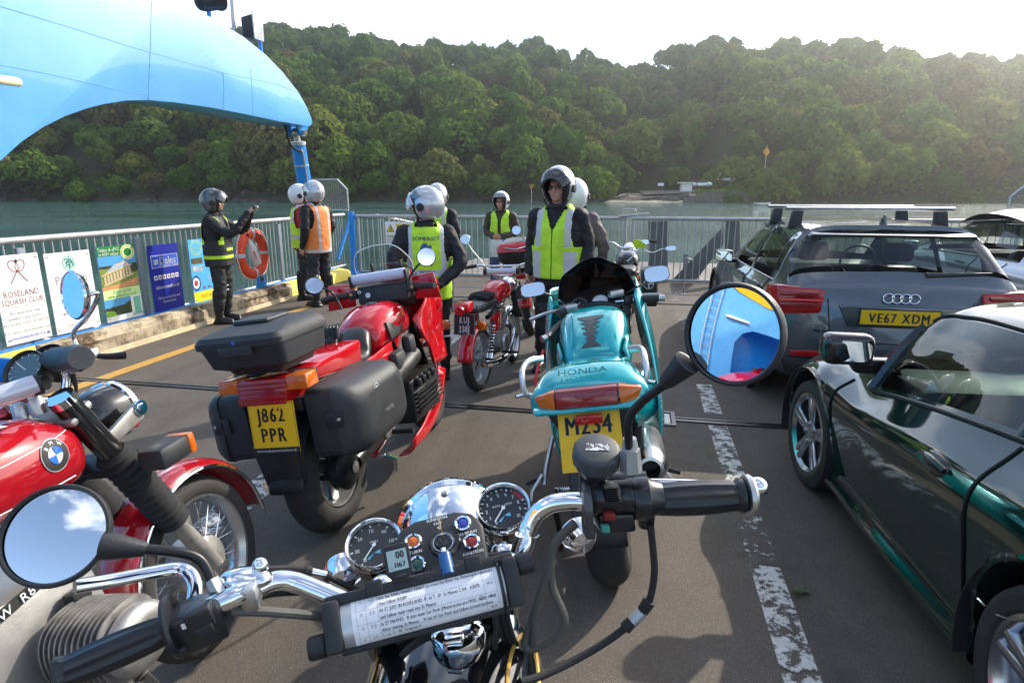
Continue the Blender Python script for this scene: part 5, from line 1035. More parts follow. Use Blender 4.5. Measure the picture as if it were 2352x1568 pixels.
m = MB(); m.tube([DD(zB, 1062, 1050, .885), DD(zB, 1018, 1115, .89)], [.0095, .0085], 12); m.tube([DD(zB, 950, 1180, .89), DD(zB, 905, 1225, .89)], [.0085, .0095], 12); ob(m, 'cable_boot', RUBBER); m = MB(); m.tube([DD(zB, 1020, 1115, .89), DD(zB, 950, 1185, .89)], .0085, 10); ob(m, 'cable_adjuster', GALV)
cable([DD(zB, 960, 1170, .89), DD(zB, 900, 1228, .89), DD(zB, 780, 1315, .89), DD(zB, 600, 1420, .88), DD(zB, 400, 1515, .86), DD(zB, 250, 1560, .84)], .0055)
HOSE = mat('grey_hose', (.085, .08, .068), .6, var=.2)
cable([DD(zB, 600, 570, .87), DD(zB, 500, 660, .875), DD(zB, 445, 780, .88), DD(zB, 450, 960, .885), DD(zB, 530, 1170, .89), DD(zB, 480, 1270, .895), DD(zB, 340, 1350, .9), DD(zB, 280, 1330, .9), (DD(zB, 320, 1180, .9)), DD(zB, 400, 960, .9), DD(zB, 450, 800, .89)], .0062, HOSE)
cable([DD(zB, 590, 560, .86), DD(zB, 470, 690, .865), DD(zB, 420, 880, .87), DD(zB, 350, 1100, .88), DD(zB, 330, 1320, .9)], .0055, HOSE)
for dx in (0, 40, 75): cable([DD(zA, 1880+dx, 950, .83), DD(zA, 1900+dx, 1100, .86), DD(zA, 1950+dx, 1250, .9), DD(zA, 2010+dx, 1330, .93)], .0038)
cable([DD(zA, 1850, 980, .82), DD(zA, 1880, 1120, .84), DD(zA, 1875, 1290, .87)], .0036)
cable([DD(zA, 150, 712, .80), DD(zA, 350, 705, .82), DD(zA, 500, 720, .83), DD(zA, 620, 755, .84), DD(zA, 800, 840, .855), DD(zA, 950, 915, .86), DD(zA, 1100, 1000, .9)], .0042)
m = MB(); m.tube([DD(zA, 480, 720, .83), DD(zA, 525, 730, .832)], .0075, 10); m.tube([DD(zA, 630, 752, .84), DD(zA, 660, 770, .842)], .0068, 10); ob(m, 'cable_boot', RUBBER); m = MB(); m.tube([DD(zA, 525, 730, .832), DD(zA, 630, 754, .84)], .0058, 10); ob(m, 'cable_adjuster', CHROME)
cable([DD(zA, -60, 1020, .74), DD(zA, 150, 1022, .75), DD(zA, 400, 1040, .77), DD(zA, 600, 1062, .79), DD(zA, 800, 1110, .84)], .006, HOSE)
cable([DD(zA, 130, 920, .77), DD(zA, 250, 890, .79), DD(zA, 420, 880, .81), DD(zA, 650, 885, .83), DD(zA, 850, 895, .86)], .0045)
cable([DD(zA, 2000, 600, .88), DD(zA, 1800, 625, .875), DD(zA, 1600, 655, .87), DD(zA, 1560, 720, .88)], .0062, BLKP)
m = MB(); m.tube(spline([DD(zB, 235, 640, .86), DD(zB, 260, 615, .858), DD(zB, 300, 640, .856), DD(zB, 345, 660, .858), DD(zB, 368, 640, .862)], 5), .0014, 6); m.tube([DD(zB, 215, 740, .87), DD(zB, 245, 640, .86)], .006, 10); ob(m, 'wire_clip', CHROME)
# indicator lamps beyond the bars
for f, x, y, t in ((zA, 765, 725, .95), (zB, 615, 640, 1.0)):
    c = DD(f, x, y, t); m = MB(); m.lathe([(.0, -.03), (.018, -.026), (.028, -.01), (.03, .004)], 26, aim(SF, c)); ob(m, 'indicator_shell', CHROME); m = MB(); m.lathe([(.029, .003), (.025, .012), (.0, .018)], 24, aim(SF, c)); ob(m, 'indicator_lens', AMBER)
m = MB(); c = DD(zA, 765, 715, .93); disc(m, 0, 0, .017, .013, frame(c, SR, CYv, CN)); ob(m, 'lamp_badge', mat('badge_red', '#b3283a', .35), sm=0)
# ================================================================ motorcycles: shared pieces
def part(name, parent, M=None):
    o = bpy.data.objects.new(name, None); COL.objects.link(o); o.parent = parent; o.empty_display_size = .1
    if M is not None: o.matrix_local = M
    return o
def bike(name, lab, contact, heading, lean, sc=1.0):
    """Empty on the ground under the rear tyre; local x right, y forward, z up; leaning left on its stand"""
    M = TR(contact[0], contact[1], 0) @ RZ(-heading) @ RY(-lean) @ SCL(sc, sc, sc)
    return thing(name, lab, 'motorcycle', M=M, group=None)
def tyre(R, w, segs=120, tread='road'):
    m = MB(); a_ = w*.5; h = w*.48; rc = R-h; prof = []
    n = 22
    for i in range(n+1):
        t = -pi*.5-.55+(pi+1.1)*i/n; prof.append((rc+h*cos(t)**1 if cos(t) > 0 else rc+h*cos(t)*.9, a_*sin(t)))
    prof.append((rc-h*.55, 0)); vs = []; fs = []; P = len(prof)
    for k in range(segs):
        a = 2*pi*k/segs
        for j, (r, x) in enumerate(prof):
            q = j-n/2
            if tread == 'road' and 3 < abs(q) < 7.2 and (k+int(abs(q)*1.2)+(0 if q > 0 else 4)) % 10 == 0: r -= .006
            if tread == 'road' and abs(q) < 3.2 and (k+int(q)) % 20 == 5: r -= .006
            if tread == 'block' and abs(q) < 7 and ((k % 4 == 0) or (abs(q) in (2, 5))): r -= .008
            if tread == 'rib' and abs(q) < 6 and (abs(q) in (1, 4) or (k % 5 == 0 and abs(q) > 3)): r -= .004
            vs.append((x, r*cos(a), r*sin(a)))
    for k in range(segs):
        k2 = (k+1) % segs
        for j in range(P): j2 = (j+1) % P; fs.append((k*P+j, k*P+j2, k2*P+j2, k2*P+j))
    return m.add(vs, fs)
WX = Matrix(((0, 0, 1, 0), (1, 0, 0, 0), (0, 1, 0, 0), (0, 0, 0, 1)))     # local Z -> x axis
def wheel(par, name, M, R, w, style, tread='road', disc_=None, rimmat=None, segs=120):
    wh = part(name, par, M); tyre(R, w, segs, tread).build('tyre', TYREM, wh, sm=30)
    rr = R-w*.86; rimmat = rimmat or ALLOY; hw = w*.36
    MB().ring([(rr+.012, hw), (rr+.018, hw+.006), (rr+.006, hw+.004), (rr-.004, hw*.6), (rr-.012, hw*.25), (rr-.012, -hw*.25), (rr-.004, -hw*.6), (rr+.006, -hw-.004), (rr+.018, -hw-.006), (rr+.012, -hw)], 72, WX).build('rim', rimmat, wh, sm=40)
    if style == 'spoke':
        m = MB(); m.lathe([(.0, -.06), (.022, -.06), (.05, -.045), (.05, -.036), (.03, -.03), (.03, .03), (.05, .036), (.05, .045), (.022, .06), (0, .06)], 30, WX); m.build('hub', ALLOYD, wh)
        m = MB(); n = 36
        for k in range(n):
            a = 2*pi*k/n; s = 1 if k % 2 else -1; b = a+(.42 if k % 4 < 2 else -.42); p0 = Vector((s*.038, cos(b)*.047, sin(b)*.047)); p1 = Vector((0, cos(a)*(rr-.008), sin(a)*(rr-.008))); m.tube([p0, p1], .0018, 5); m.tube([p1*.94+p0*.06, p1], .0036, 6)
        o = m.build('spokes', STEEL, wh)
    else:
        m = MB(); m.lathe([(.0, -.05), (.06, -.05), (.065, -.03), (.065, .03), (.06, .05), (0, .05)], 30, WX); m.build('hub', BLKM, wh)
        n = int(style[4:] or 3)
        for k in range(n):
            a = 2*pi*k/n+.5; m = MB(); Mk = RX(a); m.hexa([(-.022, .05, -.045), (.022, .05, -.045), (.022, .05, .045), (-.022, .05, .045), (-.014, rr, -.028), (.014, rr, -.028), (.014, rr, .028), (-.014, rr, .028)], Mk, bev=.008); m.build('spoke', rimmat, wh)
    if disc_:
        for s in disc_: MB().ring([(.13, s*.055-.0025), (.13, s*.055+.0025), (.075, s*.055+.0025), (.075, s*.055-.0025)], 48, WX).build('brake_disc', STEEL, wh, sm=30)
    return wh
def sring(y, zc, w, h, n=28, p=2.4, cx=0.0, tilt=0.0, zt=None):
    """superellipse ring across the bike at station y"""
    out = []
    for k in range(n):
        a = 2*pi*k/n; c, s = cos(a), sin(a); x = cx+w*abs(c)**(2/p)*(1 if c >= 0 else -1); z = h*abs(s)**(2/p)*(1 if s >= 0 else -1); out.append(Vector((x, y+z*tilt, zc+z)))
    return out
def body(secs, n=28, p=2.4, sub=0):
    """loft of (y, zc, half width, half height) stations with rounded ends"""
    rings = []
    for s in secs: rings.append(sring(s[0], s[1], s[2], s[3], n, s[4] if len(s) > 4 else p))
    return MB().loft(smooth_rings(rings))
def smooth_rings(r, k=4):
    n = len(r[0]); out = []
    cols = [spline([q[i] for q in r], k) for i in range(n)]
    for j in range(len(cols[0])): out.append([cols[i][j] for i in range(n)])
    return out
def panel(rows, name, mt_, par, th=.006, k=4, sm=50, mirror=False):
    """curved sheet through rows of points"""
    g = [spline(r, k) for r in rows]; cols = len(g[0]); full = [spline([g[i][j] for i in range(len(g))], k) for j in range(cols)]
    if mirror: full = [[Vector((-p.x, p.y, p.z)) for p in c] for c in full]
    m = MB(); nu, nv = len(full), len(full[0]); m.add([p for c in full for p in c], [(i*nv+j, (i+1)*nv+j, (i+1)*nv+j+1, i*nv+j+1) for i in range(nu-1) for j in range(nv-1)])
    return m.build(name, mt_, par, sm=sm, solid=th)
def plate(par, M, w, h, lines, bg, fg, sz, foot=None, xs=.78, border=True):
    pl_ = part('number_plate', par, M); MB().prism([(-w/2, -h/2), (w/2, -h/2), (w/2, h/2), (-w/2, h/2)], .003, TR(0, 0, -.0035), bev=.001).build('plate_board', bg, pl_, sm=0)
    m = MB()
    for s, x, y in lines: put_text(m, s, sz, x, y, None, xs=xs, sp=.14, bold=.028, z=.0008)
    if border:
        e = .004; quad(m, -w/2+e, -h/2+e, w/2-e, -h/2+e+.0015, None, .0008); quad(m, -w/2+e, h/2-e-.0015, w/2-e, h/2-e, None, .0008); quad(m, -w/2+e, -h/2+e, -w/2+e+.0015, h/2-e, None, .0008); quad(m, w/2-e-.0015, -h/2+e, w/2-e, h/2-e, None, .0008)
    m.build('plate_lettering', fg, pl_, sm=0, fix=False)
    if foot:
        m = MB(); quad(m, -w/2, -h/2, w/2, -h/2+.026, None, .001); m.build('dealer_strip', INK, pl_, sm=0, fix=False); m = MB(); put_text(m, foot, .014, 0, -h/2+.013, None, z=.0018); m.build('strip_lettering', DIALW, pl_, sm=0, fix=False)
    m = MB()
    for s in (-1, 1): disc(m, s*w*.2, h*.36, .006, .006, None, .0014, n=10)
    m.build('plate_screw', bg, pl_, sm=0, fix=False); return pl_
def rmirror(par, c, nrm, R, stem, name='mirror', rect=None, housing=None):
    mp_ = part(name, par); housing = housing or BLKP
    Mx = aim(nrm, c)
    if rect:
        w, h = rect; P = [(w*abs(cos(a))**.6*(1 if cos(a) > 0 else -1), h*abs(sin(a))**.6*(1 if sin(a) > 0 else -1)) for a in [2*pi*k/40 for k in range(40)]]
        m = MB(); m.loft([[Vector((x*s, y*s, z)) for x, y in P] for s, z in ((.93, .001), (.97, .004), (1, 0), (.95, -.02), (.7, -.035), (.2, -.04))], Mx, caps=False); m.build('mirror_housing', housing, mp_, sm=60)
        m = MB(); m.add([(x*.94, y*.94, .002) for x, y in P], [tuple(range(40))], Mx); m.build('mirror_glass', MIRROR, mp_, sm=0)
    else:
        m = MB(); m.lathe([(R*.9, .001), (R*.93, .004), (R, -.001), (R*.85, -.015), (R*.4, -.022), (.0, -.022)], 40, Mx, cap=False); m.build('mirror_housing', housing, mp_, sm=50)
        m = MB(); disc(m, 0, 0, R*.92, R*.92, Mx, .0015, n=40); m.build('mirror_glass', MIRROR, mp_, sm=0)
    m = MB(); m.tube(spline([Vector(c)+Vector(nrm)*-.018]+[Vector(p) for p in stem], 5), .0062, 10); m.build('mirror_stem', housing if housing is not BLKP else BLKM, mp_); return mp_
def spring(par, a, b, R, turns, r, mt_, name='shock_absorber'):
    sp_ = part(name, par); a, b = Vector(a), Vector(b); Mx = aim(b-a, a); Ls = (b-a).length; m = MB(); n = turns*12
    m.tube([Vector((R*cos(2*pi*k/12), R*sin(2*pi*k/12), Ls*(.12+.76*k/n))) for k in range(n+1)], r, 6, Mx); m.build('spring', mt_, sp_)
    MB().tube([a, b], R*.45, 12).build('damper', BLKM, sp_); MB().tube([a+(b-a)*.02, a+(b-a)*.14], R*1.25, 14).build('spring_cap', mt_, sp_); return sp_
def simple_grip(a, b, r=.017): return grip(Vector(a), Vector(b), r, 10)
def local_to(o, p): return o.matrix_world.inverted() @ Vector(p)
REDP = mat('bike_red', '#c40f1b', .12, coat=.8, var=.06, rv=.3); TEALP = mat('bike_teal', '#0fa0a6', .16, .3, coat=.9, var=.06, rv=.3); TEAL_S = TEALP
SEATM = mat('seat_vinyl', (.02, .02, .021), .38, var=.25, vs=10, bump=.15, bs=160, col2=(.09, .09, .085), c2s=3.5, c2t=(.5, .75))
CASEM = mat('luggage_black', (.022, .024, .027), .5, var=.2, vs=6, bump=.3, bs=420)
CASED = mat('luggage_worn', (.035, .036, .038), .42, var=.2, vs=6, bump=.25, bs=420)
CLEARS = glassy('clear_screen', (.9, .93, .93), 1.0); TINTS = glassy('smoked_screen', (.16, .14, .15), 1.3)
# ================================================================ red touring motorcycle with black luggage
KC = G(740, 1221); kb_ = bike('touring_motorcycle', 'big red touring motorcycle with black panniers and top case, plate J862 PPR', (KC.x+.07, KC.y+.07), rad(13), rad(8.5))
kw = wheel(kb_, 'rear_wheel', TR(0, 0, .312), .312, .165, 'cast3', disc_=(-1,), segs=160); WB = 1.36
wheel(kb_, 'front_wheel', TR(.0, WB, .30) @ RZ(rad(3)), .30, .125, 'cast3', disc_=(-1, 1))
m = MB(); m.lathe([(.0, 0), (.09, 0), (.115, .02), (.11, .06), (.08, .085), (.04, .095), (0, .095)], 30, TR(.055, 0, .312) @ WX); m.build('final_drive', BLKM, kb_)
m = MB(); m.tube([(.11, .06, .312), (.11, .45, .36)], [.05, .06], 16); m.build('swing_arm', BLKM, kb_)
m = MB(); m.lathe([(.0, 0), (.02, 0), (.03, .008), (.0, .012)], 16, TR(.15, .0, .312) @ WX); m.build('drive_plug', ALLOY, kb_)
# tail
kbT = kb_; kb_up = TR(0, 0, .075)
m = MB(); m.hexa([(-.12, -.30, .735), (.12, -.30, .735), (.17, .25, .70), (-.17, .25, .70), (-.13, -.30, .79), (.13, -.30, .79), (.19, .25, .83), (-.19, .25, .83)], bev=.02); m.build('tail_fairing', REDP, kb_, M=kb_up)
tl = part('tail_lamp', kb_, kb_up); m = MB(); m.hexa([(-.115, -.36, .69), (.115, -.36, .69), (.12, -.2, .69), (-.12, -.2, .69), (-.13, -.33, .80), (.13, -.33, .80), (.13, -.2, .80), (-.13, -.2, .80)], bev=.008); m.build('lens', REDL, tl)
for k in range(5): MB().box((0, -.363+.0055*k, .705+k*.019), (.232+.004*k, .006, .009), bev=.002).build('lens_rib', mat('red_lens_rib', (.30, .01, .012), .15, coat=.5), tl)
MB().box((0, -.24, .66), (.28, .1, .06), bev=.01).build('lamp_support', BLKP, kb_, M=kb_up)
for s in (-1, 1):
    il = part('indicator', kb_, kb_up); m = MB(); m.hexa([(s*.17-.055, -.345, .745), (s*.17+.055, -.345, .745), (s*.17+.05, -.24, .745), (s*.17-.05, -.24, .745), (s*.17-.05, -.335, .81), (s*.17+.05, -.335, .81), (s*.17+.045, -.24, .81), (s*.17-.045, -.24, .81)], bev=.01); m.build('lens', AMBER, il); MB().box((s*.13, -.22, .775), (.12, .06, .06), bev=.008).build('housing', BLKP, il)
plate(kb_, TR(.03, -.365, .665) @ RX(pi/2-rad(6)), .228, .225, (('J862', 0, .058), ('PPR', 0, -.030)), YPLATE, INK, .088, 'www.studleysmotorcycles.co.uk', xs=.74)
m = MB(); m.hexa([(-.1, -.33, .28), (.08, -.33, .28), (.08, -.28, .3), (-.1, -.28, .3), (-.115, -.36, .5), (.115, -.36, .5), (.115, -.3, .52), (-.115, -.3, .52)], bev=.012); m.build('mud_flap', BLKP, kb_, M=kb_up)
m = MB(); m.loft([[Vector((.09*sin(b), (.34+.01*cos(b))*cos(a), .312+(.34+.02*cos(b))*sin(a))) for b in [pi*(k/8-.5) for k in range(9)]] for a in [rad(40+135*i/20) for i in range(21)]], closed=False, caps=False); m.build('rear_mudguard', BLKP, kb_, solid=.004)
m = MB(); m.tube(spline([(-.16, .5, .25), (-.17, .1, .26), (-.17, -.22, .33)], 4), [.04]*3+[.05]*5+[.045], 18); m.build('silencer', CHROME, kb_)
# top case
tcz = .845
def boxloft(rings): return MB().loft(rings)
def rrect(w0, w1, y0, y1, z, r=.05, n=5):
    """rounded rectangle ring; rear width w0 at y0 and front width w1 at y1"""
    out = []
    for cx, cy, a0 in ((w0-r, y0+r, -pi/2), (w1-r, y1-r, 0), (-(w1-r), y1-r, pi/2), (-(w0-r), y0+r, pi)):
        for k in range(n): a = a0+pi/2*k/(n-1); out.append(Vector((cx+r*cos(a), cy+r*sin(a), z)))
    return out
tc2 = part('top_case', kb_, TR(-.015, -.2, .225) @ SCL(.82, .8, .80))
boxloft([rrect(.15, .15, -.16, .17, tcz, .03), rrect(.16, .16, -.18, .18, tcz+.03, .03), rrect(.225, .215, -.225, .22, tcz+.055, .04), rrect(.245, .235, -.265, .225, tcz+.165, .05), rrect(.245, .235, -.265, .225, tcz+.175, .05)]).build('case_base', CASEM, tc2, sm=35)
boxloft([rrect(.255, .245, -.285, .235, tcz+.172, .05), rrect(.258, .247, -.287, .237, tcz+.205, .05), rrect(.245, .235, -.27, .225, tcz+.232, .06), rrect(.18, .21, -.12, .2, tcz+.262, .07), rrect(.1, .16, -.02, .17, tcz+.268, .05)]).build('case_lid', CASEM, tc2, sm=35)
MB().box((-.02, -.0, tcz+.275), (.22, .2, .025), bev=.012).build('lid_pad', CASED, tc2); MB().box((0, -.287, tcz+.155), (.2, .012, .05), bev=.005).build('case_latch', CASEM, tc2)
m = MB(); disc(m, 0, 0, .011, .011, TR(0, -.2881, tcz+.2) @ RX(pi/2), n=18); m.build('case_badge', mat('badge_blue', '#2a65b8', .3), tc2, sm=0)
# panniers
for s in (-1, 1):
    pn = part('pannier', kb_, TR(0, .0, .09) @ SCL(.95, 1, .92)); M_ = SCL(s, 1, 1)
    def prect(x, yo, ys, zo, zs, r=.05):
        out = []
        for cy, cz, a0 in ((yo+ys-r, zo+zs-r, 0), (yo-ys+r, zo+zs-r, pi/2), (yo-ys+r, zo-zs+r, pi), (yo+ys-r, zo-zs+r, 1.5*pi)):
            for k in range(6): a = a0+pi/2*k/5; out.append(Vector((x, cy+r*cos(a), cz+r*sin(a))))
        return out
    MB().loft([prect(.16, -.03, .25, .60, .165, .04), prect(.165, -.03, .26, .60, .17, .04), prect(.30, -.03, .265, .595, .175, .05), prect(.305, -.03, .262, .595, .172, .05)], M_).build('pannier_base', CASEM, pn, sm=35)
    MB().loft([prect(.302, -.03, .27, .595, .178, .05), prect(.33, -.03, .27, .595, .178, .055), prect(.385, -.02, .25, .59, .165, .07), prect(.415, -.01, .215, .59, .135, .08), prect(.42, 0, .17, .59, .10, .07)], M_).build('pannier_lid', CASED, pn, sm=35)
    MB().box((s*.30, -.296, .62), (.09, .02, .08), bev=.006).build('pannier_latch', CASEM, pn); MB().box((s*.31, -.306, .625), (.035, .012, .045), bev=.004).build('latch_lever', BLKP, pn)
    MB().lathe([(0, 0), (.008, 0), (.009, -.004)], 12, TR(s*.33, -.312, .625) @ RX(pi/2)).build('latch_lock', ALLOY, pn)
    m = MB(); disc(m, 0, 0, .022, .026, TR(s*.419, -.08, .695) @ RY(s*pi/2) @ RZ(s*pi/2), .0, n=22); m.build('pannier_badge', mat('badge_white', (.6, .62, .63), .3), pn, sm=0, fix=False); m = MB(); disc(m, 0, 0, .017, .02, TR(s*.4195, -.08, .695) @ RY(s*pi/2) @ RZ(s*pi/2), .0, n=22, rin=.6); m.build('badge_ring', INK, pn, sm=0, fix=False)
    m = MB(); put_text(m, 'touring', .034, 0, 0, TR(s*.4225, .0, .565) @ RZ(s*pi/2) @ RX(pi/2), xs=.8); m.build('pannier_lettering', GREYI, pn, sm=0, fix=False)
    MB().box((s*.13, .0, .76), (.05, .3, .02), bev=.005).build('pannier_rail', BLKM, pn)
# seat and gloves
body([(.13, .775, .10, .03), (.18, .785, .125, .045), (.30, .78, .135, .05), (.40, .77, .13, .05), (.45, .80, .12, .075), (.52, .845, .10, .075), (.57, .85, .09, .05)]).build('seat', SEATM, kb_, sm=60)
# tank
body([(.52, .80, .06, .06), (.54, .82, .13, .09), (.62, .85, .155, .115), (.74, .88, .17, .125), (.88, .89, .165, .12), (.98, .87, .14, .10), (1.03, .86, .08, .06)], p=2.7).build('fuel_tank', REDP, kb_, sm=60)
for s in (-1, 1):
    m = MB(); m.prism([(-.11, -.05), (.06, -.04), (.1, .02), (.07, .055), (-.1, .055)], .012, TR(s*.158, .72, .86) @ RY(s*rad(90-12)) @ RZ(s*pi/2), bev=.004); m.build('knee_pad', BLKP, kb_)
m = MB(); m.lathe([(.0, .01), (.03, .01), (.04, .004), (.045, -.01)], 28, TR(0, .80, 1.008)); m.build('filler_cap', BLKG, kb_)
# side panels and fairing
for s in (-1, 1):
    MB().hexa([(s*.13, .2, .62), (s*.15, .2, .62), (s*.17, .62, .60), (s*.15, .62, .60), (s*.13, .2, .75), (s*.15, .2, .75), (s*.17, .62, .80), (s*.15, .62, .80)], bev=.004).build('side_panel', REDP, kb_)
    panel([[(s*.16, .98, .86), (s*.22, 1.1, .96), (s*.178, 1.25, 1.06), (s*.2, 1.42, 1.05)], [(s*.20, .98, .78), (s*.205, 1.1, .82), (s*.18, 1.28, .84), (s*.17, 1.5, .86)], [(s*.23, 1.02, .66), (s*.18, 1.12, .66), (s*.18, 1.26, .66), (s*.16, 1.46, .68)], [(s*.205, 1.12, .50), (s*.18, 1.16, .5), (s*.178, 1.24, .5), (s*.2, 1.36, .52)]], 'fairing_side', REDP, kb_, th=.01)
    panel([[(s*.19, .62, .20), (s*.2, .8, .25), (s*.205, 1.0, .36), (s*.205, 1.16, .5)], [(s*.17, .60, .13), (s*.2, .82, .16), (s*.22, 1.05, .26), (s*.22, 1.24, .45)], [(s*.08, .62, .10), (s*.1, .85, .12), (s*.12, 1.08, .2), (s*.14, 1.27, .4)]], 'belly_panel', REDP, kb_, th=.01)
    m = MB(); disc(m, 0, 0, .022, .022, TR(s*.247, .98, .32) @ RY(s*pi/2), n=16); m.build('panel_hole', BLKP, kb_, sm=0, fix=False)
    # engine block with fins
    en = part('engine', kb_); MB().box((s*.13, .84, .42), (.2, .42, .26), bev=.02).build('crankcase', BLKM, en)
    for k in range(5): MB().box((s*.24, .86, .35+k*.028), (.03, .40, .012), bev=.003).build('cooling_rib', BLKM, en)
    for k in range(4): MB().box((s*.232, .72+k*.075, .52), (.06, .05, .05), bev=.012).build('cam_cover', BLKM, en)
    m = MB(); m.tube(spline([(s*.17, .55, .6), (s*.19, .68, .64), (s*.18, .85, .66)], 4), .055, 14); m.build('air_duct', BLKP, en)
    m = MB(); m.box((s*.18, .62, .68), (.08, .14, .13), bev=.03); m.box((s*.19, .80, .72), (.07, .1, .16), bev=.03); m.build('radiator_cover', CASED, en)
    fp = part('footpeg', kb_); MB().tube([(s*.17, .42, .33), (s*.30, .42, .33)], .016, 12).build('peg_rubber', RUBBER, fp); MB().box((s*.16, .4, .36), (.03, .12, .1), bev=.01).build('hanger', ALLOYD, fp)
    m = MB(); m.tube([(s*.16, .3, .24), (s*.2, .34, .2), (s*.178, .36, .12)], .012, 8); m.build('pedal', CHROME, kb_)
body([(1.34, .90, .17, .13), (1.42, .91, .2, .14), (1.52, .90, .17, .12), (1.58, .89, .1, .07)], p=3).build('fairing_nose', REDP, kb_, sm=60)
m = MB(); m.tube([(-.09, 1.05, .92), (-.09, 1.3, .34)], .021, 14); m.tube([(.09, 1.05, .92), (.09, 1.3, .34)], .021, 14); m.build('fork', BLKM, kb_)
m = MB(); m.loft([[Vector((.07*sin(b), WB+(.33+.01*cos(b))*cos(a), .30+(.33+.02*cos(b))*sin(a))) for b in [pi*(k/8-.5) for k in range(9)]] for a in [rad(20+140*i/16) for i in range(17)]], closed=False, caps=False); m.build('front_mudguard', REDP, kb_, solid=.004)
# bars, guards, dash
hb_ = part('handlebar', kb_, TR(0, 1.0, 1.05) @ RZ(rad(6)))
MB().tube(spline([(-.33, -.10, .01), (-.2, -.03, .01), (-.1, .02, .03), (.1, .02, .03), (.2, -.03, .01), (.33, -.10, .01)], 5), .013, 12).build('bar_tube', BLKM, hb_)
for s in (-1, 1):
    grip(Vector((s*.225, -.045, .01)), Vector((s*.36, -.115, .008)), .018, 12).build('grip', BLKP, hb_)
    MB().box((s*.19, -.03, .005), (.05, .05, .055), bev=.01).build('switch_block', BLKP, hb_); MB().box((s*.2, -.057, .012), (.018, .01, .02), bev=.003).build('switch_button', mat('switch_amber', (.5, .3, .1), .4), hb_)
    m = MB(); m.hexa([(s*.20, -.01, -.07), (s*.37, -.055, -.075), (s*.37, -.045, -.075), (s*.20, .0, -.07), (s*.19, .0, .07), (s*.345, -.045, .085), (s*.345, -.035, .085), (s*.19, .01, .07)], bev=.012); m.build('hand_guard', REDP, hb_)
    MB().tube([(s*.178, .0, .012), (s*.3, -.02, .008), (s*.4, -.07, .004)], .006, 8).build('lever', BLKM, hb_)
MB().hexa([(-.16, -.06, -.06), (.16, -.06, -.06), (.15, .05, -.06), (-.15, .05, -.06), (-.17, -.035, .045), (.17, -.035, .045), (.16, .05, .06), (-.16, .05, .06)], bev=.014).build('bar_pad', BLKP, hb_)
m = MB(); disc(m, 0, 0, .017, .017, TR(-.09, -.056, -.005) @ RX(pi/2-.2), n=20); m.build('pad_badge', mat('badge_white', (.6, .62, .63), .3), hb_, sm=0)
m = MB(); m.tube([(-.18, -.02, .095), (.16, -.02, .10)], .034, 20); m.build('route_roller', mat('roller_white', '#c3c8dc', .25, coat=.4, var=.05), hb_)
for s in (-1, 1): MB().box((s*.18-.01, -.02, .088), (.02, .075, .075), bev=.008).build('roller_end', BLKP, hb_)
MB().lathe([(.008, 0), (.011, .002), (.011, .005), (.008, .006)], 14, TR(-.14, -.06, .02) @ RX(pi/2), cap=False).build('key_ring', CHROME, hb_)
def Lb(px, py, t): return kb_.matrix_world.inverted() @ D(px, py, t)
bpy.context.view_layer.update()
def face_cam(b, p, bias=(0, -.15, .5)):
    w = (_E-(b.matrix_world @ Vector(p))).normalized()+Vector(bias); return (b.matrix_world.to_3x3().inverted() @ w).normalized()
c1 = Lb(722, 656, 3.45); rmirror(kb_, c1, face_cam(kb_, c1), .052, [Lb(758, 668, 3.48), Lb(775, 690, 3.5), Lb(785, 710, 3.5)])
c2 = Lb(979, 590, 3.55); rmirror(kb_, c2, face_cam(kb_, c2, (.1, -.4, .25)), .056, [Lb(955, 615, 3.55), Lb(940, 640, 3.56), Lb(938, 665, 3.56)])
MB().hexa([(-.14, 1.12, .93), (.14, 1.12, .93), (.12, 1.32, .93), (-.12, 1.32, .93), (-.15, 1.10, 1.06), (.15, 1.10, 1.06), (.16, 1.36, 1.1), (-.16, 1.36, 1.1)], bev=.02).build('dashboard', BLKP, kb_)
MB().box((.06, 1.08, 1.13), (.20, .05, .07), bev=.015).build('dash_top', REDP, kb_)
SMX = TR(-.085, 0, -.085) @ SCL(.95, 1, .97)
panel([[(-.27, 1.28, 1.05), (-.14, 1.42, 1.06), (0, 1.46, 1.06), (.14, 1.42, 1.06), (.27, 1.28, 1.05)], [(-.25, 1.26, 1.18), (-.13, 1.36, 1.2), (0, 1.39, 1.2), (.13, 1.36, 1.2), (.25, 1.26, 1.18)], [(-.22, 1.22, 1.28), (-.12, 1.29, 1.32), (0, 1.31, 1.33), (.12, 1.29, 1.32), (.22, 1.22, 1.28)]], 'windscreen', CLEARS, kb_, th=.004).matrix_local = SMX
panel([[(-.21, 1.25, 1.24), (-.1, 1.31, 1.25), (0, 1.32, 1.25), (.1, 1.31, 1.25), (.21, 1.25, 1.24)], [(-.21, 1.22, 1.34), (-.1, 1.27, 1.36), (0, 1.28, 1.36), (.1, 1.27, 1.36), (.21, 1.22, 1.34)], [(-.16, 1.18, 1.43), (-.08, 1.21, 1.46), (0, 1.22, 1.465), (.08, 1.21, 1.46), (.16, 1.18, 1.43)]], 'screen_spoiler', CLEARS, kb_, th=.004).matrix_local = SMX
m = MB(); rim_ = spline([(-.21, 1.25, 1.24), (-.215, 1.22, 1.34), (-.16, 1.18, 1.43), (-.08, 1.21, 1.46), (0, 1.22, 1.465), (.08, 1.21, 1.46), (.16, 1.18, 1.43), (.215, 1.22, 1.34), (.21, 1.25, 1.24)], 5); m.tube(rim_, .0035, 6); m.build('spoiler_edge', mat('acrylic_edge', (.75, .78, .78), .2), kb_, M=SMX)
for x in (-.11, .11): MB().box((0, 0, 0), (.02, .03, .07), bev=.006).build('spoiler_clamp', BLKP, kb_, M=SMX @ TR(x, 1.275, 1.31))
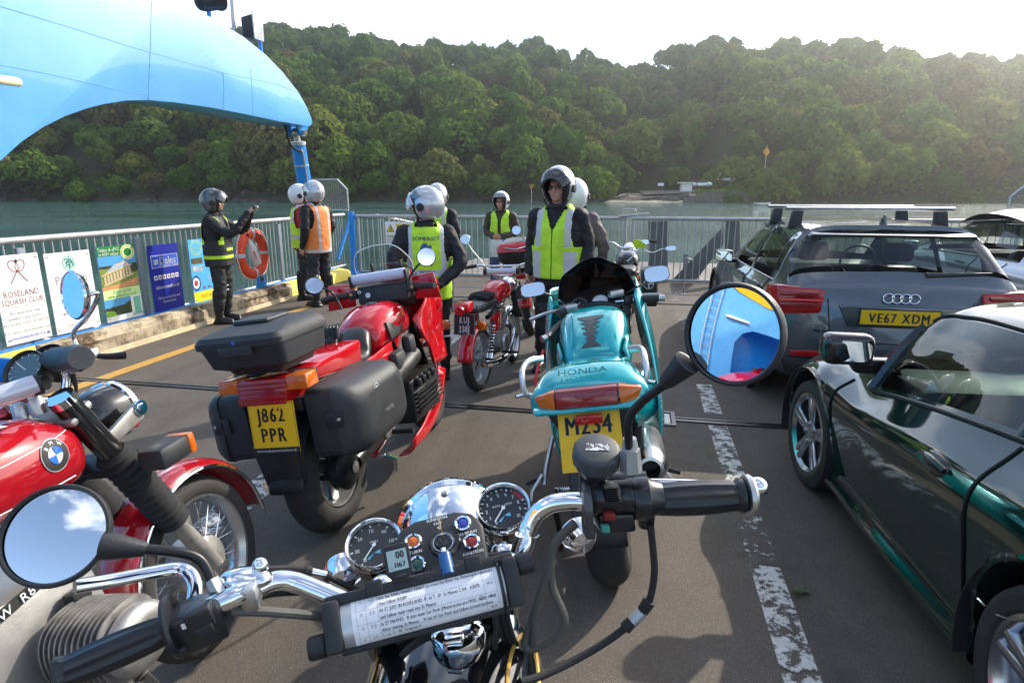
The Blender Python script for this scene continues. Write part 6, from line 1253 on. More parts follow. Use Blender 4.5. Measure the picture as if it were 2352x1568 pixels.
gl = thing('gloves', 'pair of black leather gloves tucked behind the top case on the red touring bike seat', 'gloves', M=kb_.matrix_world @ TR(.0, .23, .83))
GLV = mat('glove_leather', (.015, .015, .016), .4, var=.3, vs=20, bump=.3, bs=60)
for gx in (-.03, .03):
    m = MB(); m.ball((gx, 0, .05), (.035, .03, .055), 14, 10)
    for k in range(4): m.tube(spline([(gx-.03+.02*k, .0, .09), (gx-.034+.022*k, .012, .13), (gx-.03+.02*k, .03, .15)], 3), [.012, .012, .0115, .011, .0105, .009, .006], 8)
    m.tube([(gx+.03, 0, .05), (gx+.055, .0, .085), (gx+.06, .01, .11)], [.014, .012, .007], 8); m.build('glove', GLV, gl, sm=60)
# ================================================================ teal sports tourer
CC = G(1410, 1340); cb = bike('sport_motorcycle', 'teal fully faired sports motorcycle with smoked screen, plate M234 BLL', (CC.x+.015, CC.y+.075), rad(10), rad(9.5))
cup = TR(.018, .07, .105)
wheel(cb, 'rear_wheel', TR(0, 0, .312), .312, .17, 'cast3', segs=160); wheel(cb, 'front_wheel', TR(0, 1.42, .30) @ RZ(rad(8)), .30, .12, 'cast3', disc_=(-1, 1))
def LC(px, py, t): return cb.matrix_world.inverted() @ D(px, py, t)
plate(cb, cup @ TR(-.005, -.375, .66) @ RX(pi/2-rad(24)), .232, .23, (('M234', 0, .056), ('BLL', .002, -.045)), YPLATE, mat('plate_blue_ink', (.02, .028, .06), .5, var=0), .098, None, xs=.72, border=False)
# tail unit
def tring(y, z, w, h, k=1.0):
    """tail section: flat bottom, domed top"""
    n = 26; out = []
    for i in range(n):
        a = 2*pi*i/n; c, s = cos(a), sin(a); out.append(Vector((w*abs(c)**.7*(1 if c > 0 else -1), y-(1-abs(c))*0+.05*k*abs(c)**3, z+(h*abs(s)**.8 if s > 0 else -h*.75*abs(s)**.6))))
    return out
MB().loft(smooth_rings([tring(-.335, .775, .225, .025), tring(-.31, .80, .228, .055), tring(-.22, .825, .205, .07), tring(-.10, .82, .185, .07), tring(.12, .78, .165, .065)])).build('tail_fairing', TEALP, cb, sm=50, M=cup)
MB().hexa([(-.20, -.375, .765), (.20, -.375, .765), (.20, -.30, .775), (-.20, -.30, .775), (-.21, -.37, .785), (.21, -.37, .785), (.21, -.30, .79), (-.21, -.30, .79)], bev=.008).build('tail_lip', TEALP, cb, M=cup)
tl = part('tail_lamp', cb, cup); MB().hexa([(-.115, -.372, .785), (.115, -.372, .785), (.115, -.31, .785), (-.115, -.31, .785), (-.115, -.355, .85), (.115, -.355, .85), (.115, -.3, .85), (-.115, -.3, .85)], bev=.006).build('lens', mat('dark_red_lens2', (.24, .012, .016), .12, coat=.6, var=.1), tl)
for s in (-1, 1):
    il = part('indicator', cb, cup); MB().hexa([(s*.12, -.37, .787), (s*.18, -.335, .775), (s*.178, -.29, .775), (s*.12, -.31, .787), (s*.12, -.353, .85), (s*.205, -.315, .825), (s*.2, -.28, .825), (s*.12, -.3, .85)], bev=.005).build('lens', AMBER, il)
MB().box((.0, -.38, .742), (.1, .02, .034), bev=.004).build('reflector', REDL, cb, M=cup); MB().hexa([(-.13, -.33, .69), (.13, -.33, .69), (.12, .0, .66), (-.12, .0, .66), (-.17, -.33, .765), (.17, -.33, .765), (.15, 0, .77), (-.15, 0, .77)], bev=.012).build('under_tray', BLKP, cb, M=cup)
m = MB(); put_text(m, 'HONDA', .042, 0, 0, cup @ TR(-.01, -.27, .897) @ RX(rad(30)), xs=1.2); m.build('tail_lettering', mat('teal_dark_ink', (.005, .10, .11), .3, var=0), cb, sm=0, fix=False)
for s in (-1, 1):
    gr = part('grab_rail', cb, TR(0, .04, .06)); m = MB(); m.tube(spline([(s*.165, -.13, .83), (s*.235, -.17, .85), (s*.245, -.14, .93), (s*.235, -.02, .945), (s*.19, .06, .93)], 6), [.016]*25, 12, flat=.75); m.build('rail_tube', mat('rail_silver', (.62, .63, .64), .28, .75, var=.06), gr); MB().rod((s*.24, -.17, .85), (s*.275, -.19, .85), .008, 10).build('hook_peg', CHROME, gr)
body([(-.09, .90, .09, .02), (-.05, .905, .15, .035), (.06, .89, .165, .045), (.2, .85, .165, .05), (.34, .80, .15, .05), (.44, .80, .12, .05), (.5, .81, .08, .03)]).build('seat', SEATM, cb, sm=60)
body([(.42, .82, .07, .05), (.45, .84, .13, .08), (.54, .875, .155, .11), (.66, .91, .175, .13), (.80, .93, .185, .135), (.90, .92, .165, .12), (.965, .90, .10, .07)], p=2.8).build('fuel_tank', TEALP, cb, sm=60)
for s in (-1, 1): panel([[(s*.150, .47, .90), (s*.172, .56, .94), (s*.178, .66, .93)], [(s*.166, .46, .84), (s*.185, .56, .86), (s*.188, .68, .86)], [(s*.15, .45, .78), (s*.17, .55, .79), (s*.178, .66, .80)]], 'knee_recess', TEALP, cb, th=.01)
# tank pad with cut-outs
tp = []
for (y, w) in ((.46, .05), (.475, .035), (.49, .012), (.505, .03), (.515, .012), (.54, .042), (.55, .012), (.575, .05), (.585, .014), (.61, .056), (.62, .014), (.645, .062), (.67, .07)): tp.append((w, y))
outl = [(w, y) for w, y in tp]+[(-w, y) for w, y in reversed(tp)]
def tank_z(y):
    S = [(.42, .82+.05), (.45, .92), (.54, .985), (.66, 1.04), (.80, 1.065)]; return lerp_tab(S, y)
bvh_t = None
def drape(o_tank, pts, e=.002):
    me = o_tank.data; bv = BVHTree.FromPolygons([v.co for v in me.vertices], [p.vertices for p in me.polygons]); out = []
    for p in pts:
        h = bv.ray_cast(Vector((p[0], p[1], 2)), Vector((0, 0, -1))); out.append(h[0]+Vector((0, -.3, .95)).normalized()*e if h[0] else Vector((p[0], p[1], tank_z(p[1]))))
    return out
tko = [o for o in cb.children if o.name.startswith('fuel_tank')][0]
m = MB(); d3 = drape(tko, outl, .004); n_ = len(tp)
m.add(d3, [(i, i+1, 2*n_-2-i, 2*n_-1-i) for i in range(n_-1)]); m.build('tank_pad', mat('pad_grey', (.06, .065, .07), .5), cb, sm=60)
# fairing
for s in (-1, 1):
    panel([[(s*.23, 1.02, 1.06), (s*.25, 1.15, 1.14), (s*.2, 1.38, 1.12)], [(s*.26, .92, .93), (s*.29, 1.12, .98), (s*.22, 1.46, .95)], [(s*.285, .80, .76), (s*.31, 1.1, .78), (s*.23, 1.48, .78)], [(s*.29, .68, .55), (s*.315, 1.0, .55), (s*.25, 1.4, .58)], [(s*.26, .60, .33), (s*.30, .95, .3), (s*.24, 1.3, .34)], [(s*.16, .58, .17), (s*.18, .92, .15), (s*.15, 1.2, .2)]], 'fairing_side', TEALP, cb, th=.008, sm=60)
    panel([[(s*.17, .10, .77), (s*.185, .3, .72), (s*.2, .55, .72), (s*.26, .72, .74)], [(s*.18, .05, .68), (s*.2, .3, .58), (s*.23, .55, .5), (s*.29, .72, .5)]], 'side_cover', TEALP, cb, th=.008, sm=60)
body([(1.36, .93, .17, .13), (1.45, .92, .2, .14), (1.56, .90, .15, .12), (1.62, .88, .08, .07)], p=2.6).build('fairing_nose', TEALP, cb, sm=60)
panel([[(-.245, 1.08, 1.10), (-.14, 1.36, 1.06), (0, 1.47, 1.04), (.14, 1.36, 1.06), (.245, 1.08, 1.10)], [(-.238, 1.06, 1.18), (-.13, 1.3, 1.19), (0, 1.4, 1.18), (.13, 1.3, 1.19), (.238, 1.06, 1.18)], [(-.20, 1.04, 1.275), (-.11, 1.2, 1.30), (0, 1.27, 1.31), (.11, 1.2, 1.30), (.20, 1.04, 1.275)], [(-.10, 1.04, 1.335), (-.06, 1.11, 1.35), (0, 1.14, 1.355), (.06, 1.11, 1.35), (.10, 1.04, 1.335)]], 'windscreen', TINTS, cb, th=.004, sm=80).matrix_local = TR(.02, .02, -.065) @ SCL(.92, 1, 1)
MB().hexa([(-.2, 1.03, .93), (.2, 1.03, .93), (.18, 1.36, .92), (-.18, 1.36, .92), (-.21, 1.06, 1.03), (.21, 1.06, 1.03), (.2, 1.40, 1.08), (-.2, 1.40, 1.08)], bev=.02).build('dashboard', BLKP, cb)
for x, r, mt_ in ((.035, .046, mat('dial_silver', (.62, .64, .66), .35, var=.04)), (-.085, .045, DIALB)):
    cl = part('clock', cb, TR(x, 1.09, 1.045) @ RX(rad(38))); m = MB(); disc(m, 0, 0, r, r, None, .0, n=32); m.build('dial', mt_, cl, sm=0); MB().lathe([(r*.97, .001), (r*1.04, .006), (r*1.1, 0), (r*1.1, -.04)], 36, cap=False).build('bezel', BLKP, cl)
    m = MB(); quad(m, -.002, -.005, .002, r*.7, RZ(2.4), .002)
    for k in range(13): quad(m, -.0012, r*.8, .0012, r*.93, RZ(rad(-130+k*21.6)), .002)
    m.build('dial_marks', INK if x > 0 else DIALW, cl, sm=0, fix=False)
MB().tube(spline([(-.15, 1.0, 1.0), (-.06, 1.04, 1.03), (.06, 1.04, 1.03), (.15, 1.0, 1.0)], 4), .02, 12).build('top_yoke', BLKM, cb)
hb_ = part('handlebar', cb, TR(0.01, 1.0, 1.03) @ RZ(rad(20)))
for s in (-1, 1):
    MB().tube([(s*.13, .03, .0), (s*.2, .0+.02*(s-1), .015*(s-1)), (s*.37, -.07+.1*(s-1), -.01+.03*(s-1))], .0125, 12).build('bar_tube', CHROME, hb_); grip(Vector((s*.225, -.012+.035*(s-1), .02*(s-1))), Vector((s*.355, -.065+.095*(s-1), -.01+.028*(s-1))), .0185, 12).build('grip', BLKP, hb_); MB().lathe([(0, 0), (.019, 0), (.019, .03), (0, .032)], 20, aim((s*.37, -.15, -.03), (s*.357, -.066+.096*(s-1), -.01+.028*(s-1)))).build('bar_end', ALLOY, hb_)
    MB().box((s*.195, .0, .0), (.05, .05, .05), bev=.01).build('switch_block', BLKP, hb_); MB().tube(spline([(s*.17, .04, .01), (s*.28, .03, .01), (s*.39, -.02, .0)], 4), .0065, 8, flat=1.5).build('lever', ALLOY, hb_)
MB().box((.135, .02, .05), (.08, .06, .04), bev=.006).build('fluid_reservoir', ALLOY, hb_); MB().box((-.14, .02, .02), (.07, .06, .04), bev=.006).build('clutch_perch', ALLOY, hb_)
gadget = part('dash_gadget', cb, TR(-.17, 1.0, 1.045) @ RX(rad(40))); MB().box((0, 0, 0), (.06, .045, .015), bev=.005).build('gadget_case', BLKP, gadget); m = MB(); quad(m, -.02, -.013, .02, .013, None, .0085); m.build('gadget_screen', mat('gadget_screen', (.05, .15, .25), .2), gadget, sm=0)
bpy.context.view_layer.update()
c1 = LC(1224, 665, 3.0); rmirror(cb, c1, face_cam(cb, c1, (0, -.5, .35)), .05, [LC(1256, 675, 3.08), LC(1285, 690, 3.2), LC(1300, 700, 3.3)], rect=(.062, .035), housing=BLKG)
c2 = LC(1508, 629, 3.0); rmirror(cb, c2, face_cam(cb, c2, (.0, -.5, .35)), .05, [LC(1485, 650, 3.08), LC(1455, 662, 3.2), LC(1440, 672, 3.3)], rect=(.062, .04), housing=BLKG)
# exhaust, swing arm, stand
Mx = aim((.02, -1, .12), (.215, -.16, .585)); MB().lathe([(.036, .075), (.037, .08), (.05, .078), (.068, .03), (.07, -.02), (.068, -.34), (.05, -.38)], 36, Mx, cap=False).build('silencer', mat('brushed_steel', (.45, .46, .48), .25, 1.0, var=.08), cb); MB().lathe([(.0, -.02), (.034, -.015), (.036, .075)], 28, Mx, cap=False).build('silencer_bore', BLKP, cb)
MB().tube([(.12, 0, .312), (.12, .5, .36)], .03, 12).build('swing_arm', ALLOYD, cb); MB().tube([(-.12, 0, .312), (-.12, .5, .36)], .03, 12).build('swing_arm', ALLOYD, cb)
for s in (-1, 1):
    fp = part('footpeg', cb); MB().tube([(s*.2, .12, .62), (s*.24, .05, .5), (s*.25, .02, .44)], .012, 8).build('hanger', ALLOY, fp); MB().tube([(s*.24, .05, .47), (s*.33, .0, .46)], [.012, .009], 10).build('peg_rubber', BLKM, fp); MB().tube([(s*.25, .0, .5), (s*.30, -.03, .44), (s*.31, -.04, .40)], .008, 8).build('pedal', ALLOY, fp)
spring(cb, (-.2, -.05, .44), (-.12, -.02, .43), .012, 8, .0025, CHROME, 'stand_spring'); MB().tube([(-.2, -.1, .40), (-.23, .1, .12), (-.26, .16, .03)], .014, 8).build('side_stand', BLKM, cb)
MB().loft([[Vector((.1*sin(b), (.345+.01*cos(b))*cos(a), .312+(.345+.02*cos(b))*sin(a))) for b in [pi*(k/8-.5) for k in range(9)]] for a in [rad(50+125*i/20) for i in range(21)]], closed=False, caps=False).build('rear_mudguard', BLKP, cb, solid=.004)
MB().box((0, .75, .45), (.34, .5, .45), bev=.05).build('engine', BLKM, cb)
gl2 = part('red_strap', cb); MB().tube(spline([(-.27, .3, .74), (-.28, .38, .83), (-.25, .55, .92)], 4), .008, 8).build('strap', mat('strap_red', '#b3202a', .6), gl2)

# ================================================================ small red single, plate KUJ 338J
UC = G(1093, 900); ub = bike('roadster_motorcycle', 'small red vintage motorcycle with black seat and silver on black plate KUJ 338J', (UC.x+.03, UC.y+.06), rad(18), rad(3), .93)
wheel(ub, 'rear_wheel', TR(0, 0, .30), .30, .095, 'spoke', 'block', segs=120); wheel(ub, 'front_wheel', TR(0, 1.02, .30) @ RZ(rad(8)), .30, .08, 'spoke', 'rib')
def guard(par, y, z, R, w, a0, a1, mt_, name):
    MB().loft([[Vector((w*sin(b), y+(R+w*.55*cos(b))*cos(a), z+(R+w*.55*cos(b))*sin(a))) for b in [pi*(k/10-.5) for k in range(11)]] for a in [rad(a0+(a1-a0)*i/24) for i in range(25)]], closed=False, caps=False).build(name, mt_, par, sm=60, solid=.003)
guard(ub, 0, .30, .30, .07, 55, 172, REDP, 'rear_mudguard'); guard(ub, 1.02, .30, .29, .055, 20, 150, CHROME, 'front_mudguard')
plate(ub, TR(.045, -.36, .69) @ RX(pi/2-rad(14)), .195, .18, (('KUJ', .0, .036), ('338J', 0, -.04)), mat('plate_black', (.015, .015, .016), .4, var=.1), mat('plate_silver', (.62, .62, .6), .4, var=0), .082, None, xs=.6)
tl = part('tail_lamp', ub, TR(.02, 0, .07)); m = MB(); m.hexa([(-.075, -.36, .715), (.075, -.36, .715), (.075, -.24, .715), (-.075, -.24, .715), (-.07, -.35, .79), (.07, -.35, .79), (.065, -.22, .80), (-.065, -.22, .80)], bev=.015); m.build('lamp_housing', REDP, tl); m = MB(); m.lathe([(.04, 0), (.042, .03), (.036, .05), (.0, .055)], 24, TR(0, -.35, .735) @ RX(pi/2)); m.build('lens', REDL, tl)
for s in (-1, 1):
    il = part('indicator', ub); MB().lathe([(.0, -.04), (.03, -.035), (.044, -.0), (.044, .012)], 24, TR(s*.17, -.26, .665) @ RX(pi/2)).build('lamp_shell', CHROME, il); MB().lathe([(.043, .01), (.042, .035), (.03, .05), (0, .054)], 24, TR(s*.17, -.26, .665) @ RX(pi/2)).build('lens', AMBER, il); MB().rod((s*.05, -.22, .67), (s*.14, -.25, .667), .008, 8).build('stalk', CHROME, il)
    spring(ub, (s*.125, -.02, .30), (s*.13, .12, .64), .028, 10, .005, CHROME)
    sw = MB().tube([(s*.09, 0, .30), (s*.07, .42, .30)], .02, 10).build('swing_arm', BLKM, ub)
body([(-.22, .775, .07, .02), (-.18, .785, .12, .045), (0, .775, .125, .055), (.2, .765, .12, .05), (.36, .76, .105, .045), (.40, .76, .06, .03)]).build('seat', SEATM, ub, sm=60)
m = MB(); put_text(m, 'HONDA', .045, 0, 0, TR(.0, -.205, .812) @ RX(rad(62)), xs=1.15); m.build('seat_lettering', DIALW, ub, sm=0, fix=False)
body([(.36, .78, .06, .05), (.4, .80, .1, .085), (.55, .83, .125, .105), (.70, .83, .12, .1), (.80, .81, .08, .07), (.83, .80, .04, .04)]).build('fuel_tank', REDP, ub, sm=60)
for s in (-1, 1):
    m = MB(); m.add([(s*.118, .45, .81), (s*.127, .6, .86), (s*.123, .68, .87), (s*.124, .6, .82)], [(0, 1, 2, 3)]); m.build('tank_stripe', DIALW, ub, sm=0, fix=False)
    MB().hexa([(s*.10, .12, .5), (s*.125, .12, .5), (s*.125, .36, .52), (s*.10, .36, .52), (s*.10, .1, .66), (s*.125, .1, .66), (s*.125, .36, .68), (s*.10, .36, .68)], bev=.01).build('side_cover', REDP, ub)
    MB().tube([(s*.085, .84, .88), (s*.085, 1.02, .30)], .022, 12).build('fork', mat('fork_silver', (.5, .5, .5), .3, .9), ub); fg = MB(); fg.tube([Vector((s*.085, .865+.011*i, .80-.036*i)) for i in range(9)], [.03+.004*(i % 2) for i in range(9)], 14); fg.build('fork_shroud', BLKP, ub)
    fp = part('footpeg', ub); MB().tube([(s*.1, .38, .27), (s*.26, .38, .27)], .013, 10).build('peg_rubber', RUBBER, fp)
en = part('engine', ub); MB().box((0, .52, .36), (.2, .34, .22), bev=.05).build('crankcase', ALLOYD, en); MB().lathe([(0, 0), (.075, 0), (.08, .012), (.07, .03), (0, .034)], 28, TR(.1, .46, .35) @ WX).build('clutch_cover', ALLOY, en)
m = MB()
for k in range(9): m.box((0, .56+k*.004, .475+k*.022), (.15, .15, .007), bev=.002)
m.build('cooling_fins', ALLOYD, en); MB().box((0, .57, .56), (.09, .09, .2)).build('barrel', ALLOYD, en); MB().box((0, .61, .69), (.12, .12, .05), bev=.02).build('cylinder_head', ALLOY, en)
MB().tube(spline([(.09, .68, .58), (.12, .72, .4), (.12, .5, .22), (.13, .1, .24), (.14, -.2, .3)], 5), [.02]*11+[.036]*10, 12).build('exhaust_pipe', CHROME, ub); MB().tube([(0, .3, .62), (0, .86, .72), (0, .9, .86)], .022, 10).build('frame_tube', BLKM, ub)
MB().tube([(-.1, .3, .25), (-.16, .26, .03), (-.2, .24, .015)], .011, 8).build('side_stand', BLKM, ub); MB().tube([(.1, .42, .3), (.13, .5, .2), (.17, .52, .22)], .008, 8).build('pedal', CHROME, ub)
hb_ = part('handlebar', ub, TR(0, .80, .93) @ RZ(rad(7))); MB().tube(spline([(-.36, -.06, .12), (-.2, .02, .13), (-.1, .03, .03), (.1, .03, .03), (.2, .02, .13), (.36, -.06, .12)], 6), .011, 12).build('bar_tube', CHROME, hb_); MB().tube([(-.19, .02, .12), (.19, .02, .12)], .009, 10).build('cross_brace', CHROME, hb_)
for s in (-1, 1): grip(Vector((s*.26, -.01, .13)), Vector((s*.37, -.065, .12)), .018, 10).build('grip', BLKP, hb_); MB().tube([(s*.2, .05, .13), (s*.34, .01, .12)], .006, 8).build('lever', ALLOY, hb_)
MB().tube([(-.15, -.02, .07), (.15, -.02, .07)], .03, 18).build('route_roller', mat('roller_white', '#c3c8dc', .25), hb_)
for s in (-1, 1): MB().tube([(s*.15, -.02, .07), (s*.185, -.02, .07)], .034, 16).build('roller_knob', BLKP, hb_)
for x in (-.08, .08): MB().lathe([(0, 0), (.035, 0), (.04, .01), (.04, .07), (0, .09)], 24, TR(x, .06, .07) @ RX(rad(215))).build('clock_body', CHROME, hb_)
MB().lathe([(0, -.1), (.06, -.08), (.085, -.03), (.09, .03), (.08, .05), (0, .06)], 30, TR(0, .98, .84) @ RX(-pi/2)).build('headlamp', CHROME, ub)
def LU(px, py, t): return ub.matrix_world.inverted() @ D(px, py, t)
bpy.context.view_layer.update()
for (px, py), st in (((1069, 550), [(1085, 575), (1110, 605), (1116, 618)]), ((1186, 529), [(1200, 548), (1225, 570), (1232, 585)])):
    if px == 1186: continue
    c = LU(px, py, 5.75); rmirror(ub, c, face_cam(ub, c, (0, -.4, .3)), .052, [LU(x, y, 5.8) for x, y in st], housing=CHROME)
c = LU(1247, 566, 5.6); rmirror(ub, c, face_cam(ub, c, (0, -.4, .3)), .052, [LU(1235, 580, 5.65), LU(1215, 605, 5.7), LU(1205, 628, 5.7)], housing=CHROME)
g3 = thing('gloves', 'black knitted gloves lying folded on the seat of the small red motorcycle', 'gloves', M=ub.matrix_world @ TR(0, .2, .815))
for y, w, z in ((-.09, .1, .015), (-.03, .11, .025), (.04, .11, .02), (.1, .09, .015)):
    m = MB(); m.tube(spline([(-w, y, z), (-w*.3, y+.015, z+.02), (w*.4, y-.01, z+.015), (w, y+.01, z)], 5), [.012]+[.024]*14+[.012], 10); m.build('glove', mat('knit_black', (.02, .02, .021), .9, var=.3, vs=60, bump=.6, bs=150), g3, sm=60)
# ================================================================ red and silver boxer at the left
rb_ = bike('boxer_motorcycle', 'red vintage boxer motorcycle with finned cylinder and wire wheel at the left edge', (-1.116-.195*1.0, 1.988-1.42, 0), rad(8), rad(8.7))
wheel(rb_, 'front_wheel', TR(0, 1.42, .325), .325, .105, 'spoke', 'rib', rimmat=mat('rim_alloy', (.62, .62, .62), .3, .9, var=.05), segs=180); MB().lathe([(0, -.07), (.06, -.07), (.1, -.05), (.1, .05), (.06, .07), (0, .07)], 36, TR(0, 1.42, .325) @ WX).build('drum_hub', ALLOYD, rb_)
wheel(rb_, 'rear_wheel', TR(0, 0, .32), .32, .12, 'spoke', 'rib')
MAR = mat('boxer_red', '#a01420', .1, coat=1.0, var=.1, rv=.3, col2='#2a0508', c2s=1.1, c2t=(.62, .8))
guard(rb_, 1.42, .325, .345, .075, 5, 175, MAR, 'front_mudguard'); MB().tube([Vector((.077, 1.42+.35*cos(a), .325+.35*sin(a))) for a in [rad(5+170*i/30) for i in range(31)]], .007, 8).build('mudguard_edge', CHROME, rb_)
rk = .46
for s in (-1, 1):
    ax_ = Vector((s*.1, 1.42-.02, .325)); fd = Vector((0, -sin(rk), cos(rk))); MB().tube([ax_-fd*.03, ax_+fd*.02, ax_+fd*.32], [.026, .03, .027], 16).build('fork_slider', mat('cast_alloy', (.42, .40, .37), .5, .7, var=.2, vs=20, bump=.15, bs=150), rb_)
    MB().tube([ax_+fd*(.29+.0055*i) for i in range(64)], [.046+.007*cos(i*pi/2.5) for i in range(64)], 20).build('fork_gaiter', RUBBER, rb_); MB().tube([ax_+fd*.62, ax_+fd*.86], .035, 18).build('fork_shroud', BLKG, rb_); MB().tube([ax_+fd*.845, ax_+fd*.87], .037, 18).build('fork_cap', CHROME, rb_)
    MB().box(tuple(ax_+fd*.27+Vector((0, .02, 0))), (.05, .04, .06), bev=.008).build('guard_bracket', ALLOYD, rb_); MB().lathe([(0, 0), (.018, 0), (.02, .015), (0, .018)], 14, TR(*(ax_+Vector((s*.02, 0, 0)))) @ RY(s*pi/2)).build('axle_nut', STEEL, rb_)
yk_ = Vector((0, 1.40, .325))+Vector((0, -sin(rk), cos(rk)))*.8
MB().box((0, 0, 0), (.25, .09, .025), TR(*yk_) @ RX(rk), bev=.01).build('top_yoke', ALLOYD, rb_); MB().box((0, .02, -.24), (.25, .09, .03), TR(*yk_) @ RX(rk), bev=.01).build('lower_yoke', BLKM, rb_)
hl = part('headlamp', rb_, TR(-.03, 1.25, .975) @ RX(-pi/2) @ SCL(.88, .88, .88)); MB().lathe([(0, -.12), (.05, -.11), (.085, -.07), (.098, -.01), (.1, .05)], 40).build('lamp_shell', BLKG, hl, sm=70); MB().lathe([(.098, .045), (.107, .05), (.107, .07), (.1, .078)], 40, cap=False).build('lamp_rim', CHROME, hl); MB().lathe([(.1, .072), (.06, .085), (0, .09)], 30, cap=False).build('lamp_glass', mat('lamp_glass', (.7, .72, .72), .1, .3), hl)
MB().hexa([(.10, 1.1, .91), (.118, 1.1, .91), (.118, 1.26, .95), (.10, 1.26, .95), (.10, 1.1, .95), (.118, 1.1, .95), (.118, 1.26, 1.01), (.10, 1.26, 1.01)], bev=.004).build('lamp_bracket', ALLOYD, rb_)
MB().lathe([(0, .012), (.012, .012), (.014, .006), (.024, .006), (.026, 0)], 20, TR(.118, 1.25, .985) @ WX).build('bracket_bolt', CHROME, rb_)
il = part('indicator', rb_); MB().rod((.1, 1.2, .85), (.19, 1.21, .855), .011, 10).build('stalk', BLKM, il); MB().hexa([(.18, 1.11, .82), (.27, 1.11, .82), (.27, 1.24, .82), (.18, 1.24, .82), (.18, 1.11, .89), (.27, 1.11, .89), (.27, 1.24, .89), (.18, 1.24, .89)], bev=.018).build('lamp_shell', BLKP, il); MB().box((.225, 1.25, .855), (.085, .03, .066), bev=.008).build('lens', AMBER, il)
TKM = TR(0, .07, .06)
body([(.42, .88, .06, .05), (.45, .885, .11, .085), (.6, .90, .14, .12), (.78, .905, .15, .125), (.92, .89, .13, .11), (.985, .875, .08, .075), (1.0, .87, .04, .04)], p=2.3).build('fuel_tank', MAR, rb_, sm=60, M=TKM)
tko = [o for o in rb_.children if o.name.startswith('fuel_tank')][0]
_bv = BVHTree.FromPolygons([v.co for v in tko.data.vertices], [p.vertices for p in tko.data.polygons])
def onside(y, z, e=.003):
    h = _bv.ray_cast(Vector((2, y, z)), Vector((-1, 0, 0))); return (h[0]+Vector((1, 0, 0))*e) if h[0] else Vector((.14, y, z))
bdg = part('tank_badge', rb_, TKM); yc, zc = .84, .915
def bring(r0, r1, a0, a1, e, mt_, nm, n=32):
    m = MB(); vs = [onside(yc+r*cos(a), zc+r*sin(a), e) for r in (r0, r1) for a in [a0+(a1-a0)*k/n for k in range(n+1)]]; m.add(vs, [(k, k+1, n+2+k, n+1+k) for k in range(n)]); m.build(nm, mt_, bdg, sm=60)
bring(.0, .044, 0, 2*pi, .003, mat('badge_white', (.6, .62, .63), .3), 'badge_plate'); bring(.024, .042, 0, 2*pi, .004, INK, 'badge_ring'); bring(.0, .023, 0, pi/2, .004, mat('badge_blue', '#2a65b8', .3), 'badge_quarter'); bring(.0, .023, pi, 1.5*pi, .004, mat('badge_blue', '#2a65b8', .3), 'badge_quarter')
m = MB()
for c, an in (('B', 130), ('M', 90), ('W', 50)):
    vs, fs, w_ = glyph(c); Mg = RZ(rad(an-90)) @ TR(-.005, .0275, 0); pts = [Mg @ Vector((v.x*.015, v.y*.015, 0)) for v in vs]; m.add([onside(yc+p.x, zc+p.y, .005) for p in pts], fs)
m.build('badge_lettering', DIALW, bdg, sm=0, fix=False)
m = MB()
for y0, z0, y1, z1 in ((.45, .93, .92, .955), (.47, .84, .9, .83)):
    m.tube([onside(y0+(y1-y0)*k/14, z0+(z1-z0)*k/14, .001) for k in range(15)], .0015, 5)
m.build('pinstripe', DIALW, rb_, M=TKM)
EUP = TR(0, .0, .1)
en = part('engine', rb_, EUP); MB().hexa([(-.16, .45, .28), (.16, .45, .28), (.16, .95, .3), (-.16, .95, .3), (-.15, .45, .62), (.15, .45, .62), (.14, .92, .6), (-.14, .92, .6)], bev=.04).build('crankcase', mat('satin_alloy', (.36, .35, .33), .42, .6, var=.15, vs=5, bump=.08, bs=200), en)
for s in (-1, 1):
    m = MB()
    for k in range(11): m.loft([[Vector((s*(.185+k*.0155+dx), .77+.105*abs(cos(a))**.8*(1 if cos(a) > 0 else -1)*(1-.012*abs(k-4)), .43+.095*abs(sin(a))**.8*(1 if sin(a) > 0 else -1))) for a in [2*pi*q/36 for q in range(36)]] for dx in (0, .0045)])
    m.build('cylinder_fins', ALLOYD, en, sm=30); MB().tube([(s*.14, .77, .43), (s*.36, .77, .43)], .068, 24).build('cylinder', ALLOYD, en); MB().loft([[Vector((s*x, .77+r*1.05*cos(a), .43+r*.9*sin(a))) for a in [2*pi*q/30 for q in range(30)]] for x, r in ((.355, .09), (.375, .092), (.39, .08), (.395, .05))]).build('rocker_cover', ALLOYD, en, sm=50)
    cbt = part('carburettor', rb_); MB().lathe([(0, -.05), (.034, -.05), (.036, .0), (.05, .004), (.05, .014), (.04, .022), (.0, .028)], 28, TR(s*.2, .42, .55)).build('carburettor_top', ALLOY, cbt); MB().tube([(s*.2, .3, .5), (s*.2, .58, .48)], .032, 14).build('carburettor_body', ALLOYD, cbt); MB().tube([(s*.2, .42, .47), (s*.2, .42, .4)], .03, 14).build('float_bowl', ALLOYD, cbt)
    MB().tube(spline([(s*.2, .42, .58), (s*.19, .43, .7), (s*.15, .5, .8)], 5), .006, 8).build('throttle_cable', RUBBER, rb_)
    MB().tube(spline([(s*.26, .84, .36), (s*.24, .86, .25), (s*.18, .6, .2), (s*.2, 0, .25)], 5), .02, 12).build('exhaust_pipe', CHROME, rb_)
m = MB(); m.add([(.1605, .52, .56), (.1585, .86, .605), (.1575, .86, .635), (.1595, .52, .59)], [(0, 1, 2, 3)]); m.build('engine_label', INK, en, sm=0, fix=False); m = MB(); put_text(m, 'BMW  R80/7', .033, 0, 0, TR(.163, .69, .598) @ RZ(pi/2) @ RX(pi/2) @ RZ(rad(7.5)), xs=1.0); m.build('label_lettering', DIALW, en, sm=0, fix=False)
for y, z in ((.62, .52), (.55, .53)): pass
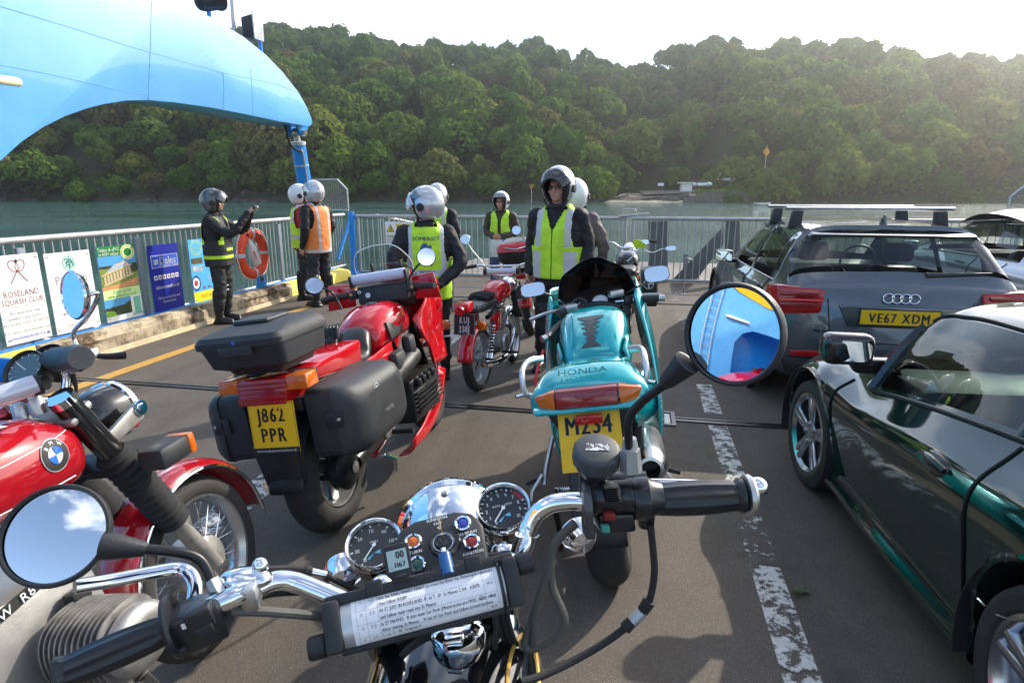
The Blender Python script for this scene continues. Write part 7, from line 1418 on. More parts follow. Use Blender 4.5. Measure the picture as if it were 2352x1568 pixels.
MB().hexa([(.16, .80, .545), (.19, .80, .545), (.19, .84, .55), (.16, .84, .55), (.155, .79, .64), (.195, .79, .64), (.195, .85, .64), (.155, .85, .64)], bev=.008).build('plug_cap', BLKP, rb_)
body([(-.4, .84, .1, .04), (-.1, .83, .13, .05), (.2, .82, .13, .05), (.42, .83, .11, .04)]).build('seat', SEATM, rb_, sm=60)
def LR(px, py, t): return rb_.matrix_world.inverted() @ D(px, py, t)
def LRz(x, y, t): return LR(*zp(0, 560, 3.357)(x, y), t)
bpy.context.view_layer.update()
hb_ = part('handlebar', rb_)
MB().tube(spline([LRz(-150, 1400, 1.5), LRz(100, 1440, 1.6), LRz(330, 1480, 1.68), LRz(520, 1440, 1.73), LRz(560, 1300, 1.74), LRz(545, 1220, 1.73), LRz(560, 1170, 1.70)], 5), .0125, 12).build('bar_tube', CHROME, hb_)
cg = LRz(560, 1135, 1.66); cf = LRz(720, 1130, 1.56)
ga, gb = LRz(430, 1140, 1.76), LRz(640, 1125, 1.58)
m = MB(); m.tube([ga, ga*.75+gb*.25, ga*.25+gb*.75, gb], [.03, .034, .036, .034], 26); m.build('throttle_grip', BLKP, hb_); m = MB(); m.tube([gb, gb*1.18-ga*.18], [.037, .03], 12); m.build('grip_end', mat('ribbed_grey', (.05, .055, .06), .5), hb_)
m = MB(); m.tube(spline([LRz(690, 1095, 1.72), LRz(790, 1100, 1.72), LRz(900, 1110, 1.72), LRz(1050, 1100, 1.73)], 5), [.012, .01, .0095, .009, .0085, .0085, .0085, .0085, .0085, .009, .009, .0095, .01, .0105, .011, .0115], 12); m.build('brake_lever', BLKG, hb_)
MB().box(tuple(LRz(770, 1090, 1.71)), (.03, .03, .03), bev=.006).build('lever_clamp', ALLOY, hb_)
for x, y, t, r in ((205, 1215, 1.72, .055), (400, 1150, 1.78, .052)):
    cl = part('clock', rb_, aim(Vector((.1, -.75, .65)), LRz(x, y, t))); MB().lathe([(0, -.07), (.04, -.065), (r*1.0, -.02), (r*1.08, .0), (r*1.02, .008), (r*.92, .0)], 36, cap=False).build('clock_body', BLKP, cl, sm=50); m = MB(); disc(m, 0, 0, r*.95, r*.95, None, -.002, n=32); m.build('dial', mat('dial_dim', (.05, .06, .06), .2, coat=1.0), cl, sm=0)
    m = MB(); quad(m, -.0012, -r*.1, .0012, r*.75, RZ(.9), -.001)
    for k in range(11): quad(m, -.001, r*.72, .001, r*.86, RZ(rad(-125+25*k)), -.001)
    m.build('dial_marks', DIALW, cl, sm=0, fix=False)
m = MB(); m.tube([LRz(-160, 1500, 1.5), LRz(300, 1345, 1.58)], .0265, 20); m.build('route_roller', mat('roller_silver', (.6, .6, .66), .25, .3, coat=.4), rb_); m = MB(); m.tube([LRz(255, 1362, 1.575), LRz(340, 1335, 1.59)], .0285, 18); m.tube([LRz(355, 1335, 1.60), LRz(385, 1328, 1.6)], .02, 16); m.build('roller_knob', BLKP, rb_)
for x, y in ((170, 1560, ), (300, 1500)): MB().lathe([(0, .02), (.016, .02), (.02, .012), (.021, -.03), (0, -.03)], 18, TR(*LRz(x, y, 1.66))).build('bar_clamp', ALLOY, rb_)
c = LRz(617, 597, 1.62); rmirror(rb_, c, (rb_.matrix_world.to_3x3().inverted() @ Vector((-.50, -.86, .08))).normalized(), .066, [LRz(720, 600, 1.64), LRz(815, 580, 1.66), LRz(800, 660, 1.67), LRz(720, 790, 1.69), LRz(620, 900, 1.71), LRz(630, 980, 1.72), LRz(665, 1070, 1.72)], housing=CHROME)
for dx in (0, .02, .045): MB().tube(spline([LRz(620-dx*800, 1250, 1.74), LRz(640, 1400, 1.76), LRz(600, 1560, 1.74), LRz(520, 1640, 1.68)], 5), .0045, 7).build('control_cable', RUBBER, rb_)
# ================================================================ two motorcycles behind the riders
def simple_bike(name, lab, cpx, hd, ln, sc, paint, twist=0):
    c = G(*cpx); b = bike(name, lab, (c.x, c.y), hd, ln, sc)
    wheel(b, 'rear_wheel', TR(0, 0, .31), .31, .12, 'spoke', 'rib', segs=100); wheel(b, 'front_wheel', TR(0, 1.38, .31), .31, .1, 'spoke', 'rib', disc_=(1,))
    guard(b, 0, .31, .31, .08, 45, 165, paint, 'rear_mudguard'); guard(b, 1.38, .31, .3, .06, 20, 150, paint, 'front_mudguard')
    for s in (-1, 1): MB().tube([(s*.09, 1.12, .95), (s*.09, 1.38, .31)], .022, 12).build('fork', CHROME, b); spring(b, (s*.13, -.02, .33), (s*.13, .12, .66), .028, 9, .005, CHROME)
    MB().box((0, .68, .42), (.28, .4, .3), bev=.05).build('crankcase', ALLOYD, b)
    m = MB()
    for k in range(7): m.box((0, .74, .56+k*.022), (.3, .2, .008))
    m.build('cooling_fins', ALLOYD, b)
    body([(.4, .82, .08, .05), (.44, .84, .13, .1), (.6, .87, .15, .12), (.85, .87, .13, .1), (.95, .85, .07, .05)]).build('fuel_tank', paint, b, sm=60); body([(-.25, .80, .08, .03), (-.2, .81, .13, .05), (.1, .80, .135, .055), (.38, .79, .12, .05), (.43, .79, .06, .03)]).build('seat', SEATM, b, sm=60)
    MB().tube(spline([(-.38, .92, 1.06), (-.22, 1.0, 1.08), (-.1, 1.05, 1.0), (.1, 1.05, 1.0), (.22, 1.0, 1.08), (.38, .92, 1.06)], 5), .0115, 12).build('handlebar', CHROME, b)
    for s in (-1, 1): grip(Vector((s*.26, .98, 1.08)), Vector((s*.385, .91, 1.06)), .018, 10).build('grip', BLKP, b); MB().tube([(s*.22, 1.03, 1.07), (s*.36, .98, 1.06)], .006, 8).build('lever', ALLOY, b)
    MB().lathe([(0, -.1), (.06, -.09), (.09, -.03), (.095, .04), (0, .07)], 30, TR(0, 1.25, .95) @ RX(-pi/2)).build('headlamp', CHROME, b)
    tl = part('tail_lamp', b); MB().box((0, -.33, .78), (.12, .08, .07), bev=.015).build('lens', REDL, tl)
    for s in (-1, 1): il = part('indicator', b); MB().lathe([(0, -.03), (.03, -.02), (.036, .01), (0, .04)], 20, TR(s*.16, -.28, .74) @ RX(pi/2)).build('lens', AMBER, il)
    return b
b5 = simple_bike('commuter_motorcycle', 'red motorcycle with a red and black top box beyond the small red one', (1222, 768), rad(13), rad(5), .95, REDP)
tb_ = part('top_box', b5, TR(0, -.30, .93)); boxloft([rrect(.16, .16, -.17, .2, 0, .05), rrect(.22, .21, -.21, .22, .04, .06), rrect(.235, .225, -.225, .225, .15, .07)]).build('box_base', BLKP, tb_, sm=40); boxloft([rrect(.24, .23, -.23, .23, .15, .07), rrect(.24, .23, -.22, .23, .2, .07), rrect(.21, .2, -.18, .2, .25, .08)]).build('box_lid', REDP, tb_, sm=50); boxloft([rrect(.2, .19, -.17, .19, .252, .08), rrect(.14, .14, -.1, .14, .29, .08)]).build('lid_cap', mat('lid_grey', (.14, .14, .145), .35, coat=.4), tb_, sm=60); MB().tube(spline([(-.12, -.235, .2), (0, -.238, .18), (.12, -.235, .2)], 4), .008, 6).build('lid_trim', CHROME, tb_)
plate(b5, TR(0, -.42, .6) @ RX(pi/2-.2), .2, .16, (('', 0, 0),), mat('plate_black', (.015, .015, .016), .4), DIALW, .07)
bpy.context.view_layer.update()
L5 = lambda px, py, t: b5.matrix_world.inverted() @ D(px, py, t)
c = L5(1186, 529, 6.6); rmirror(b5, c, face_cam(b5, c, (0, -.4, .3)), .055, [L5(1200, 545, 6.6), L5(1222, 565, 6.65), L5(1235, 575, 6.7)])
b6 = simple_bike('pannier_motorcycle', 'dark motorcycle with a black pannier, standing behind the person facing us', (1440, 770), rad(13), rad(4), .95, BLKG)
bpy.context.view_layer.update()
L6 = lambda px, py, t: b6.matrix_world.inverted() @ D(px, py, t)
for s in (1,):
    pn = part('pannier', b6, TR(s*.28, -.08, .62)); MB().loft([prect(-.10, 0, .2, 0, .2, .05), prect(-.09, 0, .22, 0, .22, .06), prect(.08, 0, .22, 0, .22, .06), prect(.1, 0, .19, 0, .19, .06)]).build('pannier_case', BLKP, pn, sm=40)
    m = MB(); Mq = TR(.0, -.225, .06) @ RX(pi/2); disc(m, 0, 0, .062, .062, Mq, .001, rin=.88); quad(m, -.05, -.008, .05, .008, Mq, .001); quad(m, -.008, -.05, .008, .05, Mq, .001); m.build('pannier_emblem', DIALW, pn, sm=0, fix=False)
    MB().box((-.09, -.23, .0), (.012, .01, .42)).build('pannier_strip', ALLOY, pn)
for (px, py), rc, st in (((1541, 570), (.062, .028), [(1520, 572), (1500, 580), (1480, 575)]), ((1480, 556), (.055, .03), [(1465, 575), (1450, 592), (1440, 600)])):
    c = L6(px, py, 7.0); rmirror(b6, c, face_cam(b6, c, (0, -.4, .3)), .05, [L6(x, y, 7.05) for x, y in st], rect=rc, housing=CHROME)
yc_ = thing('yellow_cloth', 'bright yellow cloth hung over the left mirror of the dark motorcycle', 'cloth', D(1470, 562, 6.95)); MB().add([(-.07, 0, .06), (.0, -.01, .05), (.07, 0, .0), (.06, .01, -.035), (-.06, .0, -.03), (-.09, .01, .0)], [(0, 1, 4, 5), (1, 2, 3, 4)]).build('cloth_sheet', mat('hi_vis_yellow', (.62, .85, .02), .7, var=.05), yc_, sm=0, solid=.006)
# ================================================================ people
def voxel(m, name, mt_, par, vx, sm_it=6, noise_amp=0.0, seed=0, keep=None, solid=0):
    o = m.build(name, None, par, sm=0, fix=False); md = o.modifiers.new('r', 'REMESH'); md.mode = 'VOXEL'; md.voxel_size = vx
    md = o.modifiers.new('s', 'SMOOTH'); md.factor = .5; md.iterations = sm_it
    apply_mods(o); me = o.data
    if noise_amp:
        ns = [v.normal.copy() for v in me.vertices]
        for v, n in zip(me.vertices, ns):
            c = v.co; q = noise.noise(Vector((c.x*9+seed, c.y*9, c.z*16)))+.6*noise.noise(Vector((c.x*22, c.y*22+seed, c.z*30))); v.co = c+n*(noise_amp*q)
    if keep:
        b = bmesh.new(); b.from_mesh(me); bmesh.ops.delete(b, geom=[f for f in b.faces if not keep(f.calc_center_median())], context='FACES'); b.to_mesh(me); b.free()
    me.shade_smooth(); me.materials.clear(); me.materials.append(mt_); me.name = name
    if solid: md = o.modifiers.new('t', 'SOLIDIFY'); md.thickness = solid; md.offset = 1
    return o
def limb(m, pts, rs, seg=14):
    P = spline(pts, 5); n = len(P); R = []
    for i in range(n): t = i/(n-1)*(len(rs)-1); k = min(int(t), len(rs)-2); R.append(rs[k]+(rs[k+1]-rs[k])*(t-k))
    m.tube(P, R, seg); m.ball(P[0], R[0], 14, 8); m.ball(P[-1], R[-1], 14, 8)
def torso(m, secs, e=0.0):
    m.loft(smooth_rings([[Vector(((w+e)*abs(cos(a))**.85*(1 if cos(a) > 0 else -1), cy+(d+e)*sin(a), z)) for a in [2*pi*k/28 for k in range(28)]] for z, cy, w, d in secs], 3))
def hand(m, wr, d, pn, curl=.5, side=1):
    """palm, four unequal bent fingers and a thumb, d along the hand, pn out of the palm"""
    d = d.normalized(); pn = (pn-d*pn.dot(d)).normalized(); s = d.cross(pn)*side
    c = wr+d*.045; m.loft([[wr+d*t+s*(w*cos(a))+pn*(.014*sin(a)) for a in [2*pi*k/14 for k in range(14)]] for t, w in ((-.02, .026), (.02, .034), (.06, .042), (.09, .04))])
    for k, L in enumerate((.070, .078, .072, .056)):
        b = wr+d*.085+s*(.031-.0205*k); p = [b]; dd = d.copy()
        for q in range(3): dd = (dd*cos(curl*.75)+pn*sin(curl*.75)).normalized(); p.append(p[-1]+dd*L*(.42, .33, .25)[q])
        m.tube(p, [.0092, .009, .0082, .007], 8)
    b = wr+d*.025+s*.03; p = [b, b+(s*.8+d*.6+pn*.35)*.035, b+(s*.75+d*1.25+pn*.8)*.045, b+(s*.4+d*1.7+pn*1.0)*.05]; m.tube(p, [.013, .0115, .0105, .0085], 8)
SKIN = mat('skin', (.52, .27, .19), .5, var=.12, vs=14); BLKJ = mat('black_jacket', (.011, .011, .013), .7, var=.3, vs=7, bump=.3, bs=30); BLKT = mat('black_trousers', (.018, .018, .02), .65, var=.35, vs=6, bump=.4, bs=25, col2=(.04, .04, .042), c2s=4, c2t=(.5, .7)); BOOT = mat('boot_leather', (.016, .015, .015), .4, var=.3, vs=12)
REDJ = mat('red_jacket', '#96222c', .75, var=.2, vs=8, bump=.4, bs=25); BRNJ = mat('brown_jacket', (.055, .042, .03), .7, var=.3, vs=8, bump=.3, bs=25); PURJ = mat('mauve_grey_jacket', (.10, .075, .085), .7, var=.3, vs=8, bump=.3, bs=25); JEAN = mat('blue_jeans', (.05, .085, .17), .8, var=.3, vs=10)
SILV = mat('helmet_silver', (.55, .56, .58), .22, .45, coat=.9, var=.05); WHTH = mat('helmet_white', (.72, .73, .74), .2, coat=.9, var=.04); GREYH = mat('helmet_grey', (.10, .105, .115), .28, .3, coat=.8, var=.08); VISOR = glassy('clear_visor', (.55, .58, .6), 1.6)
def vest_mat(name, base, rects, edge=None):
    m = bpy.data.materials.new(name); m.use_nodes = True; nt = m.node_tree; N = nt.nodes; L = nt.links; p = N['Principled BSDF']; p.inputs['Roughness'].default_value = .65
    tc = N.new('ShaderNodeTexCoord'); sp = N.new('ShaderNodeSeparateXYZ'); L.new(tc.outputs['Object'], sp.inputs[0]); ab = N.new('ShaderNodeMath'); ab.operation = 'ABSOLUTE'; L.new(sp.outputs[0], ab.inputs[0]); cur = None; last = None
    src = {'x': ab.outputs[0], 'z': sp.outputs[2]}
    n = N.new('ShaderNodeTexNoise'); n.inputs['Scale'].default_value = 14; L.new(tc.outputs['Object'], n.inputs[0]); hs = N.new('ShaderNodeHueSaturation'); hs.inputs['Color'].default_value = (*base, 1)
    mr = N.new('ShaderNodeMapRange'); mr.inputs[1].default_value = .3; mr.inputs[2].default_value = .7; mr.inputs[3].default_value = .85; mr.inputs[4].default_value = 1.1; L.new(n.outputs[0], mr.inputs[0]); L.new(mr.outputs[0], hs.inputs['Value']); cur = hs.outputs[0]
    for terms, col in rects:
        pr = None
        for ax, c, hw in terms:
            q = N.new('ShaderNodeMath'); q.operation = 'COMPARE'; L.new(src[ax], q.inputs[0]); q.inputs[1].default_value = c; q.inputs[2].default_value = hw
            if pr is None: pr = q.outputs[0]
            else: mu = N.new('ShaderNodeMath'); mu.operation = 'MULTIPLY'; L.new(pr, mu.inputs[0]); L.new(q.outputs[0], mu.inputs[1]); pr = mu.outputs[0]
        mx = N.new('ShaderNodeMix'); mx.data_type = 'RGBA'; L.new(pr, mx.inputs['Factor']); L.new(cur, mx.inputs['A']); mx.inputs['B'].default_value = (*col, 1); cur = mx.outputs['Result']
    L.new(cur, p.inputs['Base Color']); return m
HV, OR_, RF, BL_ = (.50, .80, .03), (.85, .24, .05), (.50, .51, .52), (.05, .16, .48)
def helmet(par, M, shell, flip=66, stripe=None, visor=True, scale=1.11, chin=None):
    h = part('helmet', par, M @ SCL(scale, scale, scale)); rx, ry, rz = .126, .152, .150
    def S(az, el, k=1.0): return Vector((rx*k*cos(el)*sin(az), ry*k*cos(el)*cos(az)-.015, rz*k*sin(el)))
    def patch(a0, a1, e0, e1, k, n=24, q=12, skip=None, Mx=None):
        m = MB(); vs = [S(a0+(a1-a0)*i/n, e0+(e1-e0)*j/q, k) for i in range(n+1) for j in range(q+1)]; fs = []
        for i in range(n):
            for j in range(q):
                az, el = a0+(a1-a0)*(i+.5)/n, e0+(e1-e0)*(j+.5)/q
                if skip and skip(az, el): continue
                fs.append((i*(q+1)+j, (i+1)*(q+1)+j, (i+1)*(q+1)+j+1, i*(q+1)+j+1))
        return m.add(vs, fs, Mx)
    patch(-pi, pi, rad(-58), rad(90), 1.0, 60, 40, lambda az, el: abs(az) < rad(64) and el < rad(24)).build('helmet_shell', shell, h, sm=70, solid=.012)
    patch(-pi, pi, rad(-62), rad(88), .93, 48, 30, lambda az, el: abs(az) < rad(50) and el < rad(16)).build('helmet_lining', BLKP, h, sm=70, solid=.02)
    if flip is not None:
        R_ = RX(rad(flip)); patch(-rad(72), rad(72), rad(-50), rad(-14), 1.1, 24, 8, None, R_).build('chin_bar', chin or shell, h, sm=60, solid=.014)
        if visor: patch(-rad(66), rad(66), rad(-14), rad(18), 1.09, 24, 8, None, R_).build('visor', VISOR, h, sm=60)
    elif visor: patch(-rad(68), rad(68), rad(22), rad(50), 1.09, 24, 8).build('visor', VISOR, h, sm=60, )
    if stripe: patch(-rad(40), rad(40), rad(-34), rad(-28), 1.115, 20, 2, None, RX(rad(flip or 0))).build('helmet_stripe', stripe, h, sm=60)
    m = MB()
    for s in (-1, 1): m.lathe([(.03, 0), (.034, .006), (.028, .014), (0, .016)], 20, TR(s*rx*1.02, 0, -.02) @ RY(s*pi/2))
    m.build('pivot_cover', BLKP, h); m = MB()
    for s in (-1, 1): m.tube(spline([(s*.10, .05, -.1), (s*.07, .06, -.14), (0, .075, -.155)], 4), .009, 6)
    m.build('chin_strap', BLKP, h); return h
def person(lab, foot, hd, height, jacket, trousers, shell, vest=None, arms=None, look=0.0, lookup=0.0, hm={}, legs=.0, stride=0.0, curl=.6, palm=None, hem=.80, open_front=0.0, fat=1.0, glasses=False, boot=.34, name='person', noface=False):
    s = height/1.80; M = TR(foot[0], foot[1], 0) @ RZ(-hd) @ SCL(s, s, s); t = thing(name, lab, 'person', M=M); V = Vector
    if arms is None: arms = (((-.28, -.03, 1.17), (-.27, .06, .92)), ((.28, -.03, 1.17), (.27, .06, .92)))
    sh = [V((-.195, 0, 1.43)), V((.195, 0, 1.43))]; hip = [V((-.095, 0, .90)), V((.095, 0, .90))]; kn = [V((-.12, .02+stride, .49)), V((.12, .02-stride, .49))]; an = [V((-.14, -.02+stride*1.6, .09)), V((.14, -.02-stride*1.6, .09))]
    hc = V((0, .025, 1.655)); Lk = TR(*hc) @ RZ(-look) @ RX(lookup); F3 = lambda x, y, z: Lk @ V((x, y, z))
    m = MB(); limb(m, [V((0, 0, 1.4)), V((0, .0, 1.5)), hc+V((0, -.01, -.06))], [.065, .06, .062]); torso(m, [(.88, 0, .13, .09), (1.1, 0, .13, .09), (1.4, 0, .15, .08), (1.47, 0, .07, .05)])
    for i in (0, 1):
        e, w = V(arms[i][0]), V(arms[i][1]); limb(m, [sh[i], e, w], [.045, .04, .028]); limb(m, [hip[i], kn[i], an[i]], [.07, .05, .04]); d = (w-e).normalized(); pn = V(palm[i]) if palm else V((1 if i == 0 else -1, .2, 0)); hand(m, w+d*.01, d, pn, curl, 1 if i else -1)
    hm_ = MB(); hm_.ball((0, -.012, .02), (.076, .092, .112)); hm_.ball((0, .03, -.045), (.058, .062, .07)); hm_.ball((0, .068, -.085), (.03, .024, .024)); hm_.tube([(0, .078, .025), (0, .098, -.012), (0, .106, -.03), (0, .088, -.04)], [.01, .012, .0155, .012], 8)
    for q in (-1, 1): hm_.ball((q*.042, .058, -.028), (.026, .026, .02)); hm_.tube([(q*.012, .082, .036), (q*.05, .068, .034)], .009, 6); hm_.ball((q*.08, -.01, -.01), (.012, .022, .034))
    hm_.tube([(-.022, .088, -.062), (0, .094, -.061), (.022, .088, -.062)], .0065, 6); m.add(hm_.v, hm_.f, Lk)
    voxel(m, 'body', SKIN, t, .0085, 3)
    if not noface:
        m = MB(); [m.ball((q*.031, .081, .012), (.013, .006, .0075), 12, 8, Lk) for q in (-1, 1)]; m.build('eyes', mat('eye_dark', (.06, .045, .04), .2, var=0), t); m = MB(); m.tube([(-.022, .0965, -.062), (0, .1015, -.0605), (.022, .0965, -.062)], .0035, 6, Lk); m.build('lips', mat('lips', (.38, .15, .12), .5, var=0), t)
    if glasses:
        m = MB()
        for q in (-1, 1): m.tube([(q*.034+.027*cos(a), .103, .012+.019*sin(a)) for a in [2*pi*k/20 for k in range(20)]], .0022, 6, Lk, closed=True); m.tube([(q*.06, .1, .016), (q*.075, .03, .014)], .0022, 6, Lk)
        m.tube([(-.008, .106, .016), (.008, .106, .016)], .0022, 6, Lk); m.build('glasses', BLKM, t)
    TS = [(.80, 0, .185*fat, .135*fat), (.95, 0, .185*fat, .14*fat), (1.1, 0, .19*fat, .14*fat), (1.28, .0, .205*fat, .135*fat), (1.40, -.005, .205, .115), (1.47, -.01, .13, .08), (1.53, 0, .085, .07)]
    m = MB(); torso(m, TS)
    for i in (0, 1): limb(m, [sh[i]+V((0, 0, -.015)), V(arms[i][0]), V(arms[i][1])], [.085, .07, .068, .055, .048])
    voxel(m, 'jacket', jacket, t, .014, 6, .012, foot[0]*3)
    m = MB(); torso(m, [(.80, 0, .16, .12), (.92, 0, .17, .125), (.98, 0, .15, .11)])
    for i in (0, 1): limb(m, [hip[i], kn[i], an[i]+V((0, 0, .12))], [.105, .098, .085, .075, .07])
    voxel(m, 'trousers', trousers, t, .014, 6, .013, foot[1]*3)
    for i in (0, 1):
        m = MB(); a = an[i]; limb(m, [a+V((0, 0, boot)), a+V((0, -.01, .12)), a+V((0, 0, 0))], [.068, .06, .058]); limb(m, [a+V((0, -.03, -.04)), a+V((0, .07, -.04)), a+V((0, .15, -.05))], [.05, .047, .038]); m.box((a.x, a.y+.05, .018), (.1, .29, .03), bev=.012); voxel(m, 'boot', BOOT, t, .012, 4)
    if vest:
        m = MB(); torso(m, [(z, c, w+.022, d+.022) for z, c, w, d in TS]); m.ball((-.15, 0, 1.40), (.1, .11, .075)); m.ball((.15, 0, 1.40), (.1, .11, .075))
        def keep(c):
            if c.z < hem or (c.z > 1.475 and abs(c.x) < .1) or c.z > 1.52: return False
            if abs(c.x) > .158 and c.z > 1.16+.0*c.y and (abs(c.x)-.158) > .0+.55*max(0, 1.27-c.z)*.4: return False
            if c.y > 0 and c.z > 1.28 and abs(c.x) < (c.z-1.28)*.42: return False
            if open_front and c.y > 0 and abs(c.x) < open_front: return False
            return True
        t['vest'] = 1; vo = voxel(m, 'vest', vest, t, .012, 6, .005, foot[0]*5, keep, .004); del t['vest']
    helmet(t, Lk @ TR(0, -.0, .02), shell, **hm); return t
def PX(px, py, t): return D(px, py, t)
CHF = 1.675/1.80
def stand(px, py, t): p = PX(px, py, t); return (p.x, p.y), p.z/CHF*1.0
# man photographing at the left
f, h = stand(488, 462, 7.6)
VBLK = vest_mat('black_yellow_vest', (.018, .018, .02), [([('z', .93, .022)], HV), ([('z', 1.03, .02), ('x', .06, .05)], HV), ([('x', .17, .03), ('z', 1.3, .2)], HV)])
p1 = person('person in black gear and dark flip-up helmet raising a camera by the left railing', f, rad(86), h, BLKJ, BLKT, GREYH, VBLK, (((-.22, .26, 1.27), (-.07, .47, 1.52)), ((.22, .27, 1.25), (.07, .47, 1.50))), hm=dict(flip=70), curl=1.0, palm=((.3, .2, -.6), (-.3, .2, -.6)), fat=1.08, look=rad(-8), glasses=True)
p1.parent = None
cm_ = thing('compact_camera', 'small black compact camera held up by the man by the left railing', 'camera', M=p1.matrix_world @ TR(0, .555, 1.59)); MB().box((0, 0, 0), (.105, .03, .062), bev=.006).build('camera_body', BLKP, cm_); MB().lathe([(0, .03), (.02, .03), (.024, .026), (.024, 0)], 18, TR(0, .012, 0) @ RX(-pi/2)).build('lens', ALLOYD, cm_); m = MB(); quad(m, -.035, -.022, .035, .022, TR(0, -.0155, 0) @ RX(pi/2)); m.build('screen', mat('camera_screen', (.1, .12, .2), .1), cm_, sm=0, fix=False)
for zz in (.53, .47): MB().tube([(.05+.075*cos(a), .02+.08*sin(a), zz) for a in [2*pi*k/18 for k in range(18)]], .006, 6, closed=True).build('knee_piping', mat('piping_white', (.6, .6, .62), .4), p1)
# pair talking by the railing
VY1 = vest_mat('yellow_vest', HV, [([('z', 1.02, .03)], RF), ([('z', 1.27, .028)], RF), ([('x', .115, .024), ('z', 1.4, .14)], RF)])
VO = vest_mat('orange_vest', OR_, [([('x', .10, .02), ('z', 1.2, .4)], RF), ([('z', .83, .02)], RF)])
f, h = stand(686, 447, 9.3); person('person in a red jacket and yellow vest talking by the left railing', f, rad(65), h, REDJ, BLKT, WHTH, VY1, (((-.27, .0, 1.17), (-.1, .2, 1.1)), ((.27, .02, 1.16), (.12, .22, 1.08))), hm=dict(flip=None), hem=.84, look=rad(10), stride=.04)
f, h = stand(722, 444, 8.75); person('person in a black jacket and orange vest facing the one in red', f, rad(-62), h*1.01, BLKJ, BLKT, SILV, VO, (((-.27, -.04, 1.17), (-.25, .06, .9)), ((.27, -.02, 1.17), (.2, .12, .92))), hm=dict(flip=None), hem=.80, look=rad(5))
# man with his back to us beside the red touring bike
f, h = stand(976, 470, 5.2); VS = vest_mat('somerset_vest', HV, [([('z', 1.06, .03)], RF), ([('x', .158, .028), ('z', 1.28, .22)], RF)])
p4 = person('person seen from behind in a yellow Somerset vest with hands clasped behind the back', f, rad(-8), h, BLKJ, BLKT, SILV, VS, (((-.30, -.10, 1.15), (-.07, -.23, .93)), ((.31, -.10, 1.15), (.08, -.24, .95))), look=rad(-72), lookup=rad(-8), hm=dict(flip=62), curl=.5, palm=((.2, -1, 0), (-.2, -1, .2)), hem=.72, fat=1.12, boot=.42)
_vo = [o for o in p4.children if o.name.startswith('vest')][0]; _b4 = BVHTree.FromPolygons([v.co for v in _vo.data.vertices], [q.vertices for q in _vo.data.polygons])
def onback(pts, e=.008):
    out = []
    for x, z in pts: hq = _b4.ray_cast(Vector((x, -1, z)), Vector((0, 1, 0))); out.append((hq[0] if hq[0] else Vector((x, -.2, z)))+Vector((0, -e, 0)))
    return out
m = MB(); tmp = MB(); put_text(tmp, 'SOMERSET', .05, 0, 1.375, None, bold=.03); put_text(tmp, 'SECTION', .032, 0, 1.075, None, bold=.02); m.add(onback([(v.x, v.y) for v in tmp.v]), tmp.f)
lion = [(-.03, 1.13), (-.055, 1.15), (-.03, 1.17), (-.045, 1.21), (-.07, 1.22), (-.05, 1.245), (-.06, 1.29), (-.035, 1.33), (.0, 1.335), (.015, 1.31), (.045, 1.32), (.05, 1.29), (.03, 1.26), (.055, 1.23), (.04, 1.20), (.065, 1.17), (.04, 1.12), (.02, 1.16), (.0, 1.165), (-.005, 1.13)]
m.build('vest_lettering', mat('vest_ink', (.05, .07, .10), .6, var=0), p4, sm=0, fix=False); m = MB(); m.add(onback(lion), [tuple(range(len(lion)))]); m.build('lion_emblem', mat('lion_blue', (.05, .09, .28), .6, var=0), p4, sm=0, fix=False)
m = MB()
for i_ in (0,): m.tube([(.14+.075*cos(a), -.02+.078*sin(a), .44) for a in [2*pi*k/18 for k in range(18)]], .022, 8, closed=True, flat=.4)
m.build('ankle_band', mat('reflective_grey', (.52, .53, .55), .35), p4)
# the one just beyond
f, h = stand(1004, 449, 8.2); person('person in yellow vest and silver helmet half hidden behind the Somerset vest', f, rad(10), h, BLKJ, BLKT, SILV, VY1, hm=dict(flip=None), noface=True)
# small figure at the rear gate
f, h = stand(1151, 466, 9.6); VB = vest_mat('yellow_blue_vest', HV, [([('z', .82, .22)], BL_), ([('z', .93, .025)], RF)])
p6 = person('person in a yellow and blue vest holding a clear map folder beside the rear gate', f, rad(192), h*1.02, BRNJ, JEAN, WHTH, VB, (((-.27, .0, 1.15), (-.05, .24, 1.08)), ((.27, .0, 1.15), (.06, .25, 1.08))), hm=dict(flip=None), hem=.64, look=rad(12), curl=.9, glasses=True, open_front=.025)
fo = thing('map_folder', 'clear plastic map folder held by the person beside the rear gate', 'folder', M=p6.matrix_world @ TR(.02, .30, .88)); MB().box((0, 0, 0), (.22, .006, .3), bev=.002).build('folder_sleeve', mat('folder_clear', (.62, .66, .66), .15, var=.2, vs=12), fo)
# man facing the camera
f, h = stand(1284, 436, 5.4); VM = vest_mat('panel_vest', HV, [([('x', .155, .05), ('z', .9, .22)], RF), ([('x', .135, .03), ('z', 1.32, .16)], RF), ([('x', 0, .0045)], (.02, .02, .02))])
SILB = mat('helmet_black_front', (.03, .03, .032), .25, coat=.8); p7 = person('person facing the camera in a bright yellow vest and a raised silver and black helmet', f, rad(203), h*1.02, BLKJ, BLKT, SILV, VM, (((-.27, -.02, 1.16), (-.25, .09, .92)), ((.27, -.06, 1.16), (.26, .04, .92))), hm=dict(flip=74, chin=SILB, stripe=REDL, visor=False), glasses=True, hem=.88, fat=1.1, look=rad(4), lookup=rad(-2))
m = MB(); _v7 = [o for o in p7.children if o.name.startswith('vest')][0]; _b7 = BVHTree.FromPolygons([v.co for v in _v7.data.vertices], [q.vertices for q in _v7.data.polygons])
def onfront(x, z, e=.008): hq = _b7.ray_cast(Vector((x, 1, z)), Vector((0, -1, 0))); return (hq[0] if hq[0] else Vector((x, .18, z)))+Vector((0, e, 0))
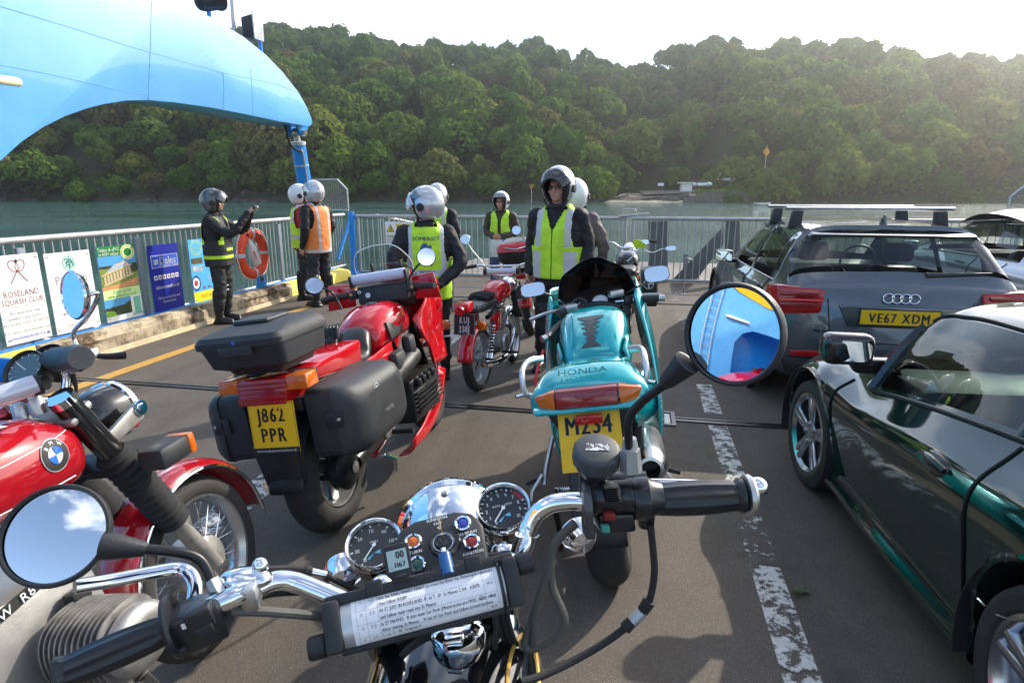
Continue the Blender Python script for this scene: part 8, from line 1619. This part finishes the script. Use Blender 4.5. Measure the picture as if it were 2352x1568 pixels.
m.tube([onfront(x, z) for x, z in ((-.12, 1.18), (-.05, 1.18), (-.05, 1.31), (-.12, 1.31))], .006, 6, closed=True); m.build('badge_pocket', mat('hi_vis_edge', (.55, .85, .05), .4), p7)
f, h = stand(1326, 447, 6.2); person('person in a mauve grey jacket and white helmet standing right behind the one facing us', (f[0]-.03, f[1]), rad(20), h, PURJ, BLKT, WHTH, None, (((-.33, -.02, 1.17), (-.34, .05, .92)), ((.33, -.02, 1.17), (.30, .05, .92))), hm=dict(flip=None), fat=1.25, noface=True)
# ================================================================ cars
CGL = glassy('car_glass', (.42, .50, .47), 1.6); DGL = glassy('dark_car_glass', (.10, .12, .12), 1.8); SEAMK = mat('panel_gap', (.008, .008, .009), .6, var=0)
def car_shell(par, secs, paint, res=(8, 5), windows=(), arches=(), name='body_shell', sm=50):
    """secs: (y, [(x, z)...]) half outlines from the underside centre to the roof centre; windows: (u0,u1,v0,v1,material,sides); arches: (y, z, r)"""
    ys = [s[0] for s in secs]; nP = len(secs[0][1]); cols = [spline([Vector((p[0], s[0], p[1])) for s in secs for p in [s[1][j]]], res[0]) for j in range(nP)]
    nu = len(cols[0]); g = [spline([cols[j][i] for j in range(nP)], res[1]) for i in range(nu)]; nv = len(g[0])
    for r in g:
        r[0].x = 0; r[-1].x = 0
    m = MB()
    for sgn in (1, -1): m.v += [Vector((sgn*p.x, p.y, p.z)) for r in g for p in r]
    off = nu*nv; fs = []
    def inwin(i, j, sgn):
        u, v = (i+.5)/res[0], (j+.5)/res[1]
        return any(a <= u <= b and c <= v <= d and (sd == 0 or sd == sgn) for a, b, c, d, _, sd in windows)
    for si, sgn in enumerate((1, -1)):
        o = si*off
        for i in range(nu-1):
            for j in range(nv-1):
                if inwin(i, j, sgn): continue
                c = (g[i][j]+g[i+1][j+1])/2
                if any((c.y-ay)**2+(c.z-az)**2 < ar*ar and c.x > .35 for ay, az, ar in arches): continue
                q = (o+i*nv+j, o+(i+1)*nv+j, o+(i+1)*nv+j+1, o+i*nv+j+1); fs.append(q if sgn > 0 else q[::-1])
    for i in (0, nu-1): fs.append(tuple([i*nv+j for j in range(nv)]+[off+i*nv+j for j in range(nv-1, -1, -1)]))
    m.f = fs; bo_ = m.build(name, paint, par, sm=sm)
    for a, b, c, d, mt_, sd in windows:
        for sgn in ((1, -1) if sd == 0 else (sd,)):
            I = [i for i in range(nu) if a-.01 <= i/res[0] <= b+.01]; J = [j for j in range(nv) if c-.01 <= j/res[1] <= d+.01]
            if len(I) < 2 or len(J) < 2: continue
            w = MB(); w.add([Vector((sgn*g[i][j].x, g[i][j].y, g[i][j].z)) for i in I for j in J], [(i*len(J)+j, (i+1)*len(J)+j, (i+1)*len(J)+j+1, i*len(J)+j+1) for i in range(len(I)-1) for j in range(len(J)-1)]); w.build('window', mt_, par, sm=60)
    def surf(u, v, sgn=-1, e=.004):
        i = min(max(u*res[0], 0), nu-1.001); j = min(max(v*res[1], 0), nv-1.001); i0, j0 = int(i), int(j); fi, fj = i-i0, j-j0
        p = (g[i0][j0]*(1-fi)+g[i0+1][j0]*fi)*(1-fj)+(g[i0][j0+1]*(1-fi)+g[i0+1][j0+1]*fi)*fj; n = (g[i0+1][j0]-g[i0][j0]).cross(g[i0][j0+1]-g[i0][j0]); n = n.normalized() if n.length > 0 else Vector((1, 0, 0))
        if n.x < 0 and abs(n.x) > .2 or (abs(n.x) <= .2 and n.z < 0): n = -n
        p = p+n*e; return Vector((sgn*p.x, p.y, p.z))
    surf.obj = bo_; return surf
def car_wheel(par, x, y, R, w, spokes, rimm, steer=0.0, sgn=-1, twin=True):
    wh = part('wheel', par, TR(x, y, R) @ RZ(steer)); rr = R*.73; k = sgn
    m = MB(); m.ring([(R-.02+.02*cos(a), w/2*sin(a)) if abs(sin(a)) < .9 else (R-.03, w/2*sin(a)) for a in [2*pi*q/16 for q in range(16)]][:9]+[(rr, -w*.45), (rr, w*.45)], 72, WX); m.v = m.v; m2 = MB(); m2.ring([(R-.035, -w/2), (R-.012, -w*.44), (R, -w*.3), (R, w*.3), (R-.012, w*.44), (R-.035, w/2), (rr+.015, w*.5), (rr, w*.44), (rr, -w*.44), (rr+.015, -w*.5)], 96, WX); m2.build('tyre', TYREM, wh, sm=30)
    MB().ring([(rr+.006, k*w*.47), (rr-.012, k*w*.49), (rr-.03, k*w*.4), (rr-.035, -k*w*.4), (rr, -k*w*.4)], 72, WX).build('rim', rimm, wh, sm=40)
    MB().lathe([(0, 0), (rr*.9, 0), (rr*.9, .01), (0, .01)], 40, TR(-k*w*.15, 0, 0) @ WX).build('brake_disc', BLKM, wh); MB().lathe([(0, .012), (.05, .012), (.07, 0), (.07, -.03)], 28, TR(k*w*.36, 0, 0) @ RY(k*pi/2)).build('hub', rimm, wh)
    for q in range(spokes):
        a = 2*pi*q/spokes
        for d in ((-.13, .13) if twin else (0,)):
            m = MB(); Mk = RX(a+d); m.hexa([(k*w*.28, -.022, .05), (k*w*.40, -.018, .05), (k*w*.40, .018, .05), (k*w*.28, .022, .05), (k*w*.34, -.022, rr-.004), (k*w*.47, -.017, rr-.004), (k*w*.47, .017, rr-.004), (k*w*.34, .022, rr-.004)], Mk, bev=.006); m.build('spoke', rimm, wh)
    m = MB(); [m.lathe([(0, .01), (.012, .01), (.013, 0)], 10, TR(k*w*.40, .055*cos(2*pi*q/5), .055*sin(2*pi*q/5)) @ RY(k*pi/2)) for q in range(5)]; m.build('wheel_nut', STEEL, wh); return wh
def well(par, x0, x1, y, z, r):
    m = MB(); m.ring([(r, x0), (r, x1), (r+.004, x1), (r+.004, x0)], 40, TR(0, y, z) @ WX); m.lathe([(0, 0), (r, 0), (r, .004), (0, .004)], 30, TR(x1 if abs(x1) < abs(x0) else x0, y, z) @ WX); m.f = [f for f in m.f if sum(m.v[i].z for i in f)/len(f) > .2]; m.build('wheel_well', BLKP, par)
def seam(par, pts, name='panel_gap', r=.004, mt_=SEAMK): MB().tube(pts, r, 5).build(name, mt_, par)
# ---- grey compact SUV with roof bars
DGREY = mat('graphite_paint', '#565c62', .22, .45, coat=1.0, var=.04, rv=.2)
av = thing('compact_suv', 'graphite grey SUV with silver roof bars seen from behind, plate VE67 XDM', 'car', M=TR(*W(1.89, 5.62)) @ RZ(FROT) @ SCL(.98, .98, .93))
S_ = lambda y, *p: (y, list(p))
AS = [S_(-.80, (0, .30), (.60, .30), (.80, .42), (.84, .64), (.83, .84), (.74, .98), (.66, 1.03), (0, 1.05)),
      S_(-.72, (0, .26), (.66, .26), (.87, .42), (.90, .66), (.88, .88), (.79, 1.01), (.68, 1.10), (0, 1.13)),
      S_(-.42, (0, .24), (.74, .24), (.89, .42), (.905, .66), (.89, .90), (.80, 1.03), (.60, 1.42), (0, 1.475)),
      S_(-.30, (0, .24), (.76, .24), (.895, .42), (.91, .66), (.89, .90), (.81, 1.035), (.60, 1.445), (0, 1.50)),
      S_(.5, (0, .22), (.78, .22), (.895, .42), (.905, .66), (.89, .90), (.82, 1.02), (.61, 1.46), (0, 1.525)),
      S_(1.3, (0, .22), (.78, .22), (.895, .42), (.90, .66), (.89, .90), (.82, 1.0), (.58, 1.41), (0, 1.49)),
      S_(2.15, (0, .22), (.78, .22), (.89, .42), (.90, .66), (.88, .88), (.80, .96), (.66, 1.0), (0, 1.05)),
      S_(2.7, (0, .22), (.76, .22), (.89, .42), (.90, .66), (.86, .85), (.76, .92), (.6, .95), (0, .97)),
      S_(3.35, (0, .28), (.6, .28), (.74, .42), (.76, .6), (.72, .72), (.6, .8), (.5, .82), (0, .84))]
asf = car_shell(av, AS, DGREY, (8, 5), [(1.15, 1.95, 5.55, 7, CGL, 0), (3.1, 3.95, 5.05, 5.9, CGL, 0), (4.1, 5.3, 5.05, 5.9, CGL, 0), (2.6, 3.0, 5.15, 5.8, DGL, 0), (5.15, 5.9, 6.05, 7, CGL, 0)], [(0, .335, .40), (2.6, .335, .40)])
for y_ in (0, 2.6):
    for s in (-1, 1): well(av, s*.93, s*.55, y_, .335, .405); car_wheel(av, s*.80, y_, .335, .22, 5, mat('grey_rim', (.30, .31, .32), .3, .9, var=.08), sgn=s)
for y_ in (0, 2.6):
    for s in (-1, 1): m = MB(); m.ring([(.39, s*.86), (.39, s*.915), (.43, s*.918), (.43, s*.86)], 64, TR(0, y_, .335) @ WX); b_ = m.build('arch_trim', BLKP, av, sm=40)
MB().box((0, -.80, .36), (1.34, .06, .16), bev=.03).build('bumper_skirt', BLKP, av)
for s in (-1, 1):
    tl = part('tail_lamp', av, SCL(s, 1, 1)); MB().hexa([(.54, -.83, .83), (.85, -.815, .81), (.925, -.58, .83), (.54, -.75, .83), (.52, -.825, 1.02), (.845, -.79, 1.05), (.90, -.56, 1.03), (.53, -.75, 1.02)], bev=.02).build('lens', REDL, tl)
    for zz, x0, hh in ((.965, .58, .035), (.925, .55, .018), (.88, .60, .035)): MB().hexa([(x0, -.842, zz), (.84, -.826, zz), (.84, -.81, zz), (x0, -.82, zz), (x0-.02, -.84, zz+hh), (.84, -.822, zz+hh), (.84, -.81, zz+hh), (x0-.02, -.82, zz+hh)], bev=.004).build('lens_bar', mat('dark_red_lens', (.25, .01, .01), .15, coat=.4) if hh > .02 else mat('bright_red_lens', (.75, .03, .03), .2, coat=.5), tl)
    MB().box((s*.55, -.83, .50), (.36, .03, .05), bev=.008).build('reflector', REDL, av)
MB().hexa([(-.72, -.83, .30), (.72, -.83, .30), (.78, -.7, .3), (-.78, -.7, .3), (-.78, -.825, .46), (.78, -.825, .46), (.83, -.7, .46), (-.83, -.7, .46)], bev=.02).build('lower_bumper', BLKP, av)
MB().hexa([(-.34, -.822, .73), (.34, -.822, .73), (.34, -.78, .73), (-.34, -.78, .73), (-.42, -.818, .90), (.42, -.818, .90), (.42, -.78, .90), (-.42, -.78, .90)], bev=.012).build('plate_recess', DGREY, av)
pl_ = plate(av, TR(.0, -.835, .81) @ RX(pi/2), .53, .125, (('VE67 XDM', 0, .004),), YPLATE, mat('plate_blue_ink', (.02, .028, .06), .5, var=0), .105, None, xs=.72, border=False); m = MB(); quad(m, -.265, -.0625, .265, -.05, None, .001); m.build('dealer_strip', INK, pl_, sm=0, fix=False); MB().box((0, 0, -.006), (.55, .145, .006), bev=.004).build('plate_frame', BLKP, pl_)
m = MB()
for k in range(4): m.tube([(-.087+.058*k+.036*cos(a), -.813, .965+.036*sin(a)) for a in [2*pi*q/28 for q in range(28)]], .0055, 8, closed=True)
m.build('ring_emblem', CHROME, av); m = MB(); put_text(m, 'Q2', .075, 0, 0, TR(-.53, -.8215, .71) @ RX(pi/2), xs=1.2, bold=.03, z=0); m.build('model_lettering', CHROME, av, sm=0, fix=False)
seam(av, [(-.5, -.812, .95), (-.46, -.815, .68), (-.42, -.815, .60), (.42, -.815, .60), (.46, -.815, .68), (.5, -.812, .95)])
for P in ([asf(3.05, 1.3+.2*k) for k in range(24)], [asf(4.05, 1.3+.2*k) for k in range(24)]): seam(av, P)
for u in (3.35, 4.35): MB().tube(spline([asf(u-.12, 4.35, e=.01), asf(u-.05, 4.4, e=.035), asf(u+.05, 4.4, e=.035), asf(u+.12, 4.35, e=.01)], 4), .013, 10).build('door_handle', DGREY, av)
seam(av, [asf(2.5+.1*k, 4.98, e=.006) for k in range(30)], 'window_trim', .006, ALLOY)
mr_ = part('wing_mirror', av); MB().box((-.98, 1.42, 1.05), (.2, .12, .14), bev=.04).build('mirror_shell', BLKG, mr_); MB().box((-.87, 1.44, .99), (.12, .06, .05), bev=.015).build('mirror_arm', BLKP, mr_); m = MB(); quad(m, -.085, -.055, .085, .055, TR(-.985, 1.357, 1.05) @ RX(pi/2)); m.build('mirror_glass', MIRROR, mr_, sm=0)
MB().tube([(.18, -.70, 1.135), (.3, -.70, 1.14), (.62, -.685, 1.16)], [.028, .02, .01], 10).build('rear_wiper', BLKP, av); MB().prism([(-.07, 0), (.07, 0), (.03, .03), (-.01, .085), (-.025, .085)], .02, TR(-.0, -.22, 1.50) @ RZ(pi/2) @ RX(pi/2), bev=.004).build('roof_aerial', DGREY, av)
m = MB(); m.hexa([(-.60, -.46, 1.405), (.60, -.46, 1.405), (.60, -.28, 1.43), (-.60, -.28, 1.43), (-.58, -.5, 1.43), (.58, -.5, 1.43), (.56, -.28, 1.475), (-.56, -.28, 1.475)], bev=.012); m.build('roof_spoiler', DGREY, av)
for i_, y_ in enumerate((.12, .92)):
    br = part('roof_bar', av); MB().tube([(-.66, y_, 1.625), (.66, y_, 1.625)], .026, 12, flat=.6).build('bar_tube', ALLOY, br)
    for s in (-1, 1): MB().hexa([(s*.53, y_-.05, 1.45), (s*.63, y_-.05, 1.43), (s*.63, y_+.05, 1.43), (s*.53, y_+.05, 1.45), (s*.52, y_-.04, 1.605), (s*.6, y_-.04, 1.605), (s*.6, y_+.04, 1.605), (s*.52, y_+.04, 1.605)], bev=.008).build('bar_foot', BLKP, br)
def interior(par, yd, zs, w, mt_, sc=1.0):
    it = part('interior', par); MB().box((0, yd, zs-.1), (w, .4, .25), bev=.08).build('dashboard', mt_, it); MB().tube([(w*.25+.17*cos(a), yd-.32, zs+.05+.17*sin(a)) for a in [2*pi*q/24 for q in range(24)]], .013, 8, closed=True).build('steering_wheel', BLKP, it)
    for s in (-1, 1): MB().hexa([(s*w*.25-.24, yd-1.2, zs-.5), (s*w*.25+.24, yd-1.2, zs-.5), (s*w*.25+.24, yd-.95, zs-.5), (s*w*.25-.24, yd-.95, zs-.5), (s*w*.25-.2, yd-1.32, zs+.12), (s*w*.25+.2, yd-1.32, zs+.12), (s*w*.25+.2, yd-1.2, zs+.12), (s*w*.25-.2, yd-1.2, zs+.12)], bev=.06).build('seat', mt_, it); MB().box((s*w*.25, yd-1.3, zs+.24), (.26, .1, .18), bev=.05).build('headrest', mt_, it)
    MB().box((0, yd-.8, zs-.45), (w*1.05, 2.6, .1)).build('cabin_floor', BLKP, it, sm=0)
interior(av, 1.6, .98, 1.4, BLKP)
# ---- dark green sports car
BRG = mat('racing_green', (.003, .02, .013), .08, .0, coat=1.0, var=.15, rv=.3)
lh = rad(7.5); lp = Vector((1.41, 1.31, 0)); ld = Vector((sin(lh), cos(lh), 0)); lr_ = Vector((cos(lh), -sin(lh), 0)); lo_ = lp+lr_*.86
lt = thing('sports_car', 'dark green low sports coupe with silver alloy wheels in the right foreground', 'car', lo_, -lh)
LS = [S_(-.85, (0, .3), (.55, .3), (.72, .42), (.76, .6), (.74, .76), (.62, .86), (.45, .90), (0, .92)),
      S_(-.55, (0, .2), (.66, .2), (.86, .36), (.88, .6), (.86, .80), (.70, .93), (.46, .98), (0, 1.0)),
      S_(0, (0, .17), (.76, .17), (.88, .34), (.90, .58), (.89, .80), (.74, .94), (.50, 1.13), (0, 1.18)),
      S_(.42, (0, .15), (.78, .15), (.83, .30), (.87, .52), (.885, .74), (.755, .90), (.54, 1.185), (0, 1.24)),
      S_(.85, (0, .15), (.79, .15), (.82, .28), (.86, .50), (.875, .70), (.775, .845), (.54, 1.19), (0, 1.25)),
      S_(1.2, (0, .15), (.79, .15), (.82, .28), (.855, .48), (.87, .67), (.78, .785), (.515, 1.165), (0, 1.22)),
      S_(1.42, (0, .15), (.78, .15), (.82, .28), (.85, .47), (.865, .65), (.785, .745), (.53, 1.10), (0, 1.16)),
      S_(1.72, (0, .15), (.77, .15), (.83, .28), (.855, .48), (.86, .655), (.75, .745), (.60, .79), (0, .90)),
      S_(1.97, (0, .15), (.74, .15), (.85, .30), (.87, .50), (.855, .67), (.72, .755), (.5, .74), (0, .74)),
      S_(2.3, (0, .16), (.66, .16), (.82, .30), (.84, .48), (.80, .62), (.66, .70), (.45, .68), (0, .66)),
      S_(2.7, (0, .2), (.4, .2), (.58, .3), (.60, .42), (.56, .5), (.45, .54), (.3, .54), (0, .54))]
lsf = car_shell(lt, LS, BRG, (14, 9), [(3.18, 6.0, 5.08, 5.9, CGL, 0), (2.3, 3.1, 5.12, 5.85, DGL, 0), (6.1, 6.95, 6.1, 7, CGL, 0)], [(0, .325, .385), (1.97, .315, .365)])
SRIM = mat('silver_rim', (.50, .53, .58), .22, 1.0, var=.06)
for s in (-1, 1): well(lt, s*.89, s*.5, 0, .325, .39); well(lt, s*.87, s*.5, 1.97, .315, .37); car_wheel(lt, s*.765, 0, .325, .24, 5, SRIM, sgn=s); car_wheel(lt, s*.745, 1.97, .31, .21, 5, SRIM, steer=rad(2), sgn=s)
def archlip(y, z, r, nm='arch_lip'):
    for s in (-1, 1):
        P = []
        for k in range(41):
            a = rad(-8)+rad(196)*k/40; yy, zz = y+r*cos(a), z+r*sin(a); best = min((abs(q.y-yy)+abs(q.z-zz), q.x) for q in AR); P.append((s*(best[1]-.004), yy, zz))
        MB().tube(P, .012, 6).build(nm, BRG, lt)
AR = [lsf(u/14, v/9, 1, 0) for u in range(0, 14*10) for v in range(9*1, 9*5)]
archlip(0, .325, .39); archlip(1.97, .315, .37)
for P in ([lsf(3.05, 1.6+.12*k) for k in range(29)], [lsf(6.7, 1.6+.12*k) for k in range(29)], [lsf(3.05+.1*k, 1.75) for k in range(37)]): seam(lt, P, r=.0045)
seam(lt, [lsf(2.3+.1*k, 5.03, e=.006) for k in range(38)], 'window_trim', .009, BLKP); seam(lt, [lsf(2.3+.1*k, 5.93, e=.004) for k in range(38)], 'roof_trim', .008, BLKP); seam(lt, [lsf(6.04, 5.05+.09*k, e=.004) for k in range(10)], 'window_pillar', .022, BLKG); seam(lt, [lsf(3.14, 5.05+.09*k, e=.003) for k in range(10)], 'window_pillar', .008, BLKG)
dhp = lsf(3.55, 4.05, e=-.004); hd_ = part('door_handle', lt); MB().ball(tuple(dhp), (.02, .085, .045), 24, 14).build('handle_cup', BLKG, hd_); MB().tube(spline([dhp+Vector((-.012, -.075, .012)), dhp+Vector((-.028, 0, .03)), dhp+Vector((-.012, .075, .012))], 5), .013, 10, flat=.8).build('handle_flap', BRG, hd_)
mr_ = part('wing_mirror', lt); mc = Vector((-.88, 1.5, .93)); MB().box(tuple(mc), (.23, .13, .15), bev=.045, seg=4).build('mirror_shell', BLKG, mr_); MB().hexa([mc+Vector(v) for v in ((.05, -.02, -.12), (.26, -.04, -.12), (.26, .04, -.12), (.05, .03, -.12), (.0, -.03, -.05), (.2, -.04, -.04), (.2, .04, -.04), (.0, .03, -.05))], bev=.015).build('mirror_arm', BLKG, mr_)
m = MB(); P = [(.088*abs(cos(a))**.45*(1 if cos(a) > 0 else -1), .049*abs(sin(a))**.45*(1 if sin(a) > 0 else -1)) for a in [2*pi*k/36 for k in range(36)]]; m.add([(x, y, 0) for x, y in P], [tuple(range(36))], TR(*(mc+Vector((-.005, -.0665, 0)))) @ RZ(rad(-8)) @ RX(pi/2+.05)); m.build('mirror_glass', MIRROR, mr_, sm=0)
interior(lt, 1.5, .78, 1.25, mat('grey_leather', (.16, .17, .17), .5, var=.1))
seam(lt, [lsf(2.95-.06*k, 2.6-.03*k+.004*k*k, e=.005) for k in range(20)], 'bright_strip', .0035, CHROME)
# ---- silver saloon beyond, white cars across the river, red car behind us
def saloon(name, lab, M, paint, sc=1.0, res=(4, 3), detail=True, group=None):
    t = thing(name, lab, 'car', M=M, group=group); SS = [S_(-1.0, (0, .3), (.6, .3), (.78, .45), (.82, .65), (.8, .85), (.72, .93), (.6, .96), (0, .98)), S_(-.75, (0, .22), (.7, .22), (.88, .42), (.9, .65), (.88, .86), (.78, .97), (.62, 1.02), (0, 1.06)), S_(0, (0, .2), (.75, .2), (.9, .4), (.92, .65), (.9, .87), (.8, .98), (.6, 1.25), (0, 1.32)), S_(.7, (0, .2), (.76, .2), (.9, .4), (.92, .65), (.9, .86), (.82, .97), (.62, 1.40), (0, 1.46)), S_(1.5, (0, .2), (.76, .2), (.9, .4), (.92, .65), (.9, .85), (.82, .95), (.6, 1.36), (0, 1.42)), S_(2.4, (0, .2), (.76, .2), (.9, .4), (.91, .65), (.88, .83), (.78, .91), (.66, .95), (0, 1.0)), S_(3.0, (0, .2), (.72, .2), (.88, .4), (.9, .62), (.84, .77), (.72, .84), (.55, .87), (0, .89)), S_(3.6, (0, .28), (.5, .28), (.66, .4), (.7, .55), (.64, .66), (.5, .72), (.4, .74), (0, .75))]
    f = car_shell(t, SS, paint, res, [(2.1, 2.97, 5.1, 5.9, DGL if not detail else CGL, 0), (3.05, 4.6, 5.1, 5.9, DGL if not detail else CGL, 0), (1.15, 1.95, 6, 7, DGL, 0), (4.2, 4.9, 6.05, 7, DGL, 0)], [(0, .33, .4), (2.85, .33, .4)])
    for y_ in (0, 2.85):
        for s in (-1, 1):
            if detail: well(t, s*.92, s*.55, y_, .33, .405); car_wheel(t, s*.8, y_, .33, .22, 5, SRIM, sgn=s)
            else: w_ = part('wheel', t, TR(s*.8, y_, .33)); MB().lathe([(.0, -.11), (.33, -.11), (.33, .11), (0, .11)], 24, WX).build('tyre', TYREM, w_); MB().lathe([(.0, 0), (.22, 0), (.2, .01)], 20, TR(s*.112, 0, 0) @ RY(s*pi/2)).build('rim', SRIM, w_)
    for s in (-1, 1): MB().hexa([(s*.6, -1.01, .78), (s*.8, -.93, .78), (s*.8, -.85, .78), (s*.6, -.95, .78), (s*.58, -1.0, .9), (s*.8, -.92, .9), (s*.8, -.85, .9), (s*.58, -.94, .9)]).build('tail_lamp', REDL, t); MB().hexa([(s*.4, 3.45, .6), (s*.66, 3.3, .6), (s*.66, 3.42, .6), (s*.4, 3.58, .6), (s*.42, 3.4, .7), (s*.68, 3.2, .72), (s*.68, 3.32, .72), (s*.42, 3.5, .7)]).build('headlamp', mat('lamp_glass', (.7, .72, .72), .1, .3), t); MB().box((s*1.0, 2.0, .98), (.18, .12, .13), bev=.03).build('wing_mirror', paint if detail else BLKP, t)
    if detail:
        interior(t, 1.9, .92, 1.4, BLKP); seam(t, [f(2.05+.1*k, 5.02, e=.006) for k in range(27)], 'window_trim', .008, CHROME)
        for P in ([f(3.02, 1.3+.2*k) for k in range(24)], [f(2.2, 3.5+.1*k) for k in range(14)]): seam(t, P)
        for u in (2.35, 3.3): MB().box(tuple(f(u, 4.3, e=.012)), (.02, .17, .03), bev=.008).build('door_handle', paint, t)
    return t
SILC = mat('silver_paint', '#a3a9b2', .2, .5, coat=1.0, var=.03); WHC = mat('white_car_paint', '#e8ebee', .2, coat=1.0, var=.02)
saloon('saloon_car', 'silver saloon car at the right edge beyond the grey SUV', TR(*W(4.45, 6.8)) @ RZ(FROT), SILC)
zz = lambda px, py, y: ray(px, py).x/ray(px, py).y*y
saloon('hatchback_car', 'white car with a dark roof on the far landing road beside the white hut', TR(zz(1626, 425, 160), 160, CAM_H+ray(1626, 429).z/ray(1626, 429).y*160) @ RZ(rad(72)), WHC, detail=False)
saloon('estate_car', 'white car half hidden by the bush higher up the far landing road', TR(zz(1680, 412, 166), 166, CAM_H+ray(1680, 417).z/ray(1680, 417).y*166) @ RZ(rad(68)), WHC, detail=False)
saloon('red_car', 'red car parked behind the camera, seen only in the round mirror', TR(*W(-3.6, -5.2)) @ RZ(FROT), REDP, detail=False)
lf = thing('fallen_leaf', 'crumpled green leaf lying on the deck beside the dark green sports car', 'leaf', G(1832, 1362), .4)
m = MB(); m.grid(lambda u, v: Vector(((u-.5)*.075, (v-.5)*.035*sin(pi*min(1, max(.02, u)))**.7, .008+.012*abs(v-.5)*2+.006*sin(u*9))), 10, 6); m.grid(lambda u, v: Vector((.03+(u-.5)*.05, -.012+(v-.5)*.03*sin(pi*min(1, max(.02, u))), .007+.008*abs(v-.5)*2+.005*sin(u*7))), 8, 5); m.build('leaf_blade', mat('leaf_green', (.14, .16, .08), .8, var=.3, vs=40), lf, sm=60)
# ================================================================ the hazy river air
hm = bpy.data.materials.new('river_haze'); hm.use_nodes = True; hn = hm.node_tree; hn.nodes.clear()
ho = hn.nodes.new('ShaderNodeOutputMaterial'); hv_ = hn.nodes.new('ShaderNodeVolumePrincipled')
hv_.inputs['Color'].default_value = (.95, .95, .92, 1); hv_.inputs['Density'].default_value = .00075; hv_.inputs['Anisotropy'].default_value = .84
hn.links.new(hv_.outputs[0], ho.inputs['Volume'])
m = MB(); m.box((0, 60, 60), (1100, 740, 0)); 
m = MB(); m.hexa([(-760, -330, -4), (760, -330, -4), (760, 420, -4), (-760, 420, -4), (-760, -330, 120), (760, -330, 120), (760, 420, 120), (-760, 420, 120)])
o = m.build('haze', hm, sm=0); o['kind'] = 'stuff'
